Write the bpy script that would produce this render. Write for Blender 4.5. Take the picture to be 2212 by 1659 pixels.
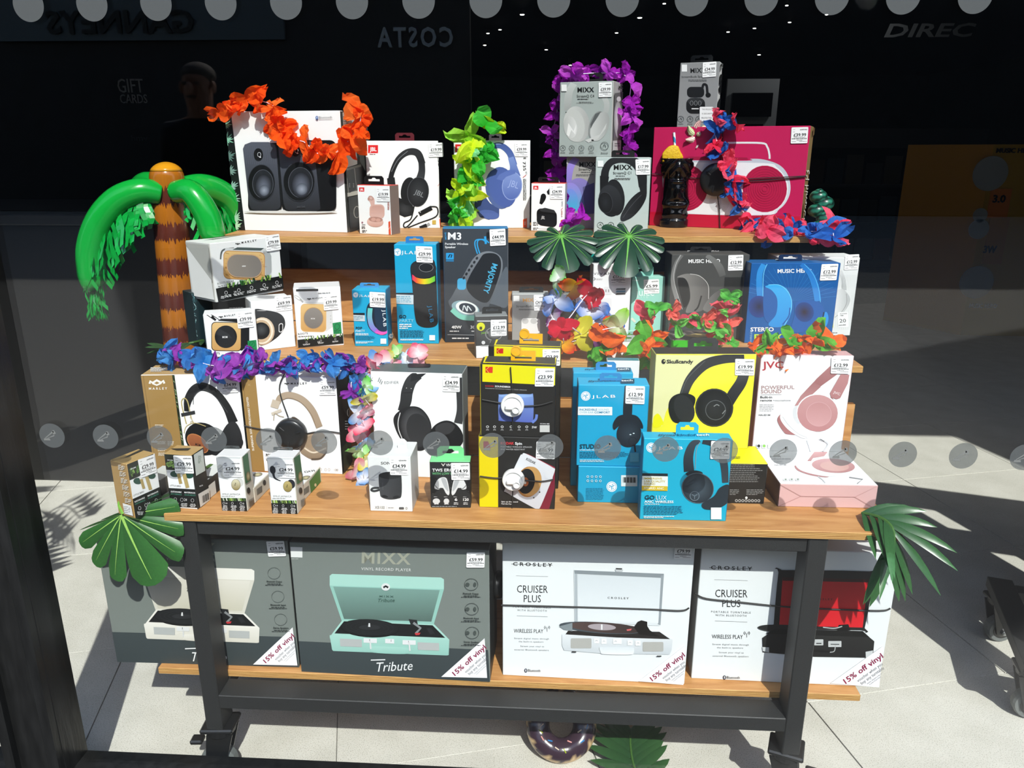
import bpy, bmesh, math, random
from mathutils import Vector, Matrix
from mathutils.geometry import tessellate_polygon
random.seed(7)
for o in list(bpy.data.objects): bpy.data.objects.remove(o)
S = bpy.context.scene
COL = S.collection
W, H, FPX, EYE = 2212, 1659, 1661.0, 1.286
R = math.radians
# ------------------------------------------------------------------ camera
def cam_axes(pitch, roll, yaw):
    f = Vector((math.sin(yaw), math.cos(yaw), 0)); r = Vector((math.cos(yaw), -math.sin(yaw), 0)); u = Vector((0, 0, 1))
    f2 = f*math.cos(pitch) - u*math.sin(pitch); u2 = u*math.cos(pitch) + f*math.sin(pitch)
    return r*math.cos(roll) + u2*math.sin(roll), u2*math.cos(roll) - r*math.sin(roll), f2
CR, CU, CF = cam_axes(R(17), R(.05), R(-3.3))
CAM = Vector((0, 0, EYE))
cd = bpy.data.cameras.new('camera'); cam = bpy.data.objects.new('camera', cd); COL.objects.link(cam)
cd.sensor_fit = 'HORIZONTAL'; cd.sensor_width = 36; cd.lens = 36*FPX/W; cd.clip_start = .02; cd.clip_end = 200
cam.matrix_world = Matrix(((CR.x, CU.x, -CF.x, 0), (CR.y, CU.y, -CF.y, 0), (CR.z, CU.z, -CF.z, EYE), (0, 0, 0, 1)))
S.camera = cam
# ------------------------------------------------------------------ light
SUN = Vector((-.33, 1, -1.1)).normalized()
sl = bpy.data.lights.new('sun', 'SUN'); sl.energy = 6.7; sl.angle = R(.55); sl.color = (1, .98, .945)
so = bpy.data.objects.new('sun', sl); COL.objects.link(so)
so.rotation_euler = SUN.to_track_quat('-Z', 'Y').to_euler(); so.location = (3, -6, 9)
wd = bpy.data.worlds.new('sky'); S.world = wd; wd.use_nodes = True
wn = wd.node_tree.nodes; wl = wd.node_tree.links
sk = wn.new('ShaderNodeTexSky'); sk.sky_type = 'NISHITA'; sk.sun_disc = False
sk.sun_elevation = math.asin(-SUN.z); sk.sun_rotation = math.atan2(-SUN.x, -SUN.y)
wl.new(sk.outputs[0], wn['Background'].inputs[0]); wn['Background'].inputs[1].default_value = .36
vs = S.view_settings; vs.view_transform = 'Standard'; vs.look = 'None'; vs.gamma = 1; vs.use_curve_mapping = False
vs.exposure = 0
# ------------------------------------------------------------------ pixel helpers (photo pixel -> point on a real plane)
def ray(x, y): return CR*((x-W/2)/FPX) - CU*((y-H/2)/FPX) + CF
def atz(x, y, z):
    r = ray(x, y); return CAM + r*((z-EYE)/r.z)
def aty(x, y, Y):
    r = ray(x, y); return CAM + r*(Y/r.y)
# ------------------------------------------------------------------ colour + materials
def lin(c):
    c = c/255; return c/12.92 if c <= .04045 else ((c+.055)/1.055)**2.4
KA = .80
def hexc(h, k=KA):
    if not isinstance(h, str): return h
    return tuple(lin(int(h[i:i+2], 16))*k for i in (0, 2, 4)) + (1,)
def mat(name, col=None, rough=.5, metal=0, spec=.5, **kw):
    m = bpy.data.materials.new(name); m.use_nodes = True
    b = m.node_tree.nodes['Principled BSDF']
    if col is not None: b.inputs['Base Color'].default_value = hexc(col)
    b.inputs['Roughness'].default_value = rough; b.inputs['Metallic'].default_value = metal
    b.inputs['Specular IOR Level'].default_value = spec
    for k, v in kw.items(): b.inputs[k].default_value = v
    return m
class NT:
    def __init__(s, m): s.t = m.node_tree; s.n = s.t.nodes; s.b = s.n.get('Principled BSDF')
    def add(s, typ, **kw):
        n = s.n.new('ShaderNode'+typ)
        for k, v in kw.items():
            if k.startswith('i_'):
                key = k[2:]; key = int(key) if key.isdigit() else key
                n.inputs[key].default_value = v
            else: setattr(n, k, v)
        return n
    def ln(s, a, b): s.t.links.new(a, b)
    def ramp(s, fac, stops, interp='LINEAR'):
        r = s.add('ValToRGB'); r.color_ramp.interpolation = interp; e = r.color_ramp.elements
        while len(e) < len(stops): e.new(.5)
        for q, (p, c) in zip(e, stops): q.position = p; q.color = hexc(c)
        s.ln(fac, r.inputs[0]); return r.outputs[0]
def mottled(name, c1, c2, scale=40, rough=.5, bump=0, stretch=(1, 1, 1), coord='Object', detail=4, spec=.4):
    m = mat(name, c1, rough, spec=spec); t = NT(m)
    tc = t.add('TexCoord'); mp = t.add('Mapping'); mp.inputs['Scale'].default_value = stretch
    t.ln(tc.outputs[coord], mp.inputs[0]); nz = t.add('TexNoise', i_Scale=scale, i_Detail=detail); t.ln(mp.outputs[0], nz.inputs[0])
    t.ln(t.ramp(nz.outputs[0], [(.3, c1), (.7, c2)]), t.b.inputs['Base Color'])
    if bump:
        bp = t.add('Bump', i_Strength=bump, i_Distance=.002); t.ln(nz.outputs[0], bp.inputs['Height']); t.ln(bp.outputs[0], t.b.inputs['Normal'])
    return m
def attr_mat(name, rough=.45, spec=.35, noise=0, transl=0, coat=0):
    m = mat(name, None, rough, spec=spec); t = NT(m)
    a = t.add('Attribute', attribute_name='Col'); src = a.outputs['Color']
    if noise:
        nz = t.add('TexNoise', i_Scale=260., i_Detail=3.); tc = t.add('TexCoord'); t.ln(tc.outputs['Object'], nz.inputs[0])
        mx = t.add('Mix', data_type='RGBA', blend_type='MULTIPLY'); mx.inputs[0].default_value = noise
        t.ln(src, mx.inputs[6]); t.ln(t.ramp(nz.outputs[0], [(.3, 'c8c8c8'), (.7, 'ffffff')]), mx.inputs[7]); src = mx.outputs[2]
    t.ln(src, t.b.inputs['Base Color'])
    if coat: t.b.inputs['Coat Weight'].default_value = coat
    if transl:
        tr = t.add('BsdfTranslucent'); t.ln(src, tr.inputs[0]); mx = t.add('MixShader'); mx.inputs[0].default_value = transl
        out = t.n['Material Output']; t.ln(t.b.outputs[0], mx.inputs[1]); t.ln(tr.outputs[0], mx.inputs[2]); t.ln(mx.outputs[0], out.inputs[0])
    return m
M_CARD = attr_mat('printed_card', .42, .3)
M_INK = attr_mat('printed_ink', .45, .3)
M_LABEL = attr_mat('label_paper', .5, .3)
M_CLOTH = attr_mat('dyed_cloth', .8, .1, transl=.5)
M_VINYL = attr_mat('glossy_vinyl', .18, .5)
M_LEAF = attr_mat('artificial_leaf', .32, .45, noise=.5)
M_BLACKPL = mat('black_plastic', '1c1d1e', .3)
M_GLOSSBLK = mat('glazed_black', '060607', .1, spec=.45)
M_WHITEPL = mat('white_plastic', 'f4f4f2', .35)
M_CORD = mat('black_cord', '1a1a1a', .6)
M_WHCORD = mat('clear_tube', 'e8dff0', .4)
M_STEEL = mat('bolt_steel', 'b8bcc0', .3, 1)
M_FRAME = mottled('black_powder_coat', '262727', '303131', 900, .5, .25, spec=.4)
M_ALU = mottled('worn_black_frame', '101111', '1d1e1e', 60, .35, .5, (1, 1, .2))
# ------------------------------------------------------------------ mesh helpers
def mesh_obj(name, V, F, m, parent=None, cols=None, smooth=False, loc=None):
    me = bpy.data.meshes.new(name); me.from_pydata([tuple(v) for v in V], [], F); me.update()
    if cols is not None:
        ca = me.color_attributes.new('Col', 'FLOAT_COLOR', 'POINT')
        if len(cols) == 1 or isinstance(cols, str):
            c = hexc(cols) if isinstance(cols, str) else cols[0]
            cols = [c]*len(V)
        ca.data.foreach_set('color', [x for c in cols for x in c])
    for q in (m if isinstance(m, (list, tuple)) else [m]): me.materials.append(q)
    if smooth: me.shade_smooth()
    o = bpy.data.objects.new(name, me); COL.objects.link(o)
    if parent is not None: o.parent = parent
    if loc is not None: o.location = loc
    return o
def tag(o, label=None, cat=None, group=None, kind=None):
    if label: o['label'] = label
    if cat: o['category'] = cat
    if group: o['group'] = group
    if kind: o['kind'] = kind
    return o
def empty(name, loc=(0, 0, 0), label=None, cat=None, group=None, rz=0):
    o = bpy.data.objects.new(name, None); COL.objects.link(o); o.location = loc; o.rotation_euler = (0, 0, rz); o.empty_display_size = .05
    return tag(o, label, cat, group)
def part(name, V, F, m, root, **kw):     # V in world space, root only translated
    L = root.location
    return mesh_obj(name, [Vector(v)-L for v in V], F, m, root, **kw)
def box_vf(x0, x1, y0, y1, z0, z1):
    V = [Vector((x, y, z)) for x in (x0, x1) for y in (y0, y1) for z in (z0, z1)]
    return V, [(0, 1, 3, 2), (4, 6, 7, 5), (0, 4, 5, 1), (2, 3, 7, 6), (0, 2, 6, 4), (1, 5, 7, 3)]
def bev(V, F, w, seg=1):
    bm = bmesh.new(); vs = [bm.verts.new(v) for v in V]
    for f in F: bm.faces.new([vs[i] for i in f])
    bmesh.ops.recalc_face_normals(bm, faces=bm.faces)
    bmesh.ops.bevel(bm, geom=list(bm.edges), offset=w, segments=seg, affect='EDGES', profile=.5)
    bm.verts.index_update()
    r = [v.co.copy() for v in bm.verts], [tuple(v.index for v in f.verts) for f in bm.faces]
    bm.free(); return r
def merge(*vf):
    V, F = [], []
    for v, f in vf:
        n = len(V); V += v; F += [tuple(i+n for i in q) for q in f]
    return V, F
def tube(P, rad, seg=8, caps=True):
    P = [Vector(p) for p in P]; n = len(P); V, F = [], []
    rr = rad if isinstance(rad, (list, tuple)) else [rad]*n
    t0 = (P[1]-P[0]).normalized(); up = Vector((0, 0, 1)) if abs(t0.z) < .9 else Vector((1, 0, 0))
    a = t0.cross(up).normalized()
    for i in range(n):
        t = (P[min(i+1, n-1)]-P[max(i-1, 0)]).normalized()
        a = (a - t*a.dot(t)).normalized(); b = t.cross(a)
        for k in range(seg):
            th = 2*math.pi*k/seg; V.append(P[i]+(a*math.cos(th)+b*math.sin(th))*rr[i])
    for i in range(n-1):
        for k in range(seg):
            k2 = (k+1) % seg; F.append((i*seg+k, i*seg+k2, (i+1)*seg+k2, (i+1)*seg+k))
    if caps: F += [tuple(range(seg-1, -1, -1)), tuple((n-1)*seg+k for k in range(seg))]
    return V, F
def smoothpath(P, n=8):
    P = [Vector(p) for p in P]; Q = []
    for i in range(len(P)-1):
        p0, p1, p2, p3 = P[max(i-1, 0)], P[i], P[i+1], P[min(i+2, len(P)-1)]
        for k in range(n):
            t = k/n; Q.append(.5*((2*p1)+(p2-p0)*t+(2*p0-5*p1+4*p2-p3)*t*t+(3*p1-p0-3*p2+p3)*t**3))
    return Q+[P[-1]]
def lathe(prof, seg=24, axis='z'):
    V, F = [], []
    for r, z in prof:
        for k in range(seg):
            th = 2*math.pi*k/seg; V.append(Vector((r*math.cos(th), r*math.sin(th), z)))
    for i in range(len(prof)-1):
        for k in range(seg):
            k2 = (k+1) % seg; F.append((i*seg+k, i*seg+k2, (i+1)*seg+k2, (i+1)*seg+k))
    F += [tuple(range(seg-1, -1, -1)), tuple((len(prof)-1)*seg+k for k in range(seg))]
    return V, F
# ------------------------------------------------------------------ lettering (built-in font, one mesh per glyph)
GL = {}
def make_glyphs():
    chars = [chr(c) for c in range(33, 127)] + ['£', '°']
    todo = []
    for wgt, off in ((0, 0), (1, .022)):
        for c in chars + ['']:
            cu = bpy.data.curves.new('g', 'FONT'); cu.body = ('H'+c+'H'); cu.size = 1; cu.resolution_u = 2; cu.dimensions = '2D'; cu.fill_mode = 'FRONT'
            o1 = bpy.data.objects.new('g', cu); COL.objects.link(o1)
            cu2 = cu.copy(); cu2.body = c or 'H'; cu2.offset = off; o2 = bpy.data.objects.new('g', cu2); COL.objects.link(o2)
            todo.append((wgt, c, o1, o2))
    bpy.context.view_layer.update(); dg = bpy.context.evaluated_depsgraph_get()
    base = {}
    def gm(o):
        e = o.evaluated_get(dg); me = e.to_mesh(); V = [(v.co.x, v.co.y) for v in me.vertices]; F = [tuple(p.vertices) for p in me.polygons]; e.to_mesh_clear(); return V, F
    for wgt, c, o1, o2 in todo:
        V1, _ = gm(o1); mx = max(v[0] for v in V1)
        if c == '': base[wgt] = mx
        GL[(wgt, c)] = [mx, gm(o2)]
    for (wgt, c), g in GL.items(): g[0] = g[0]-base[wgt]
    for wgt, c, o1, o2 in todo:
        for o in (o1, o2):
            cu = o.data; bpy.data.objects.remove(o); bpy.data.curves.remove(cu)
make_glyphs()
def layout(s, wgt=0, track=0):
    x = 0; out = []
    for c in s:
        if c == ' ': x += .3+track; continue
        adv, (V, F) = GL.get((wgt, c), GL[(wgt, '-')])
        out.append((x, V, F)); x += adv+track
    return out, x-track
# ------------------------------------------------------------------ printed boxes
BOX = {}
def cmul(c, k): return tuple(x*k for x in c[:3])+(1,)
class Box:
    """a carton: front-bottom corners given on the plane it stands on, height from its top-left corner"""
    def __init__(s, key, name, label, cat, z, bl, br, tl, d, cols, group=None, lean=0, h=None, bevel=.0012, mtl=None, yaw=None, wid=None):
        a, b = atz(*bl, z), atz(*br, z)
        if yaw is not None:      # turn known: keep the left corner, run to the column of the right corner
            u = Vector((math.cos(R(yaw)), math.sin(R(yaw)), 0))
            if wid: a = b-u*wid
            else:
                v = a-CAM; k = (br[0]-W/2)/FPX; b = a+u*((k*v.dot(CF)-v.dot(CR))/(u.dot(CR)-k*u.dot(CF)))
        ux = (b-a); s.w = ux.length; ux.normalize()
        yaw = math.atan2(ux.y, ux.x); n = Vector((-ux.y, ux.x, 0))
        s.d = d; c = (a+b)/2
        s.M = Matrix.Translation(c) @ Matrix.Rotation(yaw, 4, 'Z') @ Matrix.Rotation(-R(lean), 4, 'X')
        s.I = s.M.inverted(); s.h = 1
        if h is None: h = s.loc(*tl, 'front').z
        s.h = h; s.z = z
        V, F = box_vf(-s.w/2, s.w/2, 0, d, 0, h); V, F = bev(V, F, bevel)
        cf = cols if isinstance(cols, dict) else {'f': cols}
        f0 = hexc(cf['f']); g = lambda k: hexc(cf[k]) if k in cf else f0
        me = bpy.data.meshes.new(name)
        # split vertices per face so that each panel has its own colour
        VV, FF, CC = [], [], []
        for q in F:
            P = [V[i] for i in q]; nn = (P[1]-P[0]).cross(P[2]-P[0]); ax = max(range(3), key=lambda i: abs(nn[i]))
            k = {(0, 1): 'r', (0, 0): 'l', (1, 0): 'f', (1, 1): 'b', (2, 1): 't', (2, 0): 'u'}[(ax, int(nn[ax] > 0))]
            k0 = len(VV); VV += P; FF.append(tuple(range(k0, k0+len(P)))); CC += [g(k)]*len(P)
        s.o = mesh_obj(name, VV, FF, mtl or M_CARD, cols=CC); s.o.matrix_world = s.M
        tag(s.o, label, cat, group)
        s.V, s.F, s.C, s.n = [], [], [], 0
        BOX[key] = s; s.key = key
    def loc(s, x, y, face='front'):
        r = s.I.to_3x3() @ ray(x, y); p = s.I @ CAM
        if face == 'front': k = -p.y/r.y
        elif face == 'top': k = (s.h-p.z)/r.z
        elif face == 'left': k = (-s.w/2-p.x)/r.x
        else: k = (s.w/2-p.x)/r.x
        return p + r*k
    def on(s, x, y, off=.02, face='front'):
        v = s.loc(x, y, face) + {'front': Vector((0, -1, 0)), 'top': Vector((0, 0, 1)), 'left': Vector((-1, 0, 0)), 'right': Vector((1, 0, 0))}[face]*off
        return s.M @ v
    def finish(s):
        if s.V: mesh_obj('printed_artwork', s.V, s.F, M_INK, s.o, cols=s.C)
NRM = {'front': Vector((0, -1, 0)), 'top': Vector((0, 0, 1)), 'left': Vector((-1, 0, 0)), 'right': Vector((1, 0, 0))}
def lerpc(a, b, t): return tuple(a[i]+(b[i]-a[i])*t for i in range(4))
class Art:
    """flat print on one face of a carton; coordinates are read from an enlarged view (x0, y0, scale)"""
    def __init__(s, b, zm, face='front'):
        s.b = BOX[b] if isinstance(b, str) else b; s.z = zm; s.f = face
    def L(s, x, y): return s.b.loc(s.z[0]+x/s.z[2], s.z[1]+y/s.z[2], s.f)
    def lim(s, v):
        b = s.b; e = .0006
        cl = lambda a, lo, hi: max(lo+e, min(hi-e, a))
        if s.f in ('front', 'top'): v.x = cl(v.x, -b.w/2, b.w/2)
        if s.f in ('front', 'left', 'right'): v.z = cl(v.z, 0, b.h)
        if s.f in ('top', 'left', 'right'): v.y = cl(v.y, 0, b.d)
        return v
    def put(s, P, F, C, raw=False):
        b = s.b; b.n += 1; off = NRM[s.f]*(.00012+.00006*b.n); k = len(b.V)
        b.V += [s.lim(v if raw else s.L(*v))+off for v in P]; b.F += [tuple(i+k for i in f) for f in F]; b.C += C
    def cols(s, c, P):
        if isinstance(c, str): return [hexc(c)]*len(P)
        a, b2, m = c; a, b2 = hexc(a), hexc(b2); i = 1 if m == 'v' else 0
        lo, hi = min(p[i] for p in P), max(p[i] for p in P)
        return [lerpc(a, b2, (p[i]-lo)/(hi-lo+1e-9)) for p in P]
    def p(s, c, P):
        T = tessellate_polygon([[Vector((x, y, 0)) for x, y in P]])
        s.put(P, [tuple(t) for t in T], s.cols(c, P))
    def ps(s, c, P, n=5):
        m_ = len(P); Q = []
        for i in range(m_):
            p0, p1, p2, p3 = [Vector((P[(i+k) % m_][0], P[(i+k) % m_][1], 0)) for k in (-1, 0, 1, 2)]
            for k in range(n):
                t = k/n; v = .5*((2*p1)+(p2-p0)*t+(2*p0-5*p1+4*p2-p3)*t*t+(3*p1-p0-3*p2+p3)*t**3); Q.append((v.x, v.y))
        s.p(c, Q)
    def r(s, c, x0, y0, x1, y1, sk=0): s.p(c, [(x0, y0), (x1, y0+sk), (x1, y1+sk), (x0, y1)])
    def e(s, c, cx, cy, rx, ry=None, rot=0, n=26):
        ry = rx if ry is None else ry; ca, sa = math.cos(R(rot)), math.sin(R(rot))
        P = [(cx, cy)] + [(cx+rx*math.cos(t)*ca-ry*math.sin(t)*sa, cy+rx*math.cos(t)*sa+ry*math.sin(t)*ca) for t in [2*math.pi*i/n for i in range(n)]]
        if not isinstance(c, str) and c[2] == 'r': C = [hexc(c[0])]+[hexc(c[1])]*n
        else: C = s.cols(c, P)
        s.put(P, [(0, i+1, (i+1) % n+1) for i in range(n)], C)
    def ring(s, c, cx, cy, rx, ry, w, rot=0, n=28):
        ca, sa = math.cos(R(rot)), math.sin(R(rot)); P = []
        for k in range(n):
            t = 2*math.pi*k/n
            for q in (0, w): P.append((cx+(rx-q)*math.cos(t)*ca-(ry-q)*math.sin(t)*sa, cy+(rx-q)*math.cos(t)*sa+(ry-q)*math.sin(t)*ca))
        s.put(P, [(2*i, 2*((i+1) % n), 2*((i+1) % n)+1, 2*i+1) for i in range(n)], s.cols(c, P))
    def s(s, c, w, P, smooth=True, n=7):
        ww = list(w) if isinstance(w, (list, tuple)) else [w]*len(P)
        Q = [Vector((p[0], p[1], q)) for p, q in zip(P, ww)]
        if smooth and len(Q) > 2: Q = smoothpath(Q, n)
        V = []
        for i, q in enumerate(Q):
            t = (Q[min(i+1, len(Q)-1)]-Q[max(i-1, 0)]); l = math.hypot(t.x, t.y) or 1; nx, ny = -t.y/l, t.x/l
            V += [(q.x+nx*q.z/2, q.y+ny*q.z/2), (q.x-nx*q.z/2, q.y-ny*q.z/2)]
        s.put(V, [(2*i, 2*i+2, 2*i+3, 2*i+1) for i in range(len(Q)-1)], s.cols(c, V))
    def rr(s, c, x0, y0, x1, y1, r, sk=0, n=5):
        P = []
        for cx, cy, a0 in ((x1-r, y0+r, -90), (x1-r, y1-r, 0), (x0+r, y1-r, 90), (x0+r, y0+r, 180)):
            for i in range(n+1):
                t = R(a0+90*i/n); x = cx+r*math.cos(t); P.append((x, cy+r*math.sin(t)+sk*(x-x0)/(x1-x0)))
        s.p(c, P)
    def t(s, txt, c, x0, y0, x1, y1, h, b=0, track=0, shear=0):
        """baseline from (x0,y0) to (x1,y1), capital height h"""
        gl, wid = layout(txt, b, track); dx, dy = x1-x0, y1-y0; L = math.hypot(dx, dy); ex = (dx/L, dy/L); up = (dy/L, -dx/L)
        kx, ky = L/max(wid, .01), h/.72
        for gx, V, F in gl:
            P = []
            for vx, vy in V:
                X = (gx+vx+shear*vy)*kx; Y = vy*ky; P.append((x0+ex[0]*X+up[0]*Y, y0+ex[1]*X+up[1]*Y))
            s.put(P, F, s.cols(c, P)); s.b.n -= 1
        s.b.n += 1
    def g(s, c, x0, y0, x1, y1, rows, th=.5, seed=1, al='l', sk=0):
        """rows of small print too fine to read"""
        rn = random.Random(seed); rh = (y1-y0)/rows
        for i in range(rows):
            y = y0+rh*i+rh*.2; x = x0; wmax = (x1-x0)*(rn.uniform(.6, 1) if i == rows-1 or al == 'c' else rn.uniform(.9, 1))
            if al == 'c': x = (x0+x1)/2-wmax/2
            e = x+wmax; V, F = [], []
            while x < e:
                l = rh*rn.uniform(.8, 2.6); xe = min(x+l, e); k = len(V); o = sk*(x-x0)/(x1-x0)
                V += [(x, y+o), (xe, y+o), (xe, y+o+rh*th), (x, y+o+rh*th)]; F.append((k, k+1, k+2, k+3)); x = xe+rh*.35
            s.put(V, F, s.cols(c, V)); s.b.n -= 1
        s.b.n += 1
    def leafband(s, x0, y0, x1, y1, cs=('4f8f3a', '9bc26a', '1d2a1c', '2f5f33'), n=26, seed=3, sk=0):
        rn = random.Random(seed)
        for i in range(n):
            x = rn.uniform(x0, x1); w = (x1-x0)*rn.uniform(.02, .06)+3; o = sk*(x-x0)/(x1-x0); a = rn.uniform(-1, 1)*(y1-y0)*.5
            c = lambda v: max(x0, min(x1, v))
            s.p(rn.choice(cs), [(c(x+a), y0+o), (c(x+a+w), y0+o), (c(x+w), y1+o), (c(x), y1+o)])
    def icon(s, c, cx, cy, r):
        s.ring(c, cx, cy, r, r, r*.14); s.s(c, r*.16, [(cx-r*.35, cy+r*.2), (cx, cy-r*.4), (cx+r*.35, cy+r*.25)])
def price(b, zm, TL, TR, BL, now, was, face='front', grey=None, lab='price_label'):
    """white shelf-price sticker, lettering printed on it; corners read from the enlarged view"""
    b = BOX[b] if isinstance(b, str) else b
    f = lambda p: b.loc(zm[0]+p[0]/zm[2], zm[1]+p[1]/zm[2], face)
    o, ex, ey = f(TL), f(TR)-f(TL), f(BL)-f(TL); n = NRM[face]
    b.n += 1; base = .0004+.00006*b.n; V, F, C = [], [], []
    def add(P, FF, c, lay):
        k = len(V); V.extend(o+ex*x+ey*y+n*(base+.0001*lay) for x, y in P); F.extend(tuple(i+k for i in q) for q in FF); C.extend([hexc(c)]*len(P))
    r = .05; P = []
    for cx, cy, a0 in ((1-r, r, -90), (1-r, 1-r, 0), (r, 1-r, 90), (r, r, 180)):
        for i in range(4): t = R(a0+30*i); P.append((cx+r*math.cos(t), cy+r*math.sin(t)))
    add(P, [tuple(range(len(P)))], grey or 'fdfdfd', 0)
    # thickness
    k = len(V); m_ = len(P); V.extend(v-n*.0003 for v in V[:m_]); C.extend([hexc('f0f0f0')]*m_); F.extend((i, (i+1) % m_, k+(i+1) % m_, k+i) for i in range(m_))
    def txt(s_, x0, x1, y, h, wgt=1, c='161616'):
        gl, wid = layout(s_, wgt); kx = (x1-x0)/wid
        for gx, GV, GF in gl: add([(x0+(gx+vx)*kx, y-vy*h/.72) for vx, vy in GV], GF, c, 1)
    txt('WAS', .1, .22, .155, .035); txt('NOW', .09, .22, .3, .035)
    txt('£'+was, .53, .92, .2, .095, 0, '444444'); add([(.5, .145), (.95, .145), (.95, .165), (.5, .165)], [(0, 1, 2, 3)], '333333', 2)
    txt('£'+now, .14, .9, .57, .2, 1)
    rn = random.Random(len(b.key)+int(b.n))
    for y, h, x0, x1 in ((.62, .035, .17, .85), (.68, .06, .05, .96), (.79, .035, .35, .7), (.87, .03, .05, .3), (.87, .03, .5, .95)):
        x = x0
        while x < x1:
            w_ = rn.uniform(.02, .07); add([(x, y), (min(x+w_, x1), y), (min(x+w_, x1), y+h), (x, y+h)], [(0, 1, 2, 3)], '4a4a4a', 1); x += w_+.018
    return mesh_obj(lab, V, F, M_LABEL, b.o, cols=C)
def tab(b, zm, x0, x1, y0, y1, c, hole=True, setback=.5, th=.0012, tilt=0, face='front'):
    """hang tab rising from the top of a carton"""
    b = BOX[b] if isinstance(b, str) else b
    yb = b.d*setback
    def L(x, y):   # point on the plane y = yb of the box
        r = b.I.to_3x3() @ ray(zm[0]+x/zm[2], zm[1]+y/zm[2]); p = b.I @ CAM; return p + r*((yb-p.y)/r.y)
    xa, xb = L(x0, y1).x, L(x1, y1).x; top = max(L((x0+x1)/2, y0).z, b.h+.006); w = xb-xa; hh = top-b.h; rr = hh*.25
    xa, xb = max(xa, -b.w/2), min(xb, b.w/2); w = xb-xa
    out = [(xa, b.h-.0005), (xb, b.h-.0005), (xb, top-rr), (xb-rr, top), (xa+rr, top), (xa, top-rr)]
    polys = [[Vector((x, z, 0)) for x, z in out]]
    if hole:
        cx = (xa+xb)/2; hw, z0, z1 = w*.3, b.h+hh*.38, b.h+hh*.62; m = w*.09; z2 = b.h+hh*.78
        polys.append([Vector((x, z, 0)) for x, z in [(cx-hw, z0), (cx-hw, z1), (cx-m*1.4, z1), (cx-m*.7, z2), (cx+m*.7, z2), (cx+m*1.4, z1), (cx+hw, z1), (cx+hw, z0)]])
    T = tessellate_polygon(polys); P = [v for q in polys for v in q]; n = len(P)
    V = [Vector((p.x, yb, p.y)) for p in P]+[Vector((p.x, yb+th, p.y)) for p in P]
    F = [tuple(t) for t in T]+[tuple(i+n for i in reversed(t)) for t in T]; k = 0
    for q in polys:
        m_ = len(q); F += [(k+i, k+(i+1) % m_, n+k+(i+1) % m_, n+k+i) for i in range(m_)]; k += m_
    return mesh_obj('hang_tab', V, F, M_CARD, b.o, cols=c)
# enlarged views of the photograph that the print was read from: (x0, y0, scale)
ZA = (460, 190, 4.254); ZB = (940, 120, 4.046); ZC = (1380, 110, 3.8587); ZD = (160, 320, 3.606); ZE = (600, 480, 4.254); ZF = (1000, 500, 4.8087)
ZG = (1380, 500, 4.254); ZH = (230, 730, 4.0455); ZI = (500, 730, 4.047); ZJ = (740, 740, 4.3656); ZK = (1000, 700, 3.95); ZL = (1210, 700, 3.77)
ZM = (1560, 690, 3.77); ZN = (160, 1040, 3.606); ZO = (600, 1140, 4.424); ZP = (1060, 1140, 4.365); ZQ = (1470, 1040, 3.385); ZR = (390, 490, 5.7205)
ZS = (330, 960, 5.821); ZT = (1280, 690, 11.06); ZU = (1040, 700, 10.37); ZV = (1400, 240, 6.1455); Z1 = (0, 0, 1)
ZFR, ZMI, ZTO, ZBO = .632, .854, 1.090, .239     # heights of the four boards
# ================================================================== the setting
GY = 1.21                                                   # window glass plane
M_TILE = mottled('grey_floor_tile', 'f6f3e8', 'e6e3d7', 9, .55, .15, detail=8)
t_ = NT(M_TILE)
sp = t_.add('TexNoise', i_Scale=420., i_Detail=2.); tc_ = t_.add('TexCoord'); t_.ln(tc_.outputs['Object'], sp.inputs[0])
mx_ = t_.add('Mix', data_type='RGBA', blend_type='MULTIPLY'); mx_.inputs[0].default_value = .8
old = t_.b.inputs['Base Color'].links[0].from_socket; t_.ln(old, mx_.inputs[6]); t_.ln(t_.ramp(sp.outputs[0], [(.33, 'b8b6ae'), (.46, 'ffffff')]), mx_.inputs[7]); t_.ln(mx_.outputs[2], t_.b.inputs['Base Color'])
M_GROUT = mottled('floor_joint', '8b8982', '7b7972', 30, .8)
M_DARKWALL = mottled('dark_wall', '1b1c1e', '131416', 6, .7)
M_CEIL = mat('black_ceiling', '0c0c0d', .8)
def struct(name, V, F, m, **kw): return tag(mesh_obj(name, V, F, m, **kw), kind='structure')
struct('floor', *box_vf(-9, 10, 1.16, 23, -.06, -.004), M_GROUT)
floor = bpy.data.objects['floor']
ta = R(14.7); ts = .56; tv, tf = bev(*box_vf(0, ts-.003, 0, ts-.003, -.02, 0), .0008)
tme = None
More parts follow.
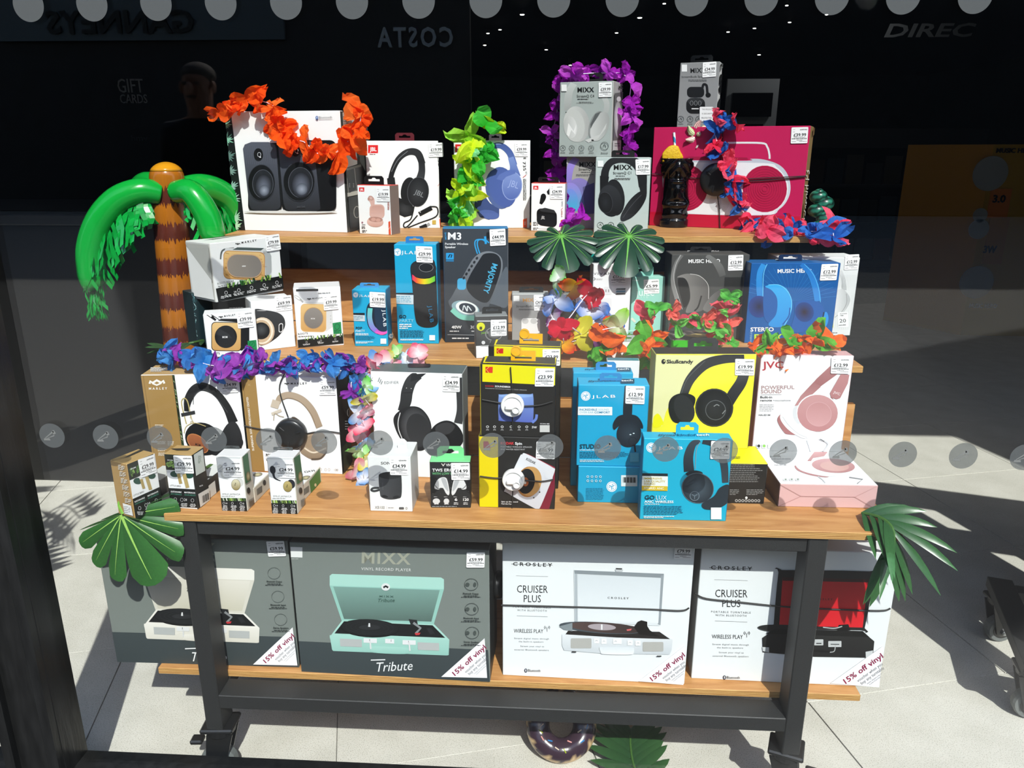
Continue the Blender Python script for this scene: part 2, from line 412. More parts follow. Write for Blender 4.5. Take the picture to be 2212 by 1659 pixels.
for i in range(-9, 12):
    for j in range(-3, 13):
        lx, ly = i*ts+.152, j*ts+.3
        x = -1.067+lx*math.cos(ta)-ly*math.sin(ta); y = 1.647-.8+lx*math.sin(ta)+ly*math.cos(ta)
        if not (-2.8 < x < 3.4 and .75 < y < 6.4): continue
        cs = [(x+u*math.cos(ta)-v*math.sin(ta), y+u*math.sin(ta)+v*math.cos(ta)) for u, v in ((0, 0), (ts, 0), (ts, ts), (0, ts))]
        ys = [c_[1] for c_ in cs]
        if max(ys) < 1.2: continue
        if min(ys) < 1.19:        # cut along the window line
            P = []
            for (xa, ya), (xb, yb_) in zip(cs, cs[1:]+cs[:1]):
                if ya >= 1.19: P.append((xa, ya))
                if (ya-1.19)*(yb_-1.19) < 0: k_ = (1.19-ya)/(yb_-ya); P.append((xa+(xb-xa)*k_, 1.19))
            cx = sum(p[0] for p in P)/len(P); cy = sum(p[1] for p in P)/len(P); n = len(P); P = [(cx+(p-cx)*.994, cy+(q-cy)*.994) for p, q in P]
            mesh_obj('tile', [Vector((p, q, 0)) for p, q in P]+[Vector((p, q, -.02)) for p, q in P], [tuple(range(n)), tuple(range(2*n-1, n-1, -1))]+[(i_, n+i_, n+(i_+1) % n, (i_+1) % n) for i_ in range(n)], M_TILE, floor); continue
        if tme is None:
            o = mesh_obj('tile', tv, tf, M_TILE, floor); tme = o.data
        else: o = bpy.data.objects.new('tile', tme); COL.objects.link(o); o.parent = floor
        o.location = (x, y, random.uniform(-.0006, .0004)); o.rotation_euler = (0, 0, ta)
struct('ceiling', *box_vf(-9, 10, 1.3, 23, 3.2, 3.3), M_CEIL)
struct('wall_back', *box_vf(-9, 10, 23, 23.1, 0, 3.3), M_DARKWALL)
struct('wall_left', *box_vf(-9.1, -9, 1.3, 23, 0, 3.3), M_DARKWALL)
struct('wall_right', *box_vf(10, 10.1, 1.3, 23, 0, 3.3), M_DARKWALL)
M_FACADE = mottled('facade_render', '3a3b3c', '323334', 5, .7)
struct('wall_front', *merge(box_vf(-9.1, 10.1, 1.1, 1.3, 2.62, 6.5), box_vf(-9.1, -2.62, 1.1, 1.3, 0, 2.62), box_vf(2.7, 10.1, 1.1, 1.3, 0, 2.62)), M_FACADE)
# outside: paving and the shaded row of shops across the street, seen only as reflections in the glass
M_PAVE = mat('paving_slabs', 'b4b1a8', .8); t_ = NT(M_PAVE)
tc_ = t_.add('TexCoord'); mp_ = t_.add('Mapping'); mp_.inputs['Rotation'].default_value = (0, 0, R(32)); t_.ln(tc_.outputs['Object'], mp_.inputs[0])
bk = t_.add('TexBrick', i_Scale=1., i_4=.012, offset=.5); bk.inputs['Color1'].default_value = hexc('a29f96'); bk.inputs['Color2'].default_value = hexc('949189'); bk.inputs['Mortar'].default_value = hexc('3c3b38')
bk.inputs['Brick Width'].default_value = .9; bk.inputs['Row Height'].default_value = .6; bk.inputs['Mortar Size'].default_value = .014
t_.ln(mp_.outputs[0], bk.inputs[0]); t_.ln(bk.outputs[0], t_.b.inputs['Base Color'])
struct('pavement', *box_vf(-32, 32, -16, 1.16, -.08, -.02), M_PAVE)
M_BRICKD = mottled('street_facade', '4a4644', '3b3836', 3, .8)
struct('wall_street', *box_vf(-32, 32, -14.4, -14, 0, 9.6), M_BRICKD)
def sign(name, txt, mtl, org, ex, ez, width, h, wgt=1, depth=.03, label=None, cat='sign', parent=None, track=0, shear=0):
    """raised letters on the plane org + ex*u + ez*v"""
    gl, wid = layout(txt, wgt, track); ex, ez = Vector(ex).normalized(), Vector(ez).normalized(); n = ex.cross(ez); kx, ky = width/wid, h/.72; V, F = [], []
    for gx, GV, GF in gl:
        k = len(V); m_ = len(GV)
        V += [Vector(org)+ex*(gx+vx+shear*vy)*kx+ez*vy*ky for vx, vy in GV]; V += [v+n*depth for v in V[k:k+m_]]
        F += [tuple(i+k for i in f) for f in GF]+[tuple(i+k+m_ for i in reversed(f)) for f in GF]
        ed = {}
        for f in GF:
            for a, b in zip(f, f[1:]+f[:1]): ed[(min(a, b), max(a, b))] = ed.get((min(a, b), max(a, b)), 0)+1
        F += [(a+k, b+k, b+k+m_, a+k+m_) for (a, b), c in ed.items() if c == 1]
    o = mesh_obj(name, V, F, mtl, parent)
    if label: tag(o, label, cat)
    return o
M_SIGNW = mat('sign_white', 'f2f2ee', .5)
M_SIGNG = mat('sign_grey', '6a7478', .5)
M_SIGNK = mat('sign_black', '0c0c0c', .5)
def mir(x, y, Y):        # where a thing reflected at this pixel stands, at depth Y behind the window
    p = aty(x, y, 2*GY-Y); return Vector((p.x, Y, p.z))
p = mir(980, 100, -13.95); q = mir(817, 100, -13.95)
sign('shop_sign', 'COSTA', M_SIGNW, (q.x+0, -13.95, p.z), (1, 0, 0), (0, 0, 1), 1, .1) if False else None
wS = abs(p.x-q.x); sign('shop_sign', 'COSTA', M_SIGNW, (p.x, -13.97, p.z), (-1, 0, 0), (0, 0, 1), wS, .36, label='white raised COSTA letters on the shop front across the street', track=.12)
a, b = mir(0, 90, -13.95), mir(610, 0, -13.95)
fb = empty('shop_fascia', (a.x, -13.9, a.z), 'pale grey shop fascia with black lettering across the street', 'shop sign')
part('fascia_board', *box_vf(a.x, b.x, -13.99, -13.9, a.z, a.z+.85), M_SIGNG, fb)
p, q = mir(425, 70, -13.9), mir(105, 70, -13.9)
o = sign('lettering', 'GANNEYS', M_SIGNK, (p.x, -13.88, p.z), (-1, 0, 0), (0, 0, 1), abs(p.x-q.x), .42, parent=None); o.parent = fb; o.matrix_parent_inverse = Matrix.Translation(-fb.location)
# window: frame, glass, film dots
M_GLASS = bpy.data.materials.new('window_glass'); M_GLASS.use_nodes = True; t_ = NT(M_GLASS); t_.n.remove(t_.b)
fr = t_.add('Fresnel', i_IOR=1.5); ge = t_.add('NewGeometry'); io = t_.add('Mix', data_type='FLOAT'); io.inputs[2].default_value = 1.5; io.inputs[3].default_value = 1/1.5; t_.ln(ge.outputs['Backfacing'], io.inputs[0]); t_.ln(io.outputs[0], fr.inputs[0]); tr = t_.add('BsdfTransparent'); tr.inputs[0].default_value = (.965, .975, .97, 1); gl_ = t_.add('BsdfGlossy', i_Roughness=0.)
mxs = t_.add('MixShader'); t_.ln(fr.outputs[0], mxs.inputs[0]); t_.ln(tr.outputs[0], mxs.inputs[1]); t_.ln(gl_.outputs[0], mxs.inputs[2]); t_.ln(mxs.outputs[0], t_.n['Material Output'].inputs[0])
win = []
for k, (x0, x1) in enumerate(((-.965, 2.66), (-2.6, -1.03))):
    w_ = tag(mesh_obj('window_%d' % (k+1), *box_vf(x0, x1, GY-.004, GY+.004, .1, 2.60), M_GLASS), kind='structure'); win.append(w_)
V, F = merge(bev(*box_vf(-1.05, -.942, GY-.045, GY+.03, 0, 2.62), .004), bev(*box_vf(-.962, -.942, GY-.062, GY-.04, 0, 2.62), .003), bev(*box_vf(-1.05, -1.03, GY-.062, GY-.04, 0, 2.62), .003))
struct('trim_1', V, F, M_ALU)
struct('trim_2', *merge(bev(*box_vf(-2.62, 2.7, GY-.05, GY+.03, -.02, .106), .004), bev(*box_vf(-.94, 2.7, GY-.062, GY-.046, -.02, .09), .003)), M_ALU)
struct('trim_3', *bev(*box_vf(-2.62, 2.7, GY-.05, GY+.03, 2.58, 2.64), .004), M_ALU)
struct('trim_4', *merge(bev(*box_vf(2.64, 2.72, GY-.05, GY+.03, 0, 2.62), .004), bev(*box_vf(-2.66, -2.58, GY-.05, GY+.03, 0, 2.62), .004)), M_ALU)
M_FILM = bpy.data.materials.new('frosted_film'); M_FILM.use_nodes = True; t_ = NT(M_FILM); t_.n.remove(t_.b)
tr = t_.add('BsdfTransparent'); tr.inputs[0].default_value = (.95, .97, .96, 1); df = t_.add('BsdfDiffuse'); df.inputs[0].default_value = (.085, .093, .093, 1)
mxs = t_.add('MixShader'); mxs.inputs[0].default_value = .74; t_.ln(tr.outputs[0], mxs.inputs[1]); t_.ln(df.outputs[0], mxs.inputs[2]); t_.ln(mxs.outputs[0], t_.n['Material Output'].inputs[0])
M_FILMD = mat('film_print', '707370', .6)
def disc(r, th, n=40):
    V = [Vector((0, 0, 0))]+[Vector((r*math.cos(2*math.pi*i/n), 0, r*math.sin(2*math.pi*i/n))) for i in range(n)]
    return V, [(0, i % n+1, (i+1) % n+1) for i in range(n)]
dv, df_ = disc(.0226, .0002)
dm = None
def gramo():   # plain horn gramophone mark
    V, F = [], []
    def pg(P): k = len(V); V.extend(Vector((x*.001, 0, z*.001)) for x, z in P); F.append(tuple(range(k, k+len(P))))
    pg([(-16, -9), (-4, -9), (-5, -5), (-15, -5)]); pg([(-13, -4), (-12, -5), (5, 7), (3, 9)]); pg([(2, 10), (3, 2), (8, 4), (6, 10)]); pg([(-9, -4.5), (-8, -5), (4, -1), (5, 2)])
    return V, F
ORD = 'first second third fourth fifth sixth seventh eighth ninth tenth eleventh twelfth thirteenth fourteenth fifteenth sixteenth seventeenth eighteenth nineteenth twentieth'.split()
for k, x in enumerate([.0905+.0962*(k-10) for k in range(0, 19)]):
    if x < -.92: continue
    o = mesh_obj('film_dot', dv, df_, M_FILM); o.location = (x, GY-.0046, EYE-.478); tag(o, 'frosted film dot with grey gramophone mark, %s from the left of lower row' % ORD[k], 'window dot', 'lower row of film dots on the glass')
    mesh_obj('printed_mark', *gramo(), M_FILMD, o, loc=(0, -.0003, 0))
for k in range(0, 15):
    x = -.785+.0968*k
    o = mesh_obj('film_dot', [v*1.04 for v in dv], df_, M_FILM); o.location = (x, GY-.0046, EYE+.203); tag(o, 'plain frosted film dot, %s from the left of upper row' % ORD[k], 'window dot', 'upper row of film dots on the glass')
# ================================================================== the display stand
def wood_mats():
    m = mat('plywood_face', 'c2884e', .5, spec=.3); t = NT(m); tc = t.add('TexCoord'); mp = t.add('Mapping'); mp.inputs['Scale'].default_value = (1.2, 9, 9)
    t.ln(tc.outputs['Object'], mp.inputs[0]); n1 = t.add('TexNoise', i_Scale=5., i_Detail=7., i_Roughness=.65, i_Distortion=.6); t.ln(mp.outputs[0], n1.inputs[0])
    t.ln(t.ramp(n1.outputs[0], [(.25, 'a06a3a'), (.45, 'bf8850'), (.6, 'cf9a60'), (.8, 'dcae76')]), t.b.inputs['Base Color'])
    e = mat('plywood_edge', 'b07a3e', .6, spec=.25); t = NT(e); tc = t.add('TexCoord'); sx = t.add('SeparateXYZ'); t.ln(tc.outputs['Object'], sx.inputs[0])
    mp = t.add('Mapping'); mp.inputs['Scale'].default_value = (3, 3, 60); t.ln(tc.outputs['Object'], mp.inputs[0]); nz = t.add('TexNoise', i_Scale=4., i_Detail=4.); t.ln(mp.outputs[0], nz.inputs[0])
    a = t.add('Math', operation='MULTIPLY_ADD', i_1=1/.0147*4.5, i_2=0.); t.ln(sx.outputs[2], a.inputs[0])
    b = t.add('Math', operation='MULTIPLY_ADD', i_1=.9); t.ln(nz.outputs[0], b.inputs[0]); t.ln(a.outputs[0], b.inputs[2]); fr = t.add('Math', operation='FRACT'); t.ln(b.outputs[0], fr.inputs[0])
    t.ln(t.ramp(fr.outputs[0], [(.0, '7a4d22'), (.12, '94622e'), (.3, 'cf9f5c'), (.55, 'e2b978'), (.8, 'c4924f'), (1, '8a5a2a')]), t.b.inputs['Base Color'])
    return m, e
M_PLY, M_EDGE = wood_mats()
TH = .0147
def board(name, root, cx, cy, w, d, ztop, th=TH, rz=0, vertical=False):
    if vertical: V, F = bev(*box_vf(-w/2, w/2, 0, th, 0, d), .0012)
    else: V, F = bev(*box_vf(-w/2, w/2, 0, d, -th, 0), .0012)
    o = mesh_obj(name, V, F, [M_PLY, M_EDGE], root); o.location = Vector((cx, cy, ztop))-root.location; o.rotation_euler = (0, 0, rz)
    ax = 1 if vertical else 2
    for pl in o.data.polygons: pl.material_index = 0 if abs(pl.normal[ax]) > .75 else 1
    return o
stand = empty('display_stand', (-.05, 1.55, 0), 'stepped plywood display stand on a black steel frame with casters', 'display stand')
board('shelf_board', stand, -.052, 1.266, 1.35, .32, ZFR)
board('shelf_board', stand, -.1, 1.33, 1.449, .30, ZBO)
board('shelf_board', stand, -.06, 1.58, 1.403, .36, ZMI)
a, b = atz(470, 511, ZTO), atz(1798, 511, ZTO); c = (a+b)/2
board('shelf_board', stand, c.x, c.y, (b-a).length, .36, ZTO, rz=math.atan2(b.y-a.y, b.x-a.x))
board('riser_board', stand, -.05, 1.588, 1.378, .768-ZFR, ZFR, vertical=True)
board('riser_board', stand, -.07, 1.945, 1.36, .990-ZMI, ZMI, vertical=True)
def leg(x0, x1, y0, y1, z0, z1): return part('leg', *bev(*box_vf(x0, x1, y0, y1, z0, z1), .002), M_FRAME, stand)
LX = ((-.705, -.671), (.463, .498))
for x0, x1 in LX:
    leg(x0, x1, 1.272, 1.326, .137, ZFR-TH); leg(x0, x1, 2.0, 2.05, .137, ZTO-TH)
    part('side_rail', *bev(*box_vf(x0, x1, 1.326, 2.0, .19, .222), .002), M_FRAME, stand)
    part('side_rail', *bev(*box_vf(x0, x1, 1.326, 2.0, .575, ZFR-TH), .002), M_FRAME, stand)
    part('upright', *bev(*box_vf(x0+.02, x1+.02, 1.66, 1.69, ZFR-TH-.03, ZMI-TH), .002), M_FRAME, stand)
part('cross_rail', *bev(*box_vf(-.671, .463, 1.276, 1.32, .585, ZFR-TH), .002), M_FRAME, stand)
part('cross_rail', *bev(*box_vf(-.671, .463, 1.272, 1.326, .192, .2235), .0015), M_FRAME, stand)
part('cross_rail', *bev(*box_vf(-.671, .463, 2.0, 2.04, .19, .222), .002), M_FRAME, stand)
part('cross_rail', *bev(*box_vf(-.671, .463, 2.01, 2.04, 1.06, ZTO-TH), .002), M_FRAME, stand)
M_TYRE = mat('grey_tyre', '6f7473', .5)
def caster(root, x, y, rz):
    L = root.location; ML = Matrix.Translation(Vector((x, y, 0))-L) @ Matrix.Rotation(rz, 4, 'Z')
    fork = merge(bev(*box_vf(-.034, .034, -.03, .03, .126, .137), .003), lathe([(.024, .11), (.03, .116), (.03, .126)], 20))
    for s_ in (-1, 1):
        k = len(fork[0]); P = [(-.024, .118), (.03, .118), (.006, .03), (-.022, .03), (-.032, .05)]; y0, y1 = s_*.018, s_*.022
        V = [Vector((px, yy, pz)) for yy in (y0, y1) for px, pz in P]; n = len(P)
        F = [tuple(range(n)), tuple(range(2*n-1, n-1, -1))]+[(i, (i+1) % n, n+(i+1) % n, n+i) for i in range(n)]; fork = merge(fork, (V, F))
    c = mesh_obj('caster', [ML @ v for v in fork[0]], fork[1], M_BLACKPL, root)
    wv, wf = lathe([(.02, -.014), (.034, -.014), (.038, -.008), (.038, .008), (.034, .014), (.02, .014)], 28)
    Q = ML @ Matrix.Translation((-.012, 0, .038)) @ Matrix.Rotation(R(90), 4, 'X')
    mesh_obj('wheel', [Q @ v for v in wv], wf, M_TYRE, c, smooth=False)
    hv, hf = lathe([(.006, -.027), (.02, -.0155), (.024, -.0148), (.024, .0148), (.02, .0155), (.006, .027)], 20); mesh_obj('hub', [Q @ v for v in hv], hf, M_BLACKPL, c)
    bv, bf = lathe([(.005, -.031), (.008, -.028), (.008, .028), (.005, .031)], 10); mesh_obj('axle_bolt', [Q @ v for v in bv], bf, M_STEEL, c)
    pv, pf = bev(*box_vf(-.066, -.04, -.012, .012, .084, .095), .003); mesh_obj('brake_pedal', [ML @ v for v in pv], pf, M_BLACKPL, c)
    return c
for x0, x1 in LX:
    caster(stand, (x0+x1)/2, 1.30, R(4) if x0 < 0 else R(160)); caster(stand, (x0+x1)/2, 2.025, R(20))
# a second stand, mostly outside the frame to the right: its casters, frame and added panels shade the floor
st2 = empty('display_stand', (1.55, 2.0, 0), 'dark second display stand cut off by the right edge', 'display stand', rz=0)
ang = R(-17)
def P2(u, v): return Vector((1.12+math.cos(ang)*u-math.sin(ang)*v, 1.585+math.sin(ang)*u+math.cos(ang)*v, 0))
def box2(name, u0, u1, v0, v1, z0, z1, m=None, wood=False):
    V, F = bev(*box_vf(u0, u1, v0, v1, z0, z1), .0015); V = [P2(v.x, v.y)+Vector((0, 0, v.z)) for v in V]
    o = part(name, V, F, [M_PLY, M_EDGE] if wood else M_FRAME, st2)
    if wood:
        for pl in o.data.polygons: pl.material_index = 0 if abs(pl.normal.z) > .75 else 1
for u in (0, 1.0): caster(st2, P2(u, 0).x, P2(u, 0).y, ang+R(185)); caster(st2, P2(u, .315).x, P2(u, .315).y, ang+R(200)); box2('base_rail', u-.03, u+.03, -.05, .36, .137, .165)
box2('base_rail', .03, .97, -.02, .02, .137, .165); box2('base_rail', .03, .97, .295, .335, .137, .165)
for u in (.16, .9): box2('leg', u-.017, u+.017, -.03, .03, .165, ZFR-TH); box2('leg', u-.017, u+.017, .29, .34, .165, ZTO-TH)
for z, u0, v0, v1 in ((ZFR, .06, -.05, .22), (ZMI, .05, .2, .34), (ZTO, .05, .3, .5)): box2('shelf_board', u0, 1.02, v0, v1, z-TH, z, wood=True)
for u0, u1 in ((.06, .45), (.53, 1.0)): box2('back_panel', u0, u1, .345, .36, .165, 1.22)  # added panels that throw the broad floor shadow, gap leaves a lit stripe
box2('side_panel', .06, .075, -.05, .345, .165, .6)  # low panel added to widen the floor shadow
# ================================================================== cartons: where they stand
B = Box
def projpx(P):
    v = Vector(P)-CAM; d = v.dot(CF); return W/2+FPX*v.dot(CR)/d, H/2-FPX*v.dot(CU)/d
WH = 'f7f8f7'
# --- top tier
B('spk', 'speaker_box', 'large white bookshelf speaker carton with leaf-pattern edge, under the orange lei', 'speaker box', ZTO, (510.5, 497.5), (750, 503), (481, 241), .17, {'f': WH, 'r': '5a5a56', 'l': '1d2422', 't': 'f0f0f0'})
B('jb5', 'headphone_box', 'white headphone carton with black on-ear headphones and a red logo', 'headphone box', ZTO, (798, 494), (952, 493), (788, 304), .06, {'f': WH, 'r': '1a1a1a', 't': 'c8283a', 'l': 'd8d8d8'})
B('pnk', 'earbud_box', 'small white earbud carton with pink earbuds, below the black on-ear headphone carton', 'earbud box', ZTO, (777, 505), (845.5, 508), (771, 399), .045, {'f': WH, 'r': '8a7672', 't': 'd03a30'})
B('jb7', 'headphone_box', 'white headphone carton with blue over-ear headphones behind the green lei', 'headphone box', ZTO, (984, 494), (1145, 492.7), (975.8, 303), .06, {'f': WH, 'r': '20222a', 't': 'c8283a'})
B('blk', 'earbud_box', 'small white earbud carton with a black charging case', 'earbud box', ZTO, (1147, 498.6), (1219, 500), (1148, 395), .045, {'f': WH, 'r': 'b8b4b0', 't': 'd03a30'})
B('pur', 'headphone_box', 'grey headphone carton with purple and blue headphones at the bottom of its stack', 'headphone box', ZTO, (1221, 493), (1330, 495), (1210.6, 339), .08, {'f': 'a5a29c', 't': 'b9bcb8', 'r': '8c8a86'})
b_ = BOX['pur']
q0, q1 = [Vector((aty(x, 336, F_).x, F_, b_.z+b_.h)) for x, F_ in ((1207, b_.M.translation.y+.003), (1319.4, b_.M.translation.y-.004))]
B('c4', 'headphone_box', 'grey headphone carton with silver headphones and purple lei, topmost of its stack', 'headphone box', b_.z+b_.h, projpx(q0), (1319.4, 337), (1210, 178), .085, {'f': 'a9b2ae', 'r': 'b6b6b2', 't': 'c0c6c2', 'l': '8a908c'}, yaw=-19)
B('c1', 'headphone_box', 'pale grey headphone carton with black over-ear headphones beside the tiki mug', 'headphone box', ZTO, (1282.3, 502.6), (1399, 504), (1283.5, 340), .075, {'f': 'b9c6c3', 'r': '9fa8a4', 't': 'd5dad8'})
B('pol', 'music_player_box', 'wide crimson music player carton with a kraft side panel', 'speaker box', ZTO, (1402, 487), (1726.7, 500), (1410, 275), .13, {'f': 'c41e58', 'r': '9c7f55', 't': 'b8b4ae', 'l': '8c1840'})
b_ = BOX['pol']
zt = b_.z+b_.h; p0 = b_.M @ Vector((0, .03, b_.h))
yp = b_.M.translation.y; q0 = aty(1461.6, 275, yp+.065); q1 = aty(1545, 275, yp+.035); q0.z = q1.z = zt
class Box3(Box): pass
B('spo', 'earbud_box', 'tall grey sport earbud carton standing on the crimson carton', 'earbud box', zt, projpx(q0), projpx(q1), (1469.4, 136), .05, {'f': '8f9091', 'r': 'e4e4e4', 't': '9b9c9c'})
# --- middle tier
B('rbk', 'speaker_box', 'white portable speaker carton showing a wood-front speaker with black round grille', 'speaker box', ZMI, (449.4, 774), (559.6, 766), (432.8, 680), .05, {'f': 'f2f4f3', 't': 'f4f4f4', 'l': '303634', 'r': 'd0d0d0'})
B('r69', 'speaker_box', 'white carton with black bullet-shaped speaker under the solar speaker carton', 'speaker box', ZMI, (552, 759), (639, 748.7), (537, 652), .07, {'f': 'f6f7f7', 't': 'f2f2f2', 'r': '404040', 'l': 'c0c4c4'}, yaw=32)
B('lfy', 'speaker_box', 'narrow carton with dark teal palm-leaf print at the far left of the middle shelf', 'speaker box', ZMI, (428, 752), (470, 741), (404, 634), .05, {'f': '16292e', 't': '3a4a4c', 'l': '16292e'}, yaw=48)
b_ = BOX['r69']; zt2 = b_.z+b_.h
B('rso', 'speaker_box', 'white solar speaker carton tilted across the two cartons beneath it', 'speaker box', zt2, (467, 653.5), (612.4, 622.9), (453.8, 526), .092, {'f': 'eceeed', 't': 'f2f2f0', 'l': 'd8d8d4', 'r': 'c8c8c8'}, yaw=57)
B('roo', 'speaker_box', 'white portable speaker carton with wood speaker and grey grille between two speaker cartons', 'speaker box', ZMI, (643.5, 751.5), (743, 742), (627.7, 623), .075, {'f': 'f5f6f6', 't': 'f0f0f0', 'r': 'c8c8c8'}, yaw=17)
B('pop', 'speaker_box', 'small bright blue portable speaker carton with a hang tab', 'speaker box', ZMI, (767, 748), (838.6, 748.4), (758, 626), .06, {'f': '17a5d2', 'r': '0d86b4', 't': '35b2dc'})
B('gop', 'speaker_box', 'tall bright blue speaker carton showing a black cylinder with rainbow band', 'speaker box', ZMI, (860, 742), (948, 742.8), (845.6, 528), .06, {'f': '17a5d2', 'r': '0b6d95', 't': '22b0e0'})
B('m3', 'speaker_box', 'tall charcoal speaker carton with a blue top and teal lettering', 'speaker box', ZMI, (962, 740), (1098, 738.6), (954, 493), .05, {'f': '3b4148', 't': '2f7fb4', 'r': '6f7478', 'l': '14527a'})
B('jui', 'phone_mount_box', 'small charcoal car phone mount carton with yellow disc in clear sleeve', 'phone mount box', ZMI, (1028, 774), (1097, 772), (1027, 683), .045, {'f': '4a4a4a', 't': '8a8e8e', 'l': '70767a', 'r': '5a5a5a', 'b': 'ffffff'})
B('sb1', 'earbud_box', 'grey earbud carton with white earbuds, left of the pair behind the flower lei', 'earbud box', ZMI, (1106, 748), (1184, 748), (1106, 635), .04, {'f': '9b9b99', 't': 'b8bab8', 'r': '8a8a88'})
B('sb2', 'earbud_box', 'dark grey earbud carton behind the flower lei, right of the pair', 'earbud box', ZMI, (1190, 750), (1268, 750), (1188, 635), .04, {'f': '5e5c58', 't': '8a8a86'})
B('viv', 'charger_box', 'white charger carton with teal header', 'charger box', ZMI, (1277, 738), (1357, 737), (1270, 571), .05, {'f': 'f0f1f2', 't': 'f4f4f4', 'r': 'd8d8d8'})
B('vi2', 'charger_box', 'white charger carton hidden behind the teal-headed one, only its teal top showing', 'charger box', ZMI, (1277, 722), (1350, 721), (1268, 560), .02, {'f': 'f0f1f2', 't': 'e0e0e0'})
B('min', 'cable_box', 'pale mint cable carton standing with a hang tab', 'cable box', ZMI, (1360, 726), (1430, 725), (1354, 598), .03, {'f': '9fdacb', 't': 'a8e0d2', 'r': '8cc8ba'})
B('mi2', 'cable_box', 'pale mint cable carton lying flat', 'cable box', ZMI, (1352, 747), (1434, 747), (1352, 728), .07, {'f': 'a6e2d6', 't': 'b4ead8', 'r': '3c4040'})
B('mhg', 'headphone_box', 'dark grey headphone carton with grey over-ear headphones', 'headphone box', ZMI, (1440, 733), (1604, 733), (1431.7, 550), .075, {'f': '4b4b49', 't': '565654', 'r': '2a2a2a', 'l': '3a3a38'})
B('mhb', 'headphone_box', 'royal blue headphone carton with light blue headphones', 'headphone box', ZMI, (1606.8, 741), (1795, 740), (1618.6, 568.6), .06, {'f': '12599f', 't': '1c64a2', 'l': '12345c', 'r': '0f4a88'})  # left side's deeper blue has its shade put into the colour
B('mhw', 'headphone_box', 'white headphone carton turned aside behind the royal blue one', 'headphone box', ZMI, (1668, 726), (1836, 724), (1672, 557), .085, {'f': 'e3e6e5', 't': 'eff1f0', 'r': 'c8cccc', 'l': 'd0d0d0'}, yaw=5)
B('grn', 'game_box', 'flat carton with dark photo print and a green front edge under the pink-green lei', 'game box', ZMI, (1449, 758), (1556, 758), (1449, 734), .09, {'f': '35b51e', 't': '6b5f58', 'r': '2a8a18', 'l': '245a1a'})
B('ws1', 'cable_box', 'small white cable carton with grey hang tab, behind the teal-tabbed one', 'cable box', ZMI, (1313, 784), (1378, 784), (1312, 739), .02, {'f': 'f2f2f2', 't': 'b0b4b4', 'r': 'd8d8d8'})
# --- front tier
B('mk1', 'headphone_box', 'kraft and white headphone carton with black headphones, at the left end of front shelf', 'headphone box', ZFR, (334, 1020), (538.5, 1017), (304, 810), .075, {'f': 'fbfbfb', 't': 'c2a06c', 'l': 'a5854f', 'r': '20221e'})
B('mk2', 'headphone_box', 'kraft and white headphone carton with beige headphones and a black side', 'headphone box', ZFR, (541, 1017), (741, 1025), (518.5, 810), .07, {'f': 'fbfbfb', 't': 'e8e8e8', 'r': '1a1c1a', 'l': 'a5854f'})
G4 = None
B('s1', 'earbud_box', 'small black and white earbud carton with kraft side, hanging over the left shelf end', 'earbud box', ZFR, (292, 1120.5), (351.6, 1092), (273, 1003), .045, {'f': 'f4f5f5', 't': 'b8975f', 'l': 'b28f58', 'r': '3a3630'})
B('s2', 'earbud_box', 'small earbud carton with kraft top and green leaf print, second from the left shelf end', 'earbud box', ZFR, (369.7, 1097), (427.7, 1101), (354, 980), .045, {'f': 'f4f5f5', 't': 'b8975f', 'r': '2c2d2b', 'l': 'b28f58'})
B('s3', 'earbud_box', 'small white earbud carton with cream earbud and green side panel', 'earbud box', ZFR, (479.7, 1103), (535.3, 1104.5), (463.6, 985), .04, {'f': 'f6f7f7', 't': 'e8e8e8', 'r': 'd6d4c8'})
B('s4', 'earbud_box', 'small white earbud carton with black and gold earbud', 'earbud box', ZFR, (587.7, 1109), (643.8, 1110.5), (577.8, 988), .04, {'f': 'f6f7f7', 't': 'e8e8e8', 'r': 'd6d4c8'})
B('l1', 'earbud_box', 'earbud carton lying flat behind the leftmost small earbud carton', 'earbud box', ZFR, (320, 1071.7), (350.6, 1071.7), (318, 1036), .07, {'f': '3a3630', 't': 'c8ccc8', 'r': '56524a'}, yaw=-6, wid=.04)
B('l2', 'earbud_box', 'earbud carton lying flat behind the kraft-topped small carton', 'earbud box', ZFR, (410, 1078.5), (452, 1078.5), (405, 1036), .08, {'f': '2c2d2b', 't': 'dfe2df', 'r': '2c2d2b'}, yaw=-5, wid=.045)
B('l3', 'earbud_box', 'white earbud carton lying flat behind the cream earbud carton', 'earbud box', ZFR, (510, 1087), (551.6, 1087), (505, 1052), .075, {'f': 'd8d6cc', 't': 'f2f3f2', 'r': 'd6d2c4'}, yaw=-3, wid=.045)
B('l4', 'earbud_box', 'white earbud carton lying flat behind the black and gold earbud carton', 'earbud box', ZFR, (610, 1083), (656.4, 1082.8), (606, 1046), .095, {'f': 'd8d6cc', 't': 'f2f3f2', 'r': 'd6d2c4'}, yaw=-4, wid=.045)
B('edi', 'headphone_box', 'white headphone carton with large black headphones and a dark clear top', 'headphone box', ZFR, (812, 1027), (1003, 1035), (799, 802), .065, {'f': 'fafbfb', 't': '5e6868', 'r': '8a908f'})
B('son', 'speaker_box', 'small white speaker carton with a dark grey cylinder speaker', 'speaker box', ZFR, (800, 1104), (891, 1106), (792, 985.6), .078, {'f': 'eff1f0', 't': 'e9ebea', 'r': 'c9cbca'})
B('vlo', 'earbud_box', 'small black earbud carton with a green top and silver earbuds', 'earbud box', ZFR, (931, 1097), (1017, 1097.5), (926.7, 996.5), .03, {'f': '2b2d2e', 't': '7fdd94', 'r': '3a3c3c'})
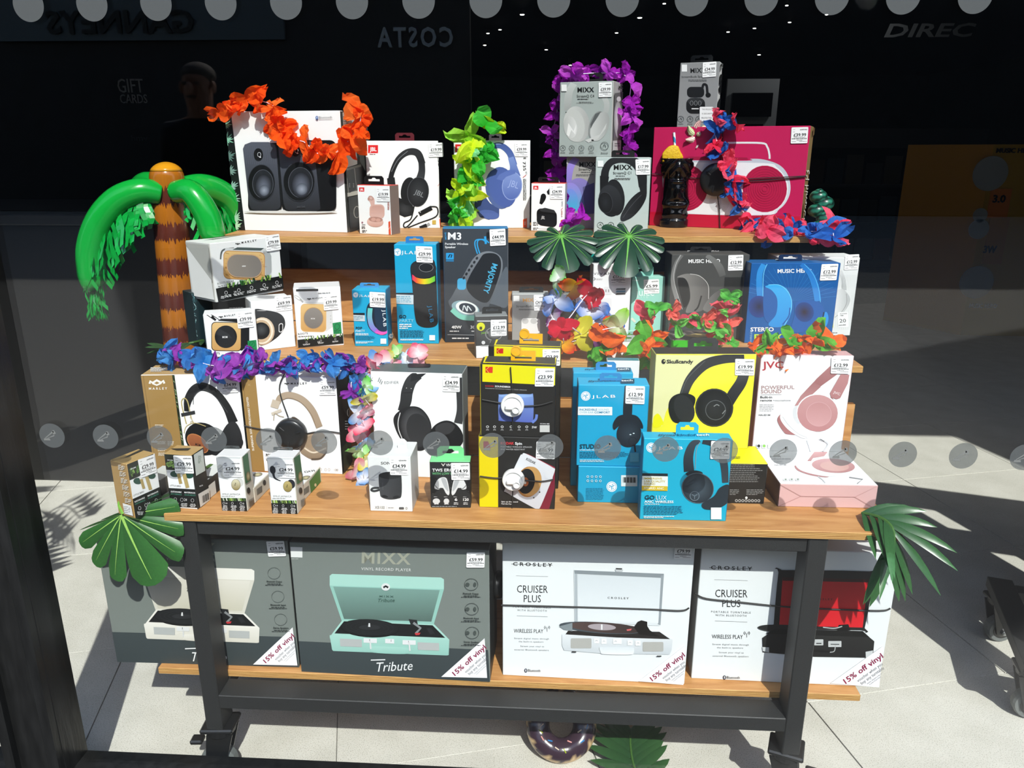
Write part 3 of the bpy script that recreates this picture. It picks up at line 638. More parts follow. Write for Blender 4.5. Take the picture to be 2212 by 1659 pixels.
B('spi', 'speaker_box', 'black and yellow carton with white turntable-style speaker, at the bottom of its stack', 'speaker box', ZFR, (1035.4, 1095), (1198, 1100.8), (1035, 942), .06, {'f': '262523', 't': '1e1e1e', 'r': '1c1b1a', 'l': 'd8c400'})
b_ = BOX['spi']; zk = b_.z+b_.h
B('kb1', 'speaker_box', 'black and yellow speaker carton with a white security disc, topmost of its stack', 'speaker box', zk, (1038, 941), (1197.5, 946), (1043, 786), .05, {'f': '262523', 't': '3a3833', 'r': '1c1b1a', 'l': 'd8c400'})
q0, q1 = aty(1060, 960, 1.462), aty(1207, 966, 1.458); zb_ = ZFR
q0.z = q1.z = zb_
B('kb2', 'speaker_box', 'yellow-topped speaker carton behind the stacked black and yellow ones', 'speaker box', zb_, projpx(aty(*projpx(Vector((q0.x, 1.425, zb_))), 1.425)), projpx(Vector((q1.x, 1.42, zb_))), (1067, 747), .05, {'f': '262523', 't': '3a3833', 'r': '1c1b1a', 'l': '1c1b1a'})
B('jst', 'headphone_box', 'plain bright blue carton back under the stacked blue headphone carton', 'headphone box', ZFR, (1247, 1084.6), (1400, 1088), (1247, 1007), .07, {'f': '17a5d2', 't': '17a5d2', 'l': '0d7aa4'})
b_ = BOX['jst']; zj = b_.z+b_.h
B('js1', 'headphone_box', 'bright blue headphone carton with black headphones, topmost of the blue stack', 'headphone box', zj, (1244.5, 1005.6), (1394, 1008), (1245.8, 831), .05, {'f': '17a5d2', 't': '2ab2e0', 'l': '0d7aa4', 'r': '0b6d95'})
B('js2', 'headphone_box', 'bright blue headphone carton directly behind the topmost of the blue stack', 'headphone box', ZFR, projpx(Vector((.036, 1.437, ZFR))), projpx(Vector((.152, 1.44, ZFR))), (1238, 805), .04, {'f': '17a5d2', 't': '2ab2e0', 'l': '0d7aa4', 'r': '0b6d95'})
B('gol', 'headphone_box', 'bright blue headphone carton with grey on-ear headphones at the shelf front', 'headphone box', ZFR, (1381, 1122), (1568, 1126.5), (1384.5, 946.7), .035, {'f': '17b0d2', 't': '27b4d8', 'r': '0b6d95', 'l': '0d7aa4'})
B('skl', 'headphone_box', 'headphone carton lying flat with yellow top and black printed edge', 'headphone box', ZFR, (1440, 1085), (1650, 1089), (1447, 998), .09, {'f': '252422', 't': 'f0e80c', 'r': '1c1b1a'})
b_ = BOX['skl']; zs_ = b_.z+b_.h
B('sku', 'headphone_box', 'upright yellow headphone carton with black headphones', 'headphone box', zs_, (1405, 969), (1615.8, 969), (1415.6, 765), .055, {'f': 'f2ea3a', 't': '2b2c2b', 'r': '2b2c2b', 'l': 'c8c46a'})
B('jvl', 'headphone_box', 'headphone carton lying flat with a pink side flap and pink headphones', 'headphone box', ZFR, (1679.4, 1094.5), (1890, 1098.5), (1684.5, 1045), .2, {'f': 'dfb6b4', 't': 'fafbfc', 'r': 'c49a98', 'l': '6a5450'}, h=None)
b_ = BOX['jvl']; zv_ = b_.z+b_.h
B('jvu', 'headphone_box', 'upright white headphone carton with pink headphones', 'headphone box', zv_, (1623.7, 974), (1817.3, 976.5), (1639.6, 767), .042, {'f': 'f4f5f7', 't': 'd8aeb0', 'r': 'c8a0a2', 'l': 'd8aeb0'})
B('ws2', 'cable_box', 'small white cable carton with a teal top, behind the blue headphone cartons', 'cable box', ZFR, projpx(Vector((.105, 1.50, ZFR))), projpx(Vector((.170, 1.50, ZFR))), (1317, 779), .025, {'f': 'f2f2f2', 't': '4d8a98', 'r': 'f2f2f2'})
# --- bottom shelf
B('mxw', 'turntable_box', 'grey record player carton with a cream suitcase turntable behind the left leg', 'turntable box', ZBO, (253, 1430), (646.7, 1442), (205, 1158), .14, {'f': '7d8580', 't': '666c6a', 'r': '2c3030', 'l': '202424'})
B('mxt', 'turntable_box', 'grey record player carton with a mint suitcase turntable', 'turntable box', ZBO, (651, 1451), (1058.9, 1473.4), (619, 1170.5), .14, {'f': '7d8580', 't': '666c6a', 'r': '2c3030', 'l': '202424'})
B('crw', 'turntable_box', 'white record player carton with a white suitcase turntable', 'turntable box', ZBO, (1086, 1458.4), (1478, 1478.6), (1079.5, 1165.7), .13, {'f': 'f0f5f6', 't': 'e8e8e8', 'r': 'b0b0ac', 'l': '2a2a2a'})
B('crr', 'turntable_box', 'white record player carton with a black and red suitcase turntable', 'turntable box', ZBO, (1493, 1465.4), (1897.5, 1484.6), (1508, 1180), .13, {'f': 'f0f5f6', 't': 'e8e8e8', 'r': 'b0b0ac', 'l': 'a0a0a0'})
# ================================================================== print on the cartons: top tier
K = '17181a'; DG = '3a3b3d'
def marley(a, c, x0, y0, x1, y1, h, mark=True, mw=None):
    if mark:
        mw = mw or (x1-x0)*.26; dx, dy = x1-x0, y1-y0
        xm = x0-mw*1.25; ym = y0-dy*(mw*1.25)/dx; s_ = mw/6; yy = ym-h*.45
        for k in (-1, 0, 1): a.s(c, s_*.9, [(xm+mw/2+k*s_*1.9-s_, yy+ (s_*.3 if k else 0)), (xm+mw/2+k*s_*1.9, yy-s_*.7), (xm+mw/2+k*s_*1.9+s_, yy+(s_*.3 if k else 0))], False)
        a.s(c, s_*.8, [(xm+mw*.3, yy+s_*.2), (xm+mw*.5, yy+s_*1.1), (xm+mw*.7, yy+s_*.2)], False)
    a.t('MARLEY', c, x0, y0, x1, y1, h, 1, track=.35)
def blue_t(a, x0, y0, x1, y1, h, c='1a1a1a', c2='1d5fa8'):
    w = (x1-x0); a.e(c2, x0+h*.5, (y0-h*.42), h*.55, h*.75); a.s('ffffff', h*.12, [(x0+h*.3, y0-h*.7), (x0+h*.7, y0-h*.2), (x0+h*.5, y0+h*.0), (x0+h*.5, y0-h*.95), (x0+h*.7, y0-h*.65), (x0+h*.3, y0-h*.15)], False)
    a.t('Bluetooth', c, x0+h*1.2, y0, x1, y1, h, 0)
def jlogo(a, x, y, w, h):
    a.p('e02226', [(x, y), (x+w, y), (x+w, y+h), (x, y+h)]); a.t('JBL', 'ffffff', x+w*.22, y+h*.75, x+w*.85, y+h*.75, h*.5, 1)
# large speaker carton
a = Art('spk', ZA)
a.p('141a19', [(92, 225), (165, 222), (298, 1310), (212, 1312)])
rn = random.Random(4)
for k, (cy, cs) in enumerate(((330, '7fb89c'), (470, '86c3a6'), (620, '5f8078'), (760, '7c9a90'), (900, '8fb3a8'), (1010, '9cc0b2'), (1190, 'a3cfae'), (1260, 'b5dcb4'))):
    lx = 92+(cy-225)*.112; rx = 165+(cy-222)*.122; cx = lx+4
    for i in range(7):
        an = R(-75+25*i+rn.uniform(-6, 6)); L = rn.uniform(48, 80); ex_, ey_ = min(rx-3, cx+L*math.cos(an)), cy+L*math.sin(an)*.9
        a.s(cs, (2, 13, 3), [(cx, cy), ((cx+ex_)/2, (cy+ey_)/2+4), (ex_, ey_)], n=4)
blue_t(a, 950, 283, 1102, 280, 22)
# two bookshelf speakers
a.e('d9dad8', 720, 1136, 430, 16)
a.rr('17181a', 330, 505, 640, 1128, 46); a.rr('101113', 640, 480, 1140, 1132, 60)
a.p(('555a66', '2c2e33', 'v'), [(283, 560), (300, 520), (360, 497), (520, 497), (575, 520), (590, 560), (628, 1080), (612, 1110), (580, 1125), (400, 1128), (360, 1110), (340, 1070)])
a.p(('565b68', '26282c', 'v'), [(607, 530), (625, 490), (690, 478), (870, 482), (930, 500), (950, 550), (1005, 1080), (990, 1120), (950, 1132), (720, 1130), (675, 1110), (655, 1060)])
a.p(('17181b', '0d0d0f', 'v'), [(930, 500), (1000, 505), (1080, 520), (1100, 560), (1140, 1060), (1125, 1110), (1080, 1130), (960, 1133), (995, 1110)])
for i in range(16): a.s('61667244'[:6], 2, [(300+i*18, 540), (318+i*18, 700)], False)
for (cx, cy, rx, ry) in ((455, 872, 126, 170), (800, 860, 146, 182)):
    a.e('101113', cx, cy, rx, ry); a.ring('3a3d44', cx, cy, rx, ry, 5); a.e('23252a', cx+14, cy+10, rx*.78, ry*.78); a.ring('5a5e68', cx+14, cy+8, rx*.77, ry*.77, 4)
    a.e(('6a7080', '17181c', 'r'), cx+20, cy+30, rx*.62, ry*.66); a.e(('98a0b0', '4a505c', 'r'), cx+26, cy+68, rx*.36, ry*.3)
for cx, cy in ((428, 610), (770, 575)):
    a.e('0d0e10', cx, cy, 42, 56); a.ring('c8ccd2', cx+8, cy+2, 17, 22, 4); a.e('e8eaee', cx+18, cy+26, 8, 5)
marley(a, '3c3f45', 800, 1096, 860, 1096, 12, True, 60) if False else a.t('MOM', '45484e', 782, 1102, 858, 1100, 20, 1)
a = Art('spk', ZA, 'right')
a.p('d7d6d0', [(1150, 222), (1272, 215), (1305, 700), (1190, 735)]); a.p('77766c', [(1190, 738), (1340, 700), (1352, 925), (1215, 960)]); a.p('c9c6ba', [(1205, 965), (1352, 930), (1356, 970), (1215, 1000)])
a.p('1b1c1d', [(1200, 760), (1275, 740), (1300, 930), (1230, 965)]); a.p('2c2c2c', [(1285, 735), (1345, 722), (1352, 900), (1300, 930)]); a.s('a8a8a4', 5, [(1275, 740), (1298, 930)], False)
for i in range(6): a.e('8c8c88', 1232+(i % 2)*36, 880+(i//2)*14, 5)
a.p('191a1b', [(1218, 1005), (1356, 975), (1368, 1250), (1238, 1300)]); a.ring('bdb9b0', 1298, 1140, 30, 55, 6); a.p('2a2320', [(1250, 1215), (1340, 1190), (1350, 1255), (1262, 1290)]); a.g('6a6a64', 1158, 255, 1225, 360, 5, .3)
# black on-ear
a = Art('jb5', ZA); jlogo(a, 1425, 525, 92, 74); a.g('8a5a5a', 1440, 604, 1520, 618, 1)
a.s(('2a2b2d', '0e0f10', 'v'), (52, 46, 52, 60, 66, 60), [(1630, 930), (1640, 800), (1700, 660), (1790, 590), (1880, 600), (1925, 700)]); a.s(('1a1b1d', '3a3c40', 'v'), (58, 62, 80), [(1915, 660), (1920, 760), (1900, 850)])
a.s('7c8084', 5, [(1640, 770), (1700, 660), (1790, 580)]); a.p('1c1d1f', [(1600, 830), (1670, 820), (1690, 1000), (1830, 1060), (1830, 1170), (1760, 1188), (1690, 1150), (1650, 1060), (1610, 960)])
a.e(('3a3c3f', '101112', 'r'), 1760, 1110, 90, 70, 15); a.e('17181a', 1800, 950, 74, 130, 6); a.e(('36383b', '161719', 'r'), 1885, 955, 100, 138, 6); a.ring('4e5156', 1885, 955, 100, 138, 5, 6); a.t('JBL', '8c9095', 1850, 972, 1930, 1008, 46, 0)
a.s('1b1c1e', 12, [(1850, 1080), (1820, 1200), (1760, 1240), (1755, 1275), (1790, 1270), (1880, 1170)]); a.s('1b1c1e', 12, [(2000, 1090), (2060, 1100), (2050, 1180), (1900, 1240), (1790, 1285)]); a.s('141517', 42, [(1895, 1160), (2010, 1100)], False); a.e('d0d2d4', 1905, 1140, 5)
a.s('101113', 36, [(1900, 1290), (1965, 1262)], False); a.s('9a9ea2', 26, [(1968, 1262), (1992, 1246)], False)
a.r('c8aa50', 2015, 1215, 2050, 1252); a.p('e85a28', [(2080, 1205), (2118, 1200), (2118, 1288), (2086, 1270)]); a.ring('ffffff', 2103, 1243, 13, 18, 3)
a.t('E520C', '2a2a2a', 2062, 620, 2080, 800, 28, 0); a.t('USB-C', '8a8a8a', 2088, 806, 2096, 878, 20, 0); a.s('d03a30', 4, [(2066, 902), (2102, 878)], False); a.g('9a9a9a', 2076, 905, 2104, 1190, 28, .5); 
price('jb5', ZA, (1978, 506), (2112, 502), (1985, 636), '19.99', '24.99')
tab('jb5', ZA, 1675, 1850, 412, 476, '5c1c26')
# pink earbuds
a = Art('pnk', ZA); jlogo(a, 1343, 914, 48, 38)
a.s('dcb2a6', (44, 50, 30), [(1438, 1015), (1460, 1030), (1470, 1085)]); a.e(('e8c4b8', 'b88c80', 'r'), 1452, 1012, 26, 20, 30); a.e('c09080', 1432, 1020, 10, 14)
a.rr('dcb0a2', 1440, 1070, 1578, 1200, 40); a.rr(('cf9f92', 'e2bbae', 'v'), 1450, 1082, 1570, 1200, 34); a.e(('f0cfc2', 'd0a090', 'v'), 1492, 1232, 76, 46, 4); a.e('b88a7c', 1496, 1208, 66, 24, 4); a.e('d8a898', 1476, 1208, 22, 16); a.e('d8a898', 1520, 1214, 22, 16)
a.e('a06a78', 1374, 1236, 8); a.g('9a9a9a', 1370, 1250, 1420, 1264, 1); a.g('4a4a4a', 1368, 1270, 1404, 1296, 2); a.g('4a4a4a', 1372, 1304, 1420, 1330, 2)
a.p('e0522a', [(1614, 1230), (1634, 1222), (1640, 1346), (1618, 1346)]); a.s('ffffff', 3, [(1616, 1300), (1638, 1270)], False); a.g('d08a80', 1606, 1050, 1630, 1120, 7)
price('pnk', ZA, (1500, 915), (1622, 916), (1508, 1042), '19.99', '49.99'); tab('pnk', ZA, 1390, 1570, 808, 886, '161616')
# blue over-ear
a = Art('jb7', ZB); jlogo(a, 175, 776, 76, 68)
BL1, BL2 = '6f86c4', '3f5596'
a.s((BL2, '5a72b4', 'v'), (40, 44, 50, 52, 56, 58), [(430, 900), (450, 850), (510, 795), (580, 790), (650, 850), (690, 960)]); a.s(('7d94cf', '4d64a8', 'v'), (50, 60, 80, 96), [(660, 890), (682, 960), (690, 1010), (700, 1060)]); a.s('9db0de', 5, [(450, 830), (510, 778), (580, 774)])
a.p('3c4f86', [(340, 1180), (420, 1210), (480, 1290), (560, 1340), (560, 1400), (470, 1436), (390, 1410), (345, 1330)]); a.e('4f65a6', 470, 1390, 90, 40, 10); a.e('1c2440', 410, 1412, 14, 6)
a.e((BL2, '54689f', 'v'), 560, 1165, 118, 178, -12); a.e('4a60a4', 590, 1150, 120, 180, -14); a.e(('8398d2', '4f66ac', 'v'), 672, 1140, 86, 122, 6); a.ring('93a6da', 672, 1140, 88, 124, 6, 6); a.t('JBL', '9fb0e0', 640, 1138, 722, 1165, 60, 0); a.p('5a70b4', [(535, 1080), (560, 1040), (640, 1000), (700, 1000), (700, 1030), (620, 1060), (590, 1095)])
a.t('E', K, 772, 890, 772, 905, 22, 1); a.t('735', '2a2a2a', 765, 925, 770, 1008, 26, 0); a.t('BT', '8a8a8a', 788, 1012, 790, 1040, 14, 0); a.s('d03a30', 4, [(766, 1066), (796, 1042)], False); a.g('9a9a9a', 768, 1075, 798, 1265, 22)
a.p('e85a28', [(768, 1432), (802, 1420), (802, 1505), (768, 1500)]); a.g('ffd0c0', 776, 1450, 796, 1480, 3)
price('jb7', ZB, (694, 762), (806, 762), (700, 882), '39.99', '89.99'); tab('jb7', ZB, 470, 582, 682, 738, '4a4a4c')
# black case earbuds
a = Art('blk', ZB); jlogo(a, 858, 1138, 44, 34); a.s(('2a2b2c', '060606', 'v'), (30, 46, 24), [(946, 1218), (942, 1250), (922, 1298)]); a.e('0c0c0c', 946, 1236, 24, 30); a.p(K, [(975, 1190), (998, 1160), (1000, 1215), (985, 1215)])
a.rr('0b0b0c', 888, 1330, 1064, 1480, 44, 26); a.p('2c2d2f', [(905, 1345), (960, 1330), (1040, 1350), (1060, 1380), (1000, 1372), (930, 1362)]); a.t('JBL', 'c8c8c8', 928, 1425, 958, 1430, 26, 1); a.e('dcdcdc', 980, 1512, 80, 6)
a.g('5a5a5a', 856, 1452, 905, 1490, 3); a.g('5a5a5a', 856, 1502, 905, 1524, 2); a.p('e0522a', [(1098, 1440), (1114, 1432), (1114, 1534), (1096, 1534)]); a.s('ffffff', 3, [(1097, 1506), (1113, 1470)], False); a.t('C 092', '9a9a9a', 1104, 1240, 1104, 1320, 14, 0); a.s('d03a30', 3, [(1100, 1350), (1116, 1330)], False); a.g('e0a090', 1102, 1352, 1114, 1410, 6)
price('blk', ZB, (1006, 1130), (1120, 1130), (1006, 1254), '34.99', '49.99'); tab('blk', ZB, 900, 1078, 1062, 1112, '1a1416')
# silver headphones carton
MX = '1d1f1f'
a = Art('c4', ZB)
a.s(('c9cdca', 'a6a9a6', 'v'), (60, 62, 66, 60), [(1215, 242), (1175, 310), (1160, 400), (1160, 480)]); a.s('a9acaa', 3, [(1140, 490), (1200, 400)], False); a.s(('c2c6c3', 'b2b4b1', 'v'), (50, 48, 46), [(1460, 330), (1500, 420), (1490, 500)]); a.s('2a2c2c', 9, [(1140, 498), (1170, 490), (1198, 455)])
a.e(('d6d8d5', 'b0b1ae', 'h'), 1240, 600, 112, 158, -8); a.e('c8cac6', 1215, 610, 92, 145, -8); a.e(('b9bbb8', 'dfe0dd', 'h'), 1182, 625, 58, 98, -8); a.p('efefec', [(1150, 690), (1165, 590), (1210, 660), (1235, 600), (1225, 690), (1190, 650), (1170, 710)])
a.e('8d918f', 1410, 610, 62, 130, 18); a.e(('cfd1ce', 'a3a5a2', 'h'), 1440, 620, 74, 135, 22); a.p('5d6160', [(1358, 600), (1400, 510), (1450, 490), (1420, 540), (1380, 600), (1360, 640)]); a.p('cccdca', [(1310, 740), (1440, 690), (1500, 590), (1490, 640), (1420, 730), (1340, 762)]); a.rr('202222', 1366, 734, 1386, 746, 4)
a.t('MIXX', MX, 1243, 320, 1388, 318, 42, 1, .04); a.t('StreamQ C4', MX, 1238, 366, 1392, 364, 24, 0); a.g('3a3c3c', 1245, 376, 1388, 386, 1, .6); a.g('5a5c5c', 1230, 402, 1395, 420, 2, .4, al='c')
for x in (1117, 1195, 1280, 1366): a.icon('5d6462', x, 808, 24); a.g('5a5e5c', x-30, 840, x+30, 856, 2, .4, al='c')
a.icon('5d6462', 1482, 790, 36); a.t('Bluetooth', '3a3c3c', 1450, 858, 1512, 858, 12, 1); a.r('f2f3f2', 1106, 254, 1152, 312)
price('c4', ZB, (1432, 236), (1548, 232), (1430, 364), '39.99', '49.99'); tab('c4', ZB, 1315, 1465, 150, 236, '1c1d1d')
a = Art('c4', ZB, 'right'); a.t('MIXX', MX, 1598, 292, 1650, 286, 30, 1); a.p('6a6a68', [(1560, 330), (1640, 320), (1625, 830), (1545, 870)]); a.e(('f0f0ee', 'a8a8a4', 'r'), 1590, 560, 34, 160); a.e('dcdcd8', 1598, 380, 20, 22); a.p('c9cac7', [(1545, 745), (1628, 740), (1622, 830), (1540, 872)]); a.g('7a7a78', 1560, 762, 1612, 800, 2)
# purple
a = Art('pur', ZB); a.s(('a58fe0', '8a79c8', 'v'), (56, 60, 62, 52), [(1240, 890), (1190, 960), (1165, 1060), (1172, 1130)]); a.e(('8f7fc4', '6b7cae', 'v'), 1260, 1190, 110, 120, -10); a.e(('9a88d8', '4fb0d8', 'v'), 1190, 1240, 92, 130, -8); a.e(('7d8ee0', '3fb6da', 'v'), 1185, 1255, 62, 92, -8); a.p('5c5a86', [(1290, 1150), (1390, 1110), (1390, 1380), (1310, 1390)])
a.t('MIXX', MX, 1257, 972, 1402, 970, 42, 1, .04); a.t('StreamQ C3', MX, 1254, 1005, 1404, 1004, 22, 0); a.g('3a3c3c', 1275, 1016, 1400, 1026, 1); a.g('6a6a6a', 1232, 1036, 1400, 1056, 2); a.r('f2f3f2', 1106, 892, 1154, 948)
for x in (1150, 1230): a.icon('5d6462', x, 1420, 24)
# black C1
a = Art('c1', ZB); a.s(('222326', '151618', 'v'), (70, 66, 60, 66, 84, 90, 70), [(1480, 1090), (1490, 1000), (1540, 930), (1640, 905), (1740, 930), (1800, 1010), (1815, 1150)]); a.p('141517', [(1440, 1050), (1520, 1060), (1510, 1130), (1570, 1180), (1500, 1240), (1440, 1200)]); a.e('1b1c1f', 1570, 1240, 86, 160, -6); a.e(('2d2f33', '131416', 'v'), 1530, 1270, 100, 140, -10); a.e(('24262a', '101113', 'r'), 1488, 1285, 62, 92, -8); a.ring('3c3e43', 1488, 1285, 64, 94, 4, -8)
a.e('17181a', 1740, 1310, 60, 160, 38); a.e(('2c2e31', '101113', 'h'), 1722, 1330, 52, 150, 40); a.s('4a4c50', 4, [(1640, 1420), (1700, 1330), (1790, 1230), (1840, 1200)]); a.p('1a1b1d', [(1785, 1150), (1850, 1120), (1850, 1210), (1800, 1220)])
a.t('MIXX', MX, 1558, 998, 1722, 996, 44, 1, .04); a.t('StreamQ C1', MX, 1554, 1038, 1720, 1036, 24, 0); a.g('3a3c3c', 1578, 1048, 1700, 1058, 1); a.g('5a5c5c', 1530, 1068, 1742, 1088, 2, al='c')
for x in (1444, 1536, 1626): a.icon('5d6b68', x, 1482, 28); a.g('4a5250', x-40, 1520, x+40, 1536, 2, al='c')
a.t('Bluetooth 5.3', '2a2c2c', 1762, 1530, 1840, 1530, 16, 1); a.r('eef0ef', 1420, 918, 1470, 972)
price('c1', ZB, (1750, 908), (1875, 905), (1755, 1042), '17.99', '19.99'); tab('c1', ZB, 1540, 1742, 828, 890, '141414')
# crimson radio carton
a = Art('pol', ZC)
a.p('c00f35', [(85, 1340), (1345, 1380), (1338, 1500), (80, 1450)]); a.s('e8ebee', 16, [(740, 766), (1020, 768), (1070, 800), (1088, 860), (1090, 900)], n=5)
a.ps(('c3cad6', 'dfe4ea', 'v'), [(200, 1130), (200, 1030), (250, 960), (330, 915), (900, 915), (930, 900), (1040, 905), (1170, 950), (1240, 1030), (1265, 1140), (1240, 1240), (1170, 1320), (1040, 1370), (300, 1350), (220, 1270)]); a.ps('eef1f4', [(215, 1130), (225, 1040), (300, 950), (360, 930), (1040, 935), (1150, 970), (1225, 1060), (1245, 1150), (1215, 1250), (1140, 1330), (1040, 1365), (320, 1345), (235, 1260)])
a.p('a31a45', [(330, 905), (420, 880), (900, 888), (915, 905)])
a.e('b81848', 1050, 1150, 185, 195); a.e('b71a48', 390, 1140, 185, 195)
for i in range(9): a.ring('a01440', 1050, 1150, 175-i*19, 185-i*20, 3)
for i in range(9): a.ring('a01440', 390, 1140, 175-i*19, 185-i*20, 3)
for i in range(1, 9):
    for k in range(i*6): an = 2*math.pi*k/(i*6); a.e('8a9098', 672+i*10*math.cos(an), 1262+i*10*math.sin(an), 2.6, n=5); a.b.n -= 1
a.b.n += 2
price('pol', ZC, (1274, 638), (1414, 634), (1266, 772), '39.99', '47.96')
a = Art('pol', ZC, 'right'); a.t('Polaroid P3', 'f2efe6', 1395, 1440, 1418, 985, 34, 0); a.t('Music Player', 'f2efe6', 1428, 1420, 1446, 950, 26, 0); a.p('7a6040', [(1445, 660), (1505, 655), (1500, 712), (1440, 715)]); a.t('polaroid', 'd8d0c0', 1455, 690, 1490, 686, 8, 0)
# sport earbuds
a = Art('spo', ZC); a.t('MIXX', MX, 428, 184, 560, 180, 40, 1, .04); a.t('StreamBuds Sports', '1e2020', 355, 226, 560, 220, 18, 0); a.g('4a4c4c', 370, 238, 610, 258, 2, al='c'); a.r('f2f3f2', 358, 114, 402, 172)
a.rr('17181a', 402, 300, 545, 388, 34); a.s('17181a', 20, [(530, 310), (540, 280), (565, 290), (572, 350), (580, 385)]); a.e('101112', 578, 368, 22, 20); a.rr('141516', 396, 392, 552, 522, 48); a.e('2c2e30', 472, 420, 68, 30)
for x in (440, 475, 508): a.ring('8a8c8e', x, 435, 14, 20, 3)
a.r('e8e8e8', 440, 478, 500, 486); 
for x in (350, 428, 500): a.icon('55585a', x, 568, 26); a.g('6a6c6c', x-30, 602, x+30, 616, 2, al='c')
price('spo', ZC, (534, 98), (648, 88), (530, 222), '34.99', '39.99')
b_ = BOX['spo']
a.rr('f2f2f2', 508, 466, 622, 588, 8); a.t('THIS PRODUCT', '4a4a4a', 526, 494, 618, 494, 14, 0); a.t('IS SECURITY', '4a4a4a', 526, 530, 614, 530, 14, 0); a.t('PROTECTED', '4a4a4a', 522, 566, 610, 566, 14, 0)
a = Art('spo', ZC, 'right'); a.p('8e9090', [(656, 88), (736, 96), (728, 165), (652, 155)]); a.t('MIXX', MX, 672, 132, 722, 135, 26, 1); a.s('1c1d1f', 20, [(672, 280), (666, 230), (684, 205), (694, 250), (685, 290), (680, 350)]); a.e('101112', 676, 320, 16, 34); a.e('17181a', 670, 440, 20, 50, 10)
tab('spo', ZC, 430, 615, 35, 96, '1a1b1b')
# ================================================================== print on the cartons: middle tier
def jlab(a, x, y, r, c='ffffff', txt=None):
    a.ring(c, x, y, r, r, r*.13)
    a.e(c, x, y, r*.78); q = '17a5d2'
    for k in range(3):
        an = R(90+120*k); a.s(q, r*.16, [(x, y), (x+r*.6*math.cos(an), y+r*.6*math.sin(an))], False); an2 = R(60+120*k); a.s(q, r*.12, [(x+r*.62*math.cos(an2), y+r*.62*math.sin(an2)), (x+r*.3*math.cos(an2-.5), y+r*.3*math.sin(an2-.5))], False)
    if txt: a.t('JLAB', c, *txt, 0, .1)
def footer(a, P, leaf, seed=3, icons=3, ic='d8d8d8'):
    """black band with icons along the bottom of the portable speaker cartons; P = TL, TR, BR, BL"""
    a.p('101312', P); (x0, y0), (x1, y1), (x2, y2), (x3, y3) = P; sk = y1-y0
    a.leafband(x0+(x1-x0)*leaf[0], y0-leaf[2], x0+(x1-x0)*leaf[1], y0+leaf[2]*.6, ('86b84a', '4c8a34', 'b6d878', '17261a', 'e8efdc', '2a5a2a'), 30, seed, sk) if sk == 0 else None
    rn = random.Random(seed)
    for i in range(34):
        u = rn.uniform(leaf[0], leaf[1]); X = x0+(x1-x0)*u; Y = y0+(y1-y0)*u; w_ = (x1-x0)*rn.uniform(.006, .022); d_ = rn.uniform(-1, 1)*leaf[2]*.8
        a.p(rn.choice(('86b84a', '4c8a34', 'b6d878', '17261a', 'e8efdc', '2a5a2a', '6aa03e')), [(X+d_, Y-leaf[2]), (X+d_+w_, Y-leaf[2]), (X+w_*1.5, Y+leaf[2]*.5), (X, Y+leaf[2]*.5)]); a.b.n -= 1
    a.b.n += 1
    for i in range(icons):
        u = (i+.6)/(icons+.2); X = x3+(x2-x3)*u; Y = (y0+y3)/2+(y1-y0)*u; h_ = (y3-y0); a.ring(ic, X, Y-h_*.1, h_*.11, h_*.13, h_*.025); a.g(ic, X-(x2-x3)*.09, Y+h_*.14, X+(x2-x3)*.09, Y+h_*.34, 2, .5, seed=i+seed, al='c', sk=(y2-y3)*.18)
WD = ('e0bd80', 'c99a5a', 'v')
# solar speaker
a = Art('rso', ZR)
marley(a, K, 752, 208, 940, 176, 24, True, 62)
a.s('59605f', (16, 20, 16), [(660, 262), (520, 290), (492, 400), (545, 545), (600, 600)]); a.ps('cfd2d1', [(545, 285), (640, 262), (1010, 262), (1060, 290), (1110, 340), (1125, 560), (1050, 640), (640, 600), (560, 520)]); a.p('4c5856', [(700, 252), (1030, 262), (990, 294), (640, 284)]); a.p('a9adac', [(1015, 300), (1090, 300), (1120, 360), (1122, 560), (1050, 650), (1040, 400)])
a.rr('c08a4c', 528, 290, 1040, 640, 62, 24); a.rr(WD, 536, 298, 1030, 632, 56, 24)
rn = random.Random(9)
for i in range(22): y = rn.uniform(310, 620); x = rn.choice([rn.uniform(540, 580), rn.uniform(960, 1020)]); a.s('a87238', 3, [(x, y), (x+rn.uniform(20, 50), y+rn.uniform(2, 8))], False)
a.rr('c9a27a', 562, 328, 1002, 618, 128, 18); a.rr(('8f877d', '7c7670', 'h'), 572, 338, 992, 610, 122, 18); a.t('MM', 'e8e8e4', 752, 494, 798, 492, 18, 1)
a.t('ROOTS SOLAR', '2a2c2a', 448, 712, 655, 676, 24, 0); a.g('3a3c3a', 455, 728, 720, 742, 1, .5, sk=-45)
footer(a, [(428, 762), (1255, 600), (1275, 755), (460, 935)], (.15, .98, 40), 5, 5)
a.t('14', 'ffffff', 648, 818, 682, 812, 26, 0)
price('rso', ZR, (1028, 110), (1205, 85), (1055, 305), '79.99', '99.99')
a = Art('rso', ZR, 'top'); a.p('4a4844', [(270, 168), (690, 95), (805, 97), (470, 150), (400, 160)]); a.p('cfa04a', [(955, 72), (1170, 82), (1085, 102)])
a = Art('rso', ZR, 'left'); a.p('b8b8b2', [(75, 195), (360, 225), (410, 670), (170, 380)]); a.p('efefec', [(90, 240), (400, 660), (440, 900), (180, 850)])  # left face split diagonally: grey above, near-white below
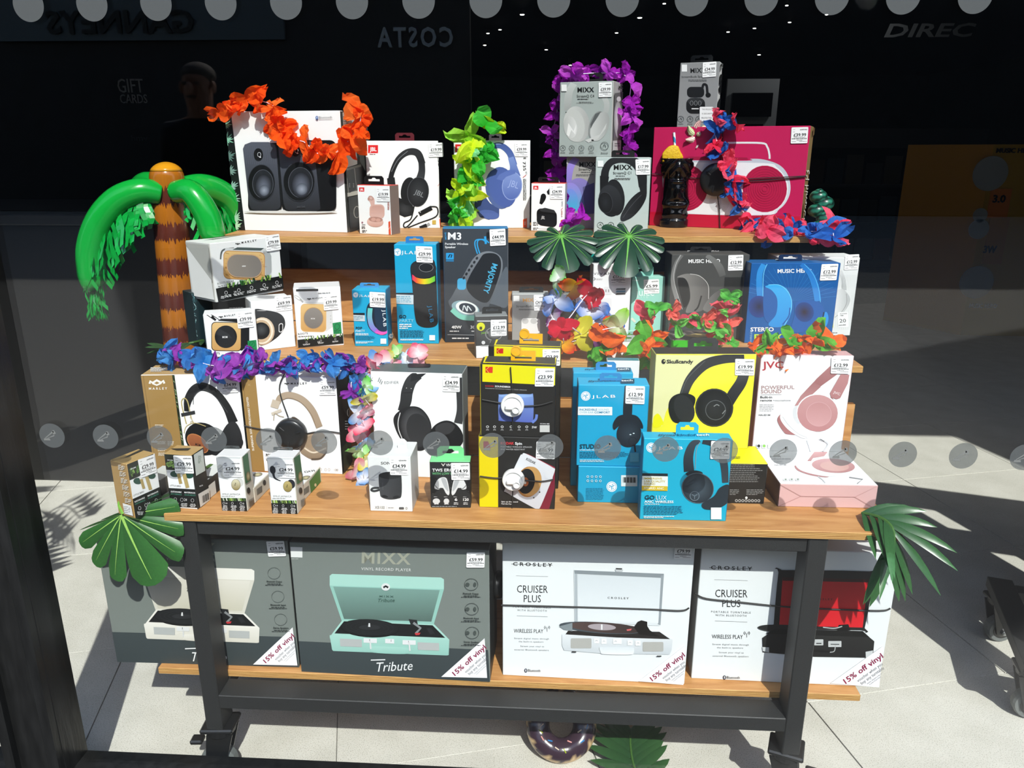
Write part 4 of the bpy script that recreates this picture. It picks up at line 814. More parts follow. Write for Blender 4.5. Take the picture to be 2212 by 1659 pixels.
# black grille speaker
a = Art('rbk', ZR)
a.s('1b1c1c', 9, [(430, 1160), (330, 1090), (300, 1066), (360, 1076), (420, 1110), (480, 1150)]); a.s('17181a', 26, [(385, 1105), (435, 1155)], False); a.p('1e2021', [(460, 1160), (500, 1135), (830, 1135), (850, 1180), (850, 1440), (760, 1530), (700, 1520), (720, 1180)])
a.rr('17181a', 380, 1174, 752, 1532, 50, 6); a.rr(WD, 388, 1182, 744, 1524, 46, 6); a.e('1d1f20', 560, 1358, 138, 140); a.p('2c2e30', [(430, 1330), (470, 1250), (600, 1330), (640, 1380)]); a.t('MOM', 'f0f0f0', 516, 1374, 582, 1372, 24, 1)
marley(a, K, 540, 1112, 676, 1094, 20, True, 56)
a.p('1f8a50', [(828, 1408), (936, 1396), (948, 1540), (838, 1552)]); a.ring('0f5a32', 885, 1450, 36, 38, 6); a.s('0f5a32', 5, [(872, 1470), (898, 1428)], False); a.g('0f5a32', 845, 1500, 935, 1540, 3)
a.t('ROOTS', '2a2c2a', 352, 1590, 488, 1572, 28, 0); a.g('5a5c5a', 500, 1582, 650, 1592, 1)
footer(a, [(345, 1615), (965, 1560), (972, 1615), (345, 1660)], (.3, .95, 14), 8, 2); a.p('2c3230', [(246, 1100), (254, 1100), (346, 1624), (330, 1624)])
price('rbk', ZR, (690, 1050), (888, 1030), (712, 1255), '39.99', '49.99')
a = Art('rbk', ZR, 'top'); a.p('6c6e6c', [(285, 988), (590, 950), (602, 970), (292, 1018)]); a.g('a0a0a0', 600, 1006, 870, 1022, 1, sk=-12)
# bullet speaker
a = Art('r69', ZR)
a.ps(('3a3c3e', '1c1d1f', 'v'), [(905, 1025), (1050, 1030), (1200, 1060), (1275, 1120), (1292, 1220), (1240, 1320), (1150, 1400), (1040, 1460), (960, 1440), (900, 1200)]); a.e(('e0cdb4', 'b99d80', 'v'), 1010, 1290, 152, 172); a.e('f0e4d2', 1005, 1290, 138, 158); a.e('c9b090', 1000, 1290, 120, 140); a.e('191a1c', 995, 1285, 108, 105); a.e(('4a4d50', '101112', 'r'), 1000, 1270, 84, 88)
a.rr('3a3c3e', 1210, 1195, 1268, 1310, 24, -10); a.rr('e6e6e6', 1212, 1196, 1266, 1308, 24, -10); a.rr('1b1c1e', 1220, 1206, 1258, 1298, 18, -10); a.e('c8c8c8', 1000, 1035, 60, 4); a.t('MOM', '8a8c8c', 1250, 818, 1286, 812, 10, 1)
price('r69', ZR, (1160, 862), (1365, 840), (1178, 1048), '69.99', '149.99')
a = Art('lfy', ZR)
rn = random.Random(2)
for i in range(40):
    cx, cy = rn.uniform(80, 200), rn.uniform(810, 1520)
    a.s(rn.choice(('4f7f86', '7fb0b4', '2f5a62', 'a9cfd0')), (2, 9, 2), [(cx, cy), (cx+rn.uniform(-20, 25), cy+rn.uniform(15, 30)), (cx+rn.uniform(-30, 40), cy+rn.uniform(30, 60))], n=3); a.b.n -= 1
# grey grille wooden speaker
a = Art('roo', ZE)
a.p('d5d6d5', [(235, 735), (420, 735), (500, 780), (510, 960), (440, 1008), (430, 800)]); a.rr('d9b277', 210, 748, 446, 1006, 40, 6); a.rr(WD, 216, 754, 440, 1000, 36, 6); a.e('b48d60', 328, 882, 92, 100); a.e(('8f8983', '77716b', 'v'), 328, 882, 86, 94); a.t('MOM', 'd8d6d2', 304, 892, 342, 892, 14, 1); a.s('c8c8c4', 5, [(205, 720), (160, 690), (158, 672), (190, 684), (216, 715)]); a.s('b0b0ac', 14, [(205, 705), (232, 735)], False)
for y in (860, 890, 920): a.e('b8baba', 486, y, 5)
marley(a, K, 318, 706, 410, 698, 12, True, 40); a.p('1f8a50', [(503, 926), (580, 914), (588, 1022), (512, 1026)]); a.ring('0f5a32', 545, 958, 24, 28, 5); a.g('0f5a32', 518, 988, 582, 1016, 2)
a.t('ROOTS', '2a2c2a', 185, 1036, 278, 1026, 18, 0); a.g('5a5c5a', 188, 1046, 400, 1056, 1, sk=-14); footer(a, [(172, 1080), (604, 1036), (608, 1112), (185, 1152)], (.15, .98, 20), 6, 3); a.t('10', 'f0f0f0', 364, 1110, 388, 1106, 18, 0); a.r('2c2e2c', 168, 616, 372, 630, -4); a.g('c0c0c0', 370, 642, 540, 656, 1, sk=-8)
price('roo', ZE, (416, 672), (550, 660), (425, 810), '39.99', '49.99')
# small blue speaker
a = Art('pop', ZE); jlab(a, 716, 668, 24, 'ffffff', (750, 682, 850, 690, 20)); a.ps(('14263c', '0e1a2a', 'v'), [(815, 800), (860, 725), (960, 700), (1020, 780), (1030, 940), (990, 1030), (900, 1020), (830, 950)])
a.s(('5fd0c4', '8b5fd8', 'v'), (44, 44, 46, 40), [(850, 790), (846, 880), (868, 960), (920, 1010)]); a.s(('8b5fd8', 'ff5fae', 'v'), (40, 34, 22), [(900, 995), (960, 1018), (1022, 998)]); a.s('7fd46a', 12, [(940, 728), (990, 722), (1008, 760)]); a.ps('14304a', [(890, 800), (930, 745), (1000, 745), (1020, 830), (1022, 960), (980, 1005), (910, 970)]); a.t('JLAB', 'e8f4fa', 962, 808, 972, 960, 30, 0, .1)
a.r('101820', 682, 833, 800, 850); a.r('c2d0d8', 684, 850, 802, 906, 4); a.g('7a9aa8', 696, 858, 790, 900, 3); a.t('POP', '10222e', 716, 982, 776, 982, 22, 1); a.t('PARTY', 'e2f4fb', 716, 1010, 802, 1008, 22, 0); a.g('dff2fa', 716, 1018, 848, 1040, 2, .6); a.g('0a6a90', 718, 1044, 900, 1082, 4, .4); a.g('e6f6fc', 718, 1094, 894, 1114, 2, .6); a.r('e8f8fc', 945, 1068, 998, 1116)
price('pop', ZE, (844, 638), (990, 646), (848, 776), '19.99', '24.99'); tab('pop', ZE, 757, 930, 556, 612, '3f8fc8')
a = Art('pop', ZE, 'right'); jlab(a, 1036, 1046, 22)
# tall blue speaker
a = Art('gop', ZE); jlab(a, 1100, 275, 34, 'ffffff', (1140, 292, 1290, 296, 32)); a.ps('1b1c1e', [(1222, 400), (1300, 345), (1400, 340), (1450, 400), (1468, 800), (1470, 930), (1400, 968), (1300, 950), (1260, 860), (1235, 560)]); a.e('26282a', 1340, 428, 118, 88); a.e('17181a', 1362, 412, 70, 42); a.ring('8a8c8e', 1364, 416, 66, 42, 4)
for k, (x, c1, c2) in enumerate(((1236, 'e0306a', 'f05a30'), (1272, 'f05a30', 'f0a020'), (1310, 'f0a020', 'e8d820'), (1350, 'e8d820', 'a8d830'), (1396, 'a8d830', '58c840'))):
    w_ = (1272, 1310, 1350, 1396, 1446)[k]; f_ = lambda x: 494+52*(1-((x-1346)/112)**2)**.5 if abs(x-1346) < 112 else 494
    a.p((c1, c2, 'h'), [(x, f_(x)-26), (w_, f_(w_)-26), (w_, f_(w_)+24), (x, f_(x)+24)])
a.t('JLAB', '2f9ad0', 1382, 770, 1402, 922, 36, 0, .1); a.r('101820', 1074, 648, 1245, 662); a.r('c8d8e0', 1076, 662, 1248, 748, 6); a.g('6aa8c0', 1090, 676, 1230, 740, 4, .5); a.t('GO', '10222e', 1114, 880, 1182, 880, 30, 1); a.t('PARTY', '8fdcf4', 1116, 920, 1250, 918, 30, 0); a.g('e6f6fc', 1118, 930, 1240, 982, 3, .55); a.g('0a5a7c', 1125, 990, 1350, 1060, 6, .4); a.g('e6f6fc', 1128, 1070, 1362, 1086, 2, .6); a.r('e8f8fc', 1394, 1036, 1446, 1084)
price('gop', ZE, (1268, 218), (1420, 224), (1276, 366), '29.99', '39.99'); tab('gop', ZE, 1175, 1340, 130, 165, '2a78b8')
# M3
a = Art('m3', ZE); a.p(('3b4148', '2b3036', 'v'), [(1508, 60), (2112, 60), (2118, 1090), (1545, 1100)]); a.ps('5b636c', [(1900, 700), (2040, 500), (2110, 420), (2115, 760), (2000, 760)]); a.t('M3', 'f2f4f6', 1558, 158, 1692, 160, 66, 1); a.t('MOVE', '3a9ad0', 1552, 160, 1548, 92, 16, 1); a.t('Portable Wireless', 'e2e4e6', 1536, 208, 1750, 208, 20, 1); a.t('Speaker', 'e2e4e6', 1536, 238, 1635, 238, 20, 1)
a.rr('2a9ad8', 1546, 282, 1618, 342, 5); a.s('0c1a28', 10, [(1568, 325), (1580, 298), (1600, 300), (1592, 325)], False); a.r('2a78a8', 1546, 345, 1618, 362)
for d_ in (0, 22): a.s('2fa0dc', 11, [(1835+d_, 290), (1812+d_, 210), (1822+d_, 165), (1880+d_, 160), (1920+d_, 190)])
a.s('2fa0dc', 20, [(1905, 130), (1912, 200)], False); a.rr('16191c', 1918, 92, 1970, 148, 8)
a.ps(('7f858c', '3a3f45', 'v'), [(1900, 270), (2000, 280), (2060, 340), (2060, 460), (1990, 640), (1900, 850), (1800, 900), (1640, 850), (1570, 740), (1600, 680), (1700, 500), (1800, 330)]); a.ps('1c1f23', [(1900, 290), (2000, 290), (2048, 350), (2040, 470), (1960, 690), (1900, 740), (1800, 690), (1735, 600), (1760, 500), (1850, 350)])
a.t('MAJORITY', '4fb6e0', 1975, 372, 1888, 640, 52, 1); a.rr('4aa8d4', 1650, 515, 1730, 620, 26, 0); a.e('8aa8b0', 1725, 790, 130, 66, 14); a.e('e6ecea', 1738, 786, 104, 58, 14); a.e('2a3440', 1742, 788, 78, 44, 14); a.s('dfe8ea', 9, [(1700, 810), (1712, 765), (1740, 815), (1745, 770), (1780, 812)]); a.s('7fc8b4', 46, [(1600, 800), (1690, 870), (1830, 880)]); 
for i in range(6): a.e('26292d', 1830-i*24, 330+i*36, 11, 14, 30)
a.t('40W', 'e8e8e8', 1598, 976, 1688, 976, 28, 1); a.t('30', 'e8e8e8', 1768, 976, 1815, 976, 28, 1); a.g('c8c8c8', 1580, 992, 1710, 1006, 1, .7); a.g('c8c8c8', 1780, 992, 1830, 1006, 1, .7); a.r('a8acb0', 1560, 1030, 1820, 1034, 4); a.g('d8d8d8', 1602, 1056, 1840, 1074, 1, .6)
price('m3', ZE, (1945, 66), (2090, 58), (1952, 218), '44.99', '79.99')
a = Art('m3', ZE, 'top'); a.g('8ac0e0', 1730, 0, 1950, 10, 1)
# phone mount
a = Art('jui', ZF); a.p('f6f7f7', [(135, 1190), (470, 1170), (470, 1300), (140, 1318)]); a.r('d8d8d8', 148, 925, 285, 936); a.e('e2e22a', 186, 988, 43); a.rr('4a4a20', 172, 988, 200, 1020, 6); a.t('juice', '8ac83a', 192, 1062, 250, 1060, 26, 0); a.t('bar', 'c8c8c8', 254, 1060, 290, 1060, 26, 1); a.ring('8a8a8a', 320, 1065, 90, 72, 10); a.e('6a6a6a', 330, 1060, 68, 50); a.e('e0e0e0', 212, 1154, 19); a.e('e0e0e0', 300, 1154, 19); a.g('b8b8b8', 186, 1182, 320, 1196, 2)
price('jui', ZF, (287, 918), (452, 914), (290, 1086), '12.99', '19.99'); tab('jui', ZF, 200, 406, 782, 880, '1c1c1c')
# earbud pair
for key, x0, c_, now, was in (('sb1', 510, 'b98a4e', '24.99', '29.99'), ('sb2', 945, 'b8b4a8', '19.99', '24.99')):
    a = Art(key, ZF); a.t('MIX', c_, x0+108, 732, x0+225, 730, 38, 1); a.t('StreamBuds', '2a2a2a' if key == 'sb1' else 'a8a6a0', x0+42, 788, x0+212, 786, 22, 0); a.g('4a4a4a', x0+70, 802, x0+290, 820, 2); a.rr('e9e9e7' if key == 'sb1' else '1c1c1c', x0+98, 900, x0+290, 1060, 30); a.e('c8c8c6' if key == 'sb1' else '333333', x0+138, 930, 34, 30); a.e('c8c8c6' if key == 'sb1' else '333333', x0+225, 930, 34, 30)
    a.r('e8e8e6', x0+15, 666, x0+76, 724); price(key, ZF, (x0+225, 658), (x0+330, 658), (x0+230, 822), now, was)
price('sb2', ZF, (1152, 668), (1290, 668), (1156, 828), '19.99', '24.99') if False else None
tab('sb1', ZF, 585, 835, 575, 632, '151515'); tab('sb2', ZF, 1035, 1262, 590, 640, '151515')
# charger
a = Art('viv', ZF); a.t('VIVAN', '2a2a2a', 1355, 452, 1550, 450, 26, 0, .12); a.t('PD', K, 1325, 508, 1378, 506, 28, 1); a.g('b8b8b8', 1385, 488, 1460, 508, 2); a.rr('e2e2e4', 1460, 575, 1545, 655, 14); a.r('8a8a8c', 1480, 602, 1490, 630); a.r('8a8a8c', 1508, 602, 1518, 630); a.rr('e6e6e8', 1440, 690, 1545, 900, 20)
for i, c_ in enumerate(('1c2c3a', '3a7a9a', '4a4a4a')): a.p(c_, [(1596, 590+i*24), (1690, 588+i*24), (1686, 606+i*24), (1586, 608+i*24)])
price('viv', ZF, (1530, 398), (1690, 396), (1536, 548), '17.99', '24.99')
def header(key, zm, x0, x1, y0, y1, c, dots=True):
    b = BOX[key]; o = tab(key, zm, x0, x1, y0, y1, c, True, .9); return o
header('viv', ZF, 1300, 1690, 236, 342, '179c92'); header('vi2', ZF, 1297, 1660, 196, 300, '179c92')
# mint
a = Art('min', ZF); a.g('d8f4ec', 1720, 498, 1880, 520, 1, .6); a.t('juice', 'e8faf6', 1800, 668, 1990, 668, 80, 0); a.t('LITE', 'd0f0e8', 1815, 690, 1925, 690, 30, 0, .2); a.g('d8f4ec', 1776, 720, 1960, 775, 2, .6); a.s('dcd8c8', 24, [(1750, 900), (1790, 940)], False); a.s('cfe8dc', 16, [(1840, 800), (1900, 860)], False)
price('min', ZF, (1876, 500), (2036, 494), (1880, 648), '5.99', '14.99'); tab('min', ZF, 1768, 1976, 345, 460, '9adfd0')
a = Art('mi2', ZT, 'top'); a.g('2a3a3a', 870, 40, 980, 58, 1)
a = Art('grn', ZG, 'top'); a.p('c8b070', [(420, 960), (560, 930), (680, 960), (540, 975)]); a.p('3a3430', [(230, 890), (400, 880), (360, 940), (270, 930)]); a.p('a8a49c', [(300, 950), (420, 930), (440, 945), (320, 972)]); a.p('8a3a30', [(560, 890), (660, 890), (690, 930), (600, 930)])
# grey
def mhead(a, P, cA, cB, cC, glow=None): pass
a = Art('mhg', ZG); a.t('MUSIC HERO', 'f4f4f4', 453, 290, 748, 286, 34, 1); a.s(('6a6a68', '8a8a88', 'v'), (30, 34, 36, 40), [(400, 215), (340, 300), (310, 450), (350, 620)]); a.s('b8b8b6', 5, [(385, 215), (335, 320), (325, 460), (400, 715)]); a.s(('7a7a78', '5a5a58', 'v'), (40, 46, 70, 60), [(620, 220), (680, 260), (740, 330), (770, 410)]); a.ps('2b2b29', [(360, 440), (430, 400), (480, 480), (470, 620), (420, 700), (390, 620)]); a.ps(('8c8a86', '5a5856', 'h'), [(350, 420), (440, 388), (560, 410), (635, 490), (640, 620), (590, 720), (480, 745), (430, 735), (470, 620), (460, 500), (420, 430)]); a.s('2c2c2a', 14, [(575, 590), (545, 690), (510, 730)]); a.s('c8c6c2', 5, [(470, 390), (560, 410), (635, 490), (640, 620)]); a.ps(('7a7876', '3a3a38', 'h'), [(590, 720), (640, 620), (720, 550), (790, 540), (800, 640), (700, 740)])
a.p('2a2a28', [(790, 420), (960, 420), (930, 760), (760, 760)])
price('mhg', ZG, (822, 218), (960, 214), (818, 360), '12.99', '29.99'); tab('mhg', ZG, 472, 665, 140, 175, '1c1c1c')
a = Art('mhg', ZG, 'top'); a.t('MUSIC HERO', 'e8e8e8', 445, 188, 738, 186, 12, 1)
# royal blue
a = Art('mhb', ZG)
for i in range(22): an = R(-8-i*7.5); a.s('2a74b8', (1, 5), [(1400, 640), (1400+420*math.cos(an), 640+330*math.sin(an))], False); a.b.n -= 1
a.b.n += 1
a.t('MUSIC HERO', 'f2f6fa', 1272, 382, 1590, 376, 36, 1); a.s(('2f8fd8', '2a80cc', 'v'), (46, 52, 56, 60), [(1150, 300), (1110, 390), (1110, 560), (1150, 760)]); a.s('6cc8f8', 6, [(1178, 300), (1145, 400), (1140, 620)]); a.s(('1e70c0', '2f88d4', 'v'), (40, 56, 64, 60), [(1490, 300), (1570, 380), (1620, 500), (1645, 640)]); a.s('5ab8f0', 5, [(1520, 300), (1600, 390), (1650, 520), (1668, 650)])
a.e(('1b1f3a', '24418a', 'r'), 1105, 690, 98, 100); a.ps('1c5aa4', [(1150, 530), (1230, 500), (1290, 620), (1280, 760), (1210, 840), (1150, 780)]); a.ps(('35a8e8', '2a8cd8', 'v'), [(1160, 505), (1250, 485), (1350, 520), (1400, 620), (1400, 740), (1340, 860), (1240, 880), (1190, 850), (1260, 760), (1270, 620), (1220, 540)]); a.s('7ad4fa', 5, [(1190, 490), (1300, 495), (1385, 580), (1402, 700), (1340, 860)]); a.s('1c5aa4', 12, [(1388, 700), (1375, 780), (1320, 855)])
a.ps('1d5aa6', [(1430, 760), (1440, 660), (1540, 630), (1650, 650), (1700, 720), (1690, 800), (1600, 880), (1480, 930), (1400, 900)]); a.e(('2c1c24', '1e4488', 'r'), 1520, 740, 86, 92, -20); a.ps('2a90dc', [(1640, 860), (1710, 740), (1740, 780), (1730, 850), (1690, 890)]); a.s('14294a', 14, [(1700, 740), (1680, 800), (1600, 880)])
a.t('STEREO', 'f4f6f8', 1024, 918, 1240, 916, 38, 1); a.t('FLOXY 3', 'b8d83a', 1054, 1000, 1460, 996, 58, 1); a.t('WIRELESS', '9ac4e8', 1036, 1018, 1040, 900, 18, 0); a.r('cfe0ee', 1655, 876, 1708, 886)
price('mhb', ZG, (1678, 300), (1832, 296), (1660, 450), '12.99', '29.99'); tab('mhb', ZG, 1285, 1500, 212, 248, '10284c')
a = Art('mhb', ZG, 'top'); a.t('MUSIC HERO', 'e0ecf4', 1252, 268, 1565, 264, 12, 1)
# white
a = Art('mhw', ZG)
for i in range(12): a.s('d3d7d6', 3, [(1850+i*14, 400), (1780+i*20, 900)], False); a.b.n -= 1
a.s(('d8dada', 'b8bcbc', 'v'), (36, 40, 44), [(1850, 360), (1880, 450), (1885, 540)]); a.e('5a5450', 1812, 600, 22, 60); a.ps(('e2e4e4', 'b2b6b6', 'h'), [(1810, 560), (1870, 530), (1925, 580), (1940, 640), (1900, 720), (1830, 780), (1790, 700)]); a.s('6a6866', 3, [(1905, 570), (1910, 650), (1870, 730), (1800, 790)])
a.rr('eef0f0', 1828, 740, 1925, 880, 14); a.t('PLAYING', '4a4a4a', 1848, 762, 1912, 758, 9, 1); a.t('TIME', '4a4a4a', 1848, 778, 1880, 776, 9, 1); a.t('20', '3a3a3a', 1842, 838, 1905, 834, 34, 0); a.t('HOURS', '3a3a3a', 1836, 868, 1902, 862, 11, 1); a.g('8a8a8a', 1768, 924, 1852, 938, 1); a.p('d8dc40', [(1775, 830), (1786, 800), (1786, 880), (1775, 890)])
price('mhw', ZG, (1896, 214), (2024, 208), (1884, 354), '12.99', '29.99')
a = Art('mhw', ZG, 'top'); a.s('1c1e1e', (6, 22, 6), [(1520, 182), (1580, 168), (1640, 184)]); a.s('1c1e1e', (6, 18, 4), [(1640, 184), (1670, 168), (1705, 160)]); a.t('MUSIC HERO', '5a5c5c', 1505, 196, 1780, 184, 10, 1)
a = Art('ws1', ZT); a.r('dfe2e2', 350, 660, 1070, 740); a.r('5a7a5a', 395, 655, 520, 695); a.e('9a9c9a', 820, 715, 40, 30)
a = Art('ws1', ZT, 'top'); a.p('a8acac', [(360, 480), (1040, 480), (990, 540), (350, 540)]); tab('ws1', ZT, 360, 1070, 375, 470, 'b0b4b4')
# ================================================================== print on the cartons: front tier and bottom shelf
KR = 'a98750'
# kraft + white with black headphones
a = Art('mk1', ZH)
a.p(('a8864f', '9c7a44', 'v'), [(300, 328), (575, 312), (700, 1180), (420, 1180)]); a.s('7f6236', 4, [(322, 330), (440, 1180)], False); a.p('232b1c', [(572, 312), (592, 306), (712, 1180), (690, 1180)])
rn = random.Random(5)
for i in range(26): y = rn.uniform(330, 960); x = 575+(y-312)*.135; a.s(rn.choice(('4a6a34', '7c9a58', '2f4426', 'b8c8a0')), (1, 5, 1), [(x, y), (x+8, y+8), (x+16, y+rn.uniform(10, 30))], n=3); a.b.n -= 1
a.s('f4f1ea', 20, [(378, 400), (382, 378), (404, 392), (440, 370), (478, 390), (498, 374), (506, 398)], False); a.s('f4f1ea', 14, [(402, 396), (440, 412), (480, 394)], False); a.t('MARLEY', 'f4f1ea', 370, 452, 530, 450, 20, 1, .35)
for y in (755, 900, 960, 1000): a.g('e8e2d4', 425+(y-755)*.12, y, 500+(y-755)*.12, y+30, 3, .5, seed=y)
for y in (900, 990): a.g('e8e2d4', 535+(y-900)*.12, y, 590+(y-900)*.12, y+40, 4, .5, seed=y)
a.s(('2a2b2c', '17181a', 'v'), (40, 70, 78, 72, 62, 70, 84), [(700, 640), (715, 540), (770, 450), (850, 425), (960, 480), (1050, 600), (1110, 740)]); a.s('4a4c4e', 5, [(760, 580), (770, 500), (850, 450), (960, 520), (1060, 650)])
a.s('b9a970', 10, [(700, 750), (660, 590), (662, 540), (690, 528), (715, 570), (740, 690), (770, 760)]); a.s('2e2f31', 30, [(655, 672), (775, 648)], False); a.s('cfc8b4', 8, [(730, 690), (750, 720), (735, 735), (760, 750)])
a.e('1c1d1f', 960, 930, 90, 95); a.e('17181a', 850, 880, 165, 135, 30); a.e('101112', 826, 890, 150, 120, 42); a.e(('a8643c', '7c4226', 'v'), 800, 920, 108, 62, 40); a.ring('c8844e', 800, 920, 110, 64, 6, 40); a.t('MOM', '2a1810', 775, 936, 822, 948, 22, 1); a.s('c8b478', 6, [(680, 830), (700, 770), (770, 740), (870, 770)])
a.ps(('2c2d2f', '17181a', 'v'), [(1050, 760), (1120, 730), (1170, 800), (1190, 900), (1170, 980), (1090, 1010), (1000, 980), (980, 900)]); a.ring('1c1d1e', 1175, 910, 22, 34, 8)
price('mk1', ZH, (1008, 345), (1150, 340), (1012, 478), '34.99', '79.99')
a = Art('mk1', ZH, 'top'); a.g('f4f1ea', 385, 262, 540, 302, 4, .6)
# kraft + white with beige headphones
a = Art('mk2', ZI)
a.p((KR, '9c7a44', 'v'), [(75, 328), (206, 304), (292, 1165), (160, 1165)]); a.s('846539', 3, [(98, 330), (186, 1165)], False); a.t('SUPERIOR SOUND', 'f2eee4', 200, 985, 168, 730, 17, 1); a.t('SUSTAINABLY CRAFTED', 'f2eee4', 172, 735, 146, 515, 17, 1); a.s('c8ac78', 3, [(142, 400), (168, 420)], False); a.s('c8ac78', 3, [(168, 400), (142, 420)], False)
marley(a, K, 518, 406, 660, 404, 17, True, 44); a.t('REBEL ANC', '2a2a2a', 255, 312, 410, 312, 14, 1)
a.s(('b9a58e', 'a8927a', 'v'), (44, 56, 60, 60, 62, 60), [(405, 570), (430, 520), (510, 500), (620, 540), (710, 640), (770, 780)]); a.s('8a745e', 5, [(440, 545), (510, 525), (610, 565), (700, 670), (740, 780)]); a.s('cfc0ac', 70, [(375, 610), (395, 545)], False); a.s('d8ccba', 26, [(352, 665), (438, 630)], False); a.s('b8a890', 8, [(370, 720), (380, 660), (420, 680), (460, 690)])
a.ps('6a5c50', [(520, 700), (600, 720), (650, 800), (640, 900), (590, 970), (520, 990), (480, 930)]); a.ps(('c2ad94', '8c7862', 'v'), [(640, 880), (700, 820), (800, 830), (840, 920), (820, 1020), (720, 1062), (630, 1020), (605, 980)]); a.s('e2d2bc', 14, [(640, 960), (720, 1000), (830, 960)]); a.e('a08a72', 700, 905, 50, 60, 20); a.s('5a4a3c', 14, [(700, 1058), (780, 1050), (835, 990)])
a.t('POS', K, 302, 1035, 345, 1035, 26, 1); a.t('VIBR', K, 304, 1072, 350, 1072, 24, 1)
for x in (782, 825, 855): a.ring('9a9a9a', x, 1148, 10, 12, 2)
a.t('130', '7a7a7a', 895, 1160, 935, 1160, 20, 0)
price('mk2', ZI, (768, 368), (912, 366), (772, 498), '59.99', '149.99')
a = Art('mk2', ZI, 'right'); a.ring('c8c8c4', 1016, 652, 12, 34, 4); a.g('b8b8b4', 985, 720, 1045, 810, 4, .3, sk=-30); a.p('2c3624', [(960, 960), (1040, 850), (1040, 1100), (980, 1180)])
# small earbud cartons
def little(key, zm, P, kraft_r=False):
    a = Art(key, zm); (x0, y0), (x1, y1), (x2, y2), (x3, y3) = P
    def u(s_, t_): xa, ya = x0+(x1-x0)*s_, y0+(y1-y0)*s_; xb, yb = x3+(x2-x3)*s_, y3+(y2-y3)*s_; return (xa+(xb-xa)*t_, ya+(yb-ya)*t_)
    q = lambda c, s0, t0, s1, t1: a.p(c, [u(s0, t0), u(s1, t0), u(s1, t1), u(s0, t1)])
    q('20261d', .01, .0, .99, .3); rn = random.Random(len(key)*7+ord(key[1]))
    for i in range(26):
        s_, t_ = rn.uniform(.03, .9), rn.uniform(.1, .26); a.p(rn.choice(('5f8a40', '8fb85a', '34522c', '1a2418', '486f34')), [u(s_, t_), u(s_+.07, t_-.03), u(s_+.1, t_+.04), u(s_+.02, t_+.06)]); a.b.n -= 1
    a.b.n += 1
    e = lambda c, s_, t_, rs, rt, rot=0: a.e(c, *u(s_, t_), rs*(x1-x0), rt*(y3-y0), rot)
    e('1f4a3c', .3, .37, .17, .06); e('1f4a3c', .8, .38, .15, .06); e('e8e8e4', .45, .34, .1, .05)
    a.s('b0995e', (x1-x0)*.11, [u(.42, .36), u(.46, .55)], False); a.s('b8a268', (x1-x0)*.13, [u(.62, .36), u(.68, .62)], False)
    p0, p1 = u(.06, .605), u(.45, .61); a.t('LITTLE BIRD', '5a5a56', *p0, *p1, (y3-y0)*.03, 0)
    q('191b1a', .0, .64, 1, .99)
    for k, (s0, s1, w1) in enumerate(((.07, .44, 'SUSTAINABLE'), (.54, .93, 'MATERIAUX'))):
        a.t(w1, 'f0f0f0', *u(s0, .72), *u(s1, .72), (y3-y0)*.028, 1); a.t('MATERIALS' if k == 0 else 'DURABLES', '4f9a80', *u(s0, .765), *u(s1, .765), (y3-y0)*.028, 0)
    a.t('24', 'e0e0e0', *u(.5, .87), *u(.6, .87), (y3-y0)*.05, 0)
    for s_ in (.2, .43, .8): x, y = u(s_, .85); a.ring('d8d8d8', x, y, (x1-x0)*.055, (y3-y0)*.035, 3)
    for s_ in (.2, .5, .8): x, y = u(s_, .91); a.g('d8d8d8', x-(x1-x0)*.12, y, x+(x1-x0)*.12, y+(y3-y0)*.07, 3, .5, al='c', seed=int(s_*10))
    a.t('MOM', 'f0f0f0', *u(.1, .12), *u(.3, .12), (y3-y0)*.025, 1)
    return a, u
a, u = little('s1', ZH, [(175, 1105), (410, 1010), (492, 1465), (250, 1580)])
price('s1', ZH, (268, 1065), (408, 1018), (298, 1222), '29.99', '49.99')
a = Art('s1', ZH, 'left')
for i in range(6): a.g('efe8da', 108+i*12, 1105+i*58, 165+i*12, 1150+i*58, 4, .5, seed=i, sk=16)
a.p('f2f2f0', [(148, 1440), (222, 1462), (240, 1552), (166, 1532)]); a.g('b0b0b0', 158, 1466, 220, 1530, 4, sk=16)
a = Art('s1', ZH, 'top'); a.p('2a251c', [(150, 1055), (340, 965), (352, 975), (190, 1045)])
a, u = little('s2', ZS, [(140, 118), (500, 138), (588, 805), (228, 785)])
price('s2', ZS, (262, 134), (498, 140), (290, 356), '29.99', '49.99')
a = Art('s2', ZS, 'top'); a.p('2a251c', [(215, 60), (480, 55), (440, 82), (300, 82)])
a = Art('s2', ZS, 'right'); a.p('dfe6df', [(505, 130), (618, 60), (650, 330), (535, 395)]); a.g('8a9a8a', 560, 140, 600, 240, 6); a.t('MOM', 'e0e0e0', 580, 535, 622, 520, 18, 1); a.p('e9e9e4', [(560, 625), (700, 545), (708, 700), (588, 790)])
for i in range(9): a.s('1c1c1c', 4+(i % 3)*2, [(612+i*9, 648-i*5), (618+i*9, 740-i*6)], False)
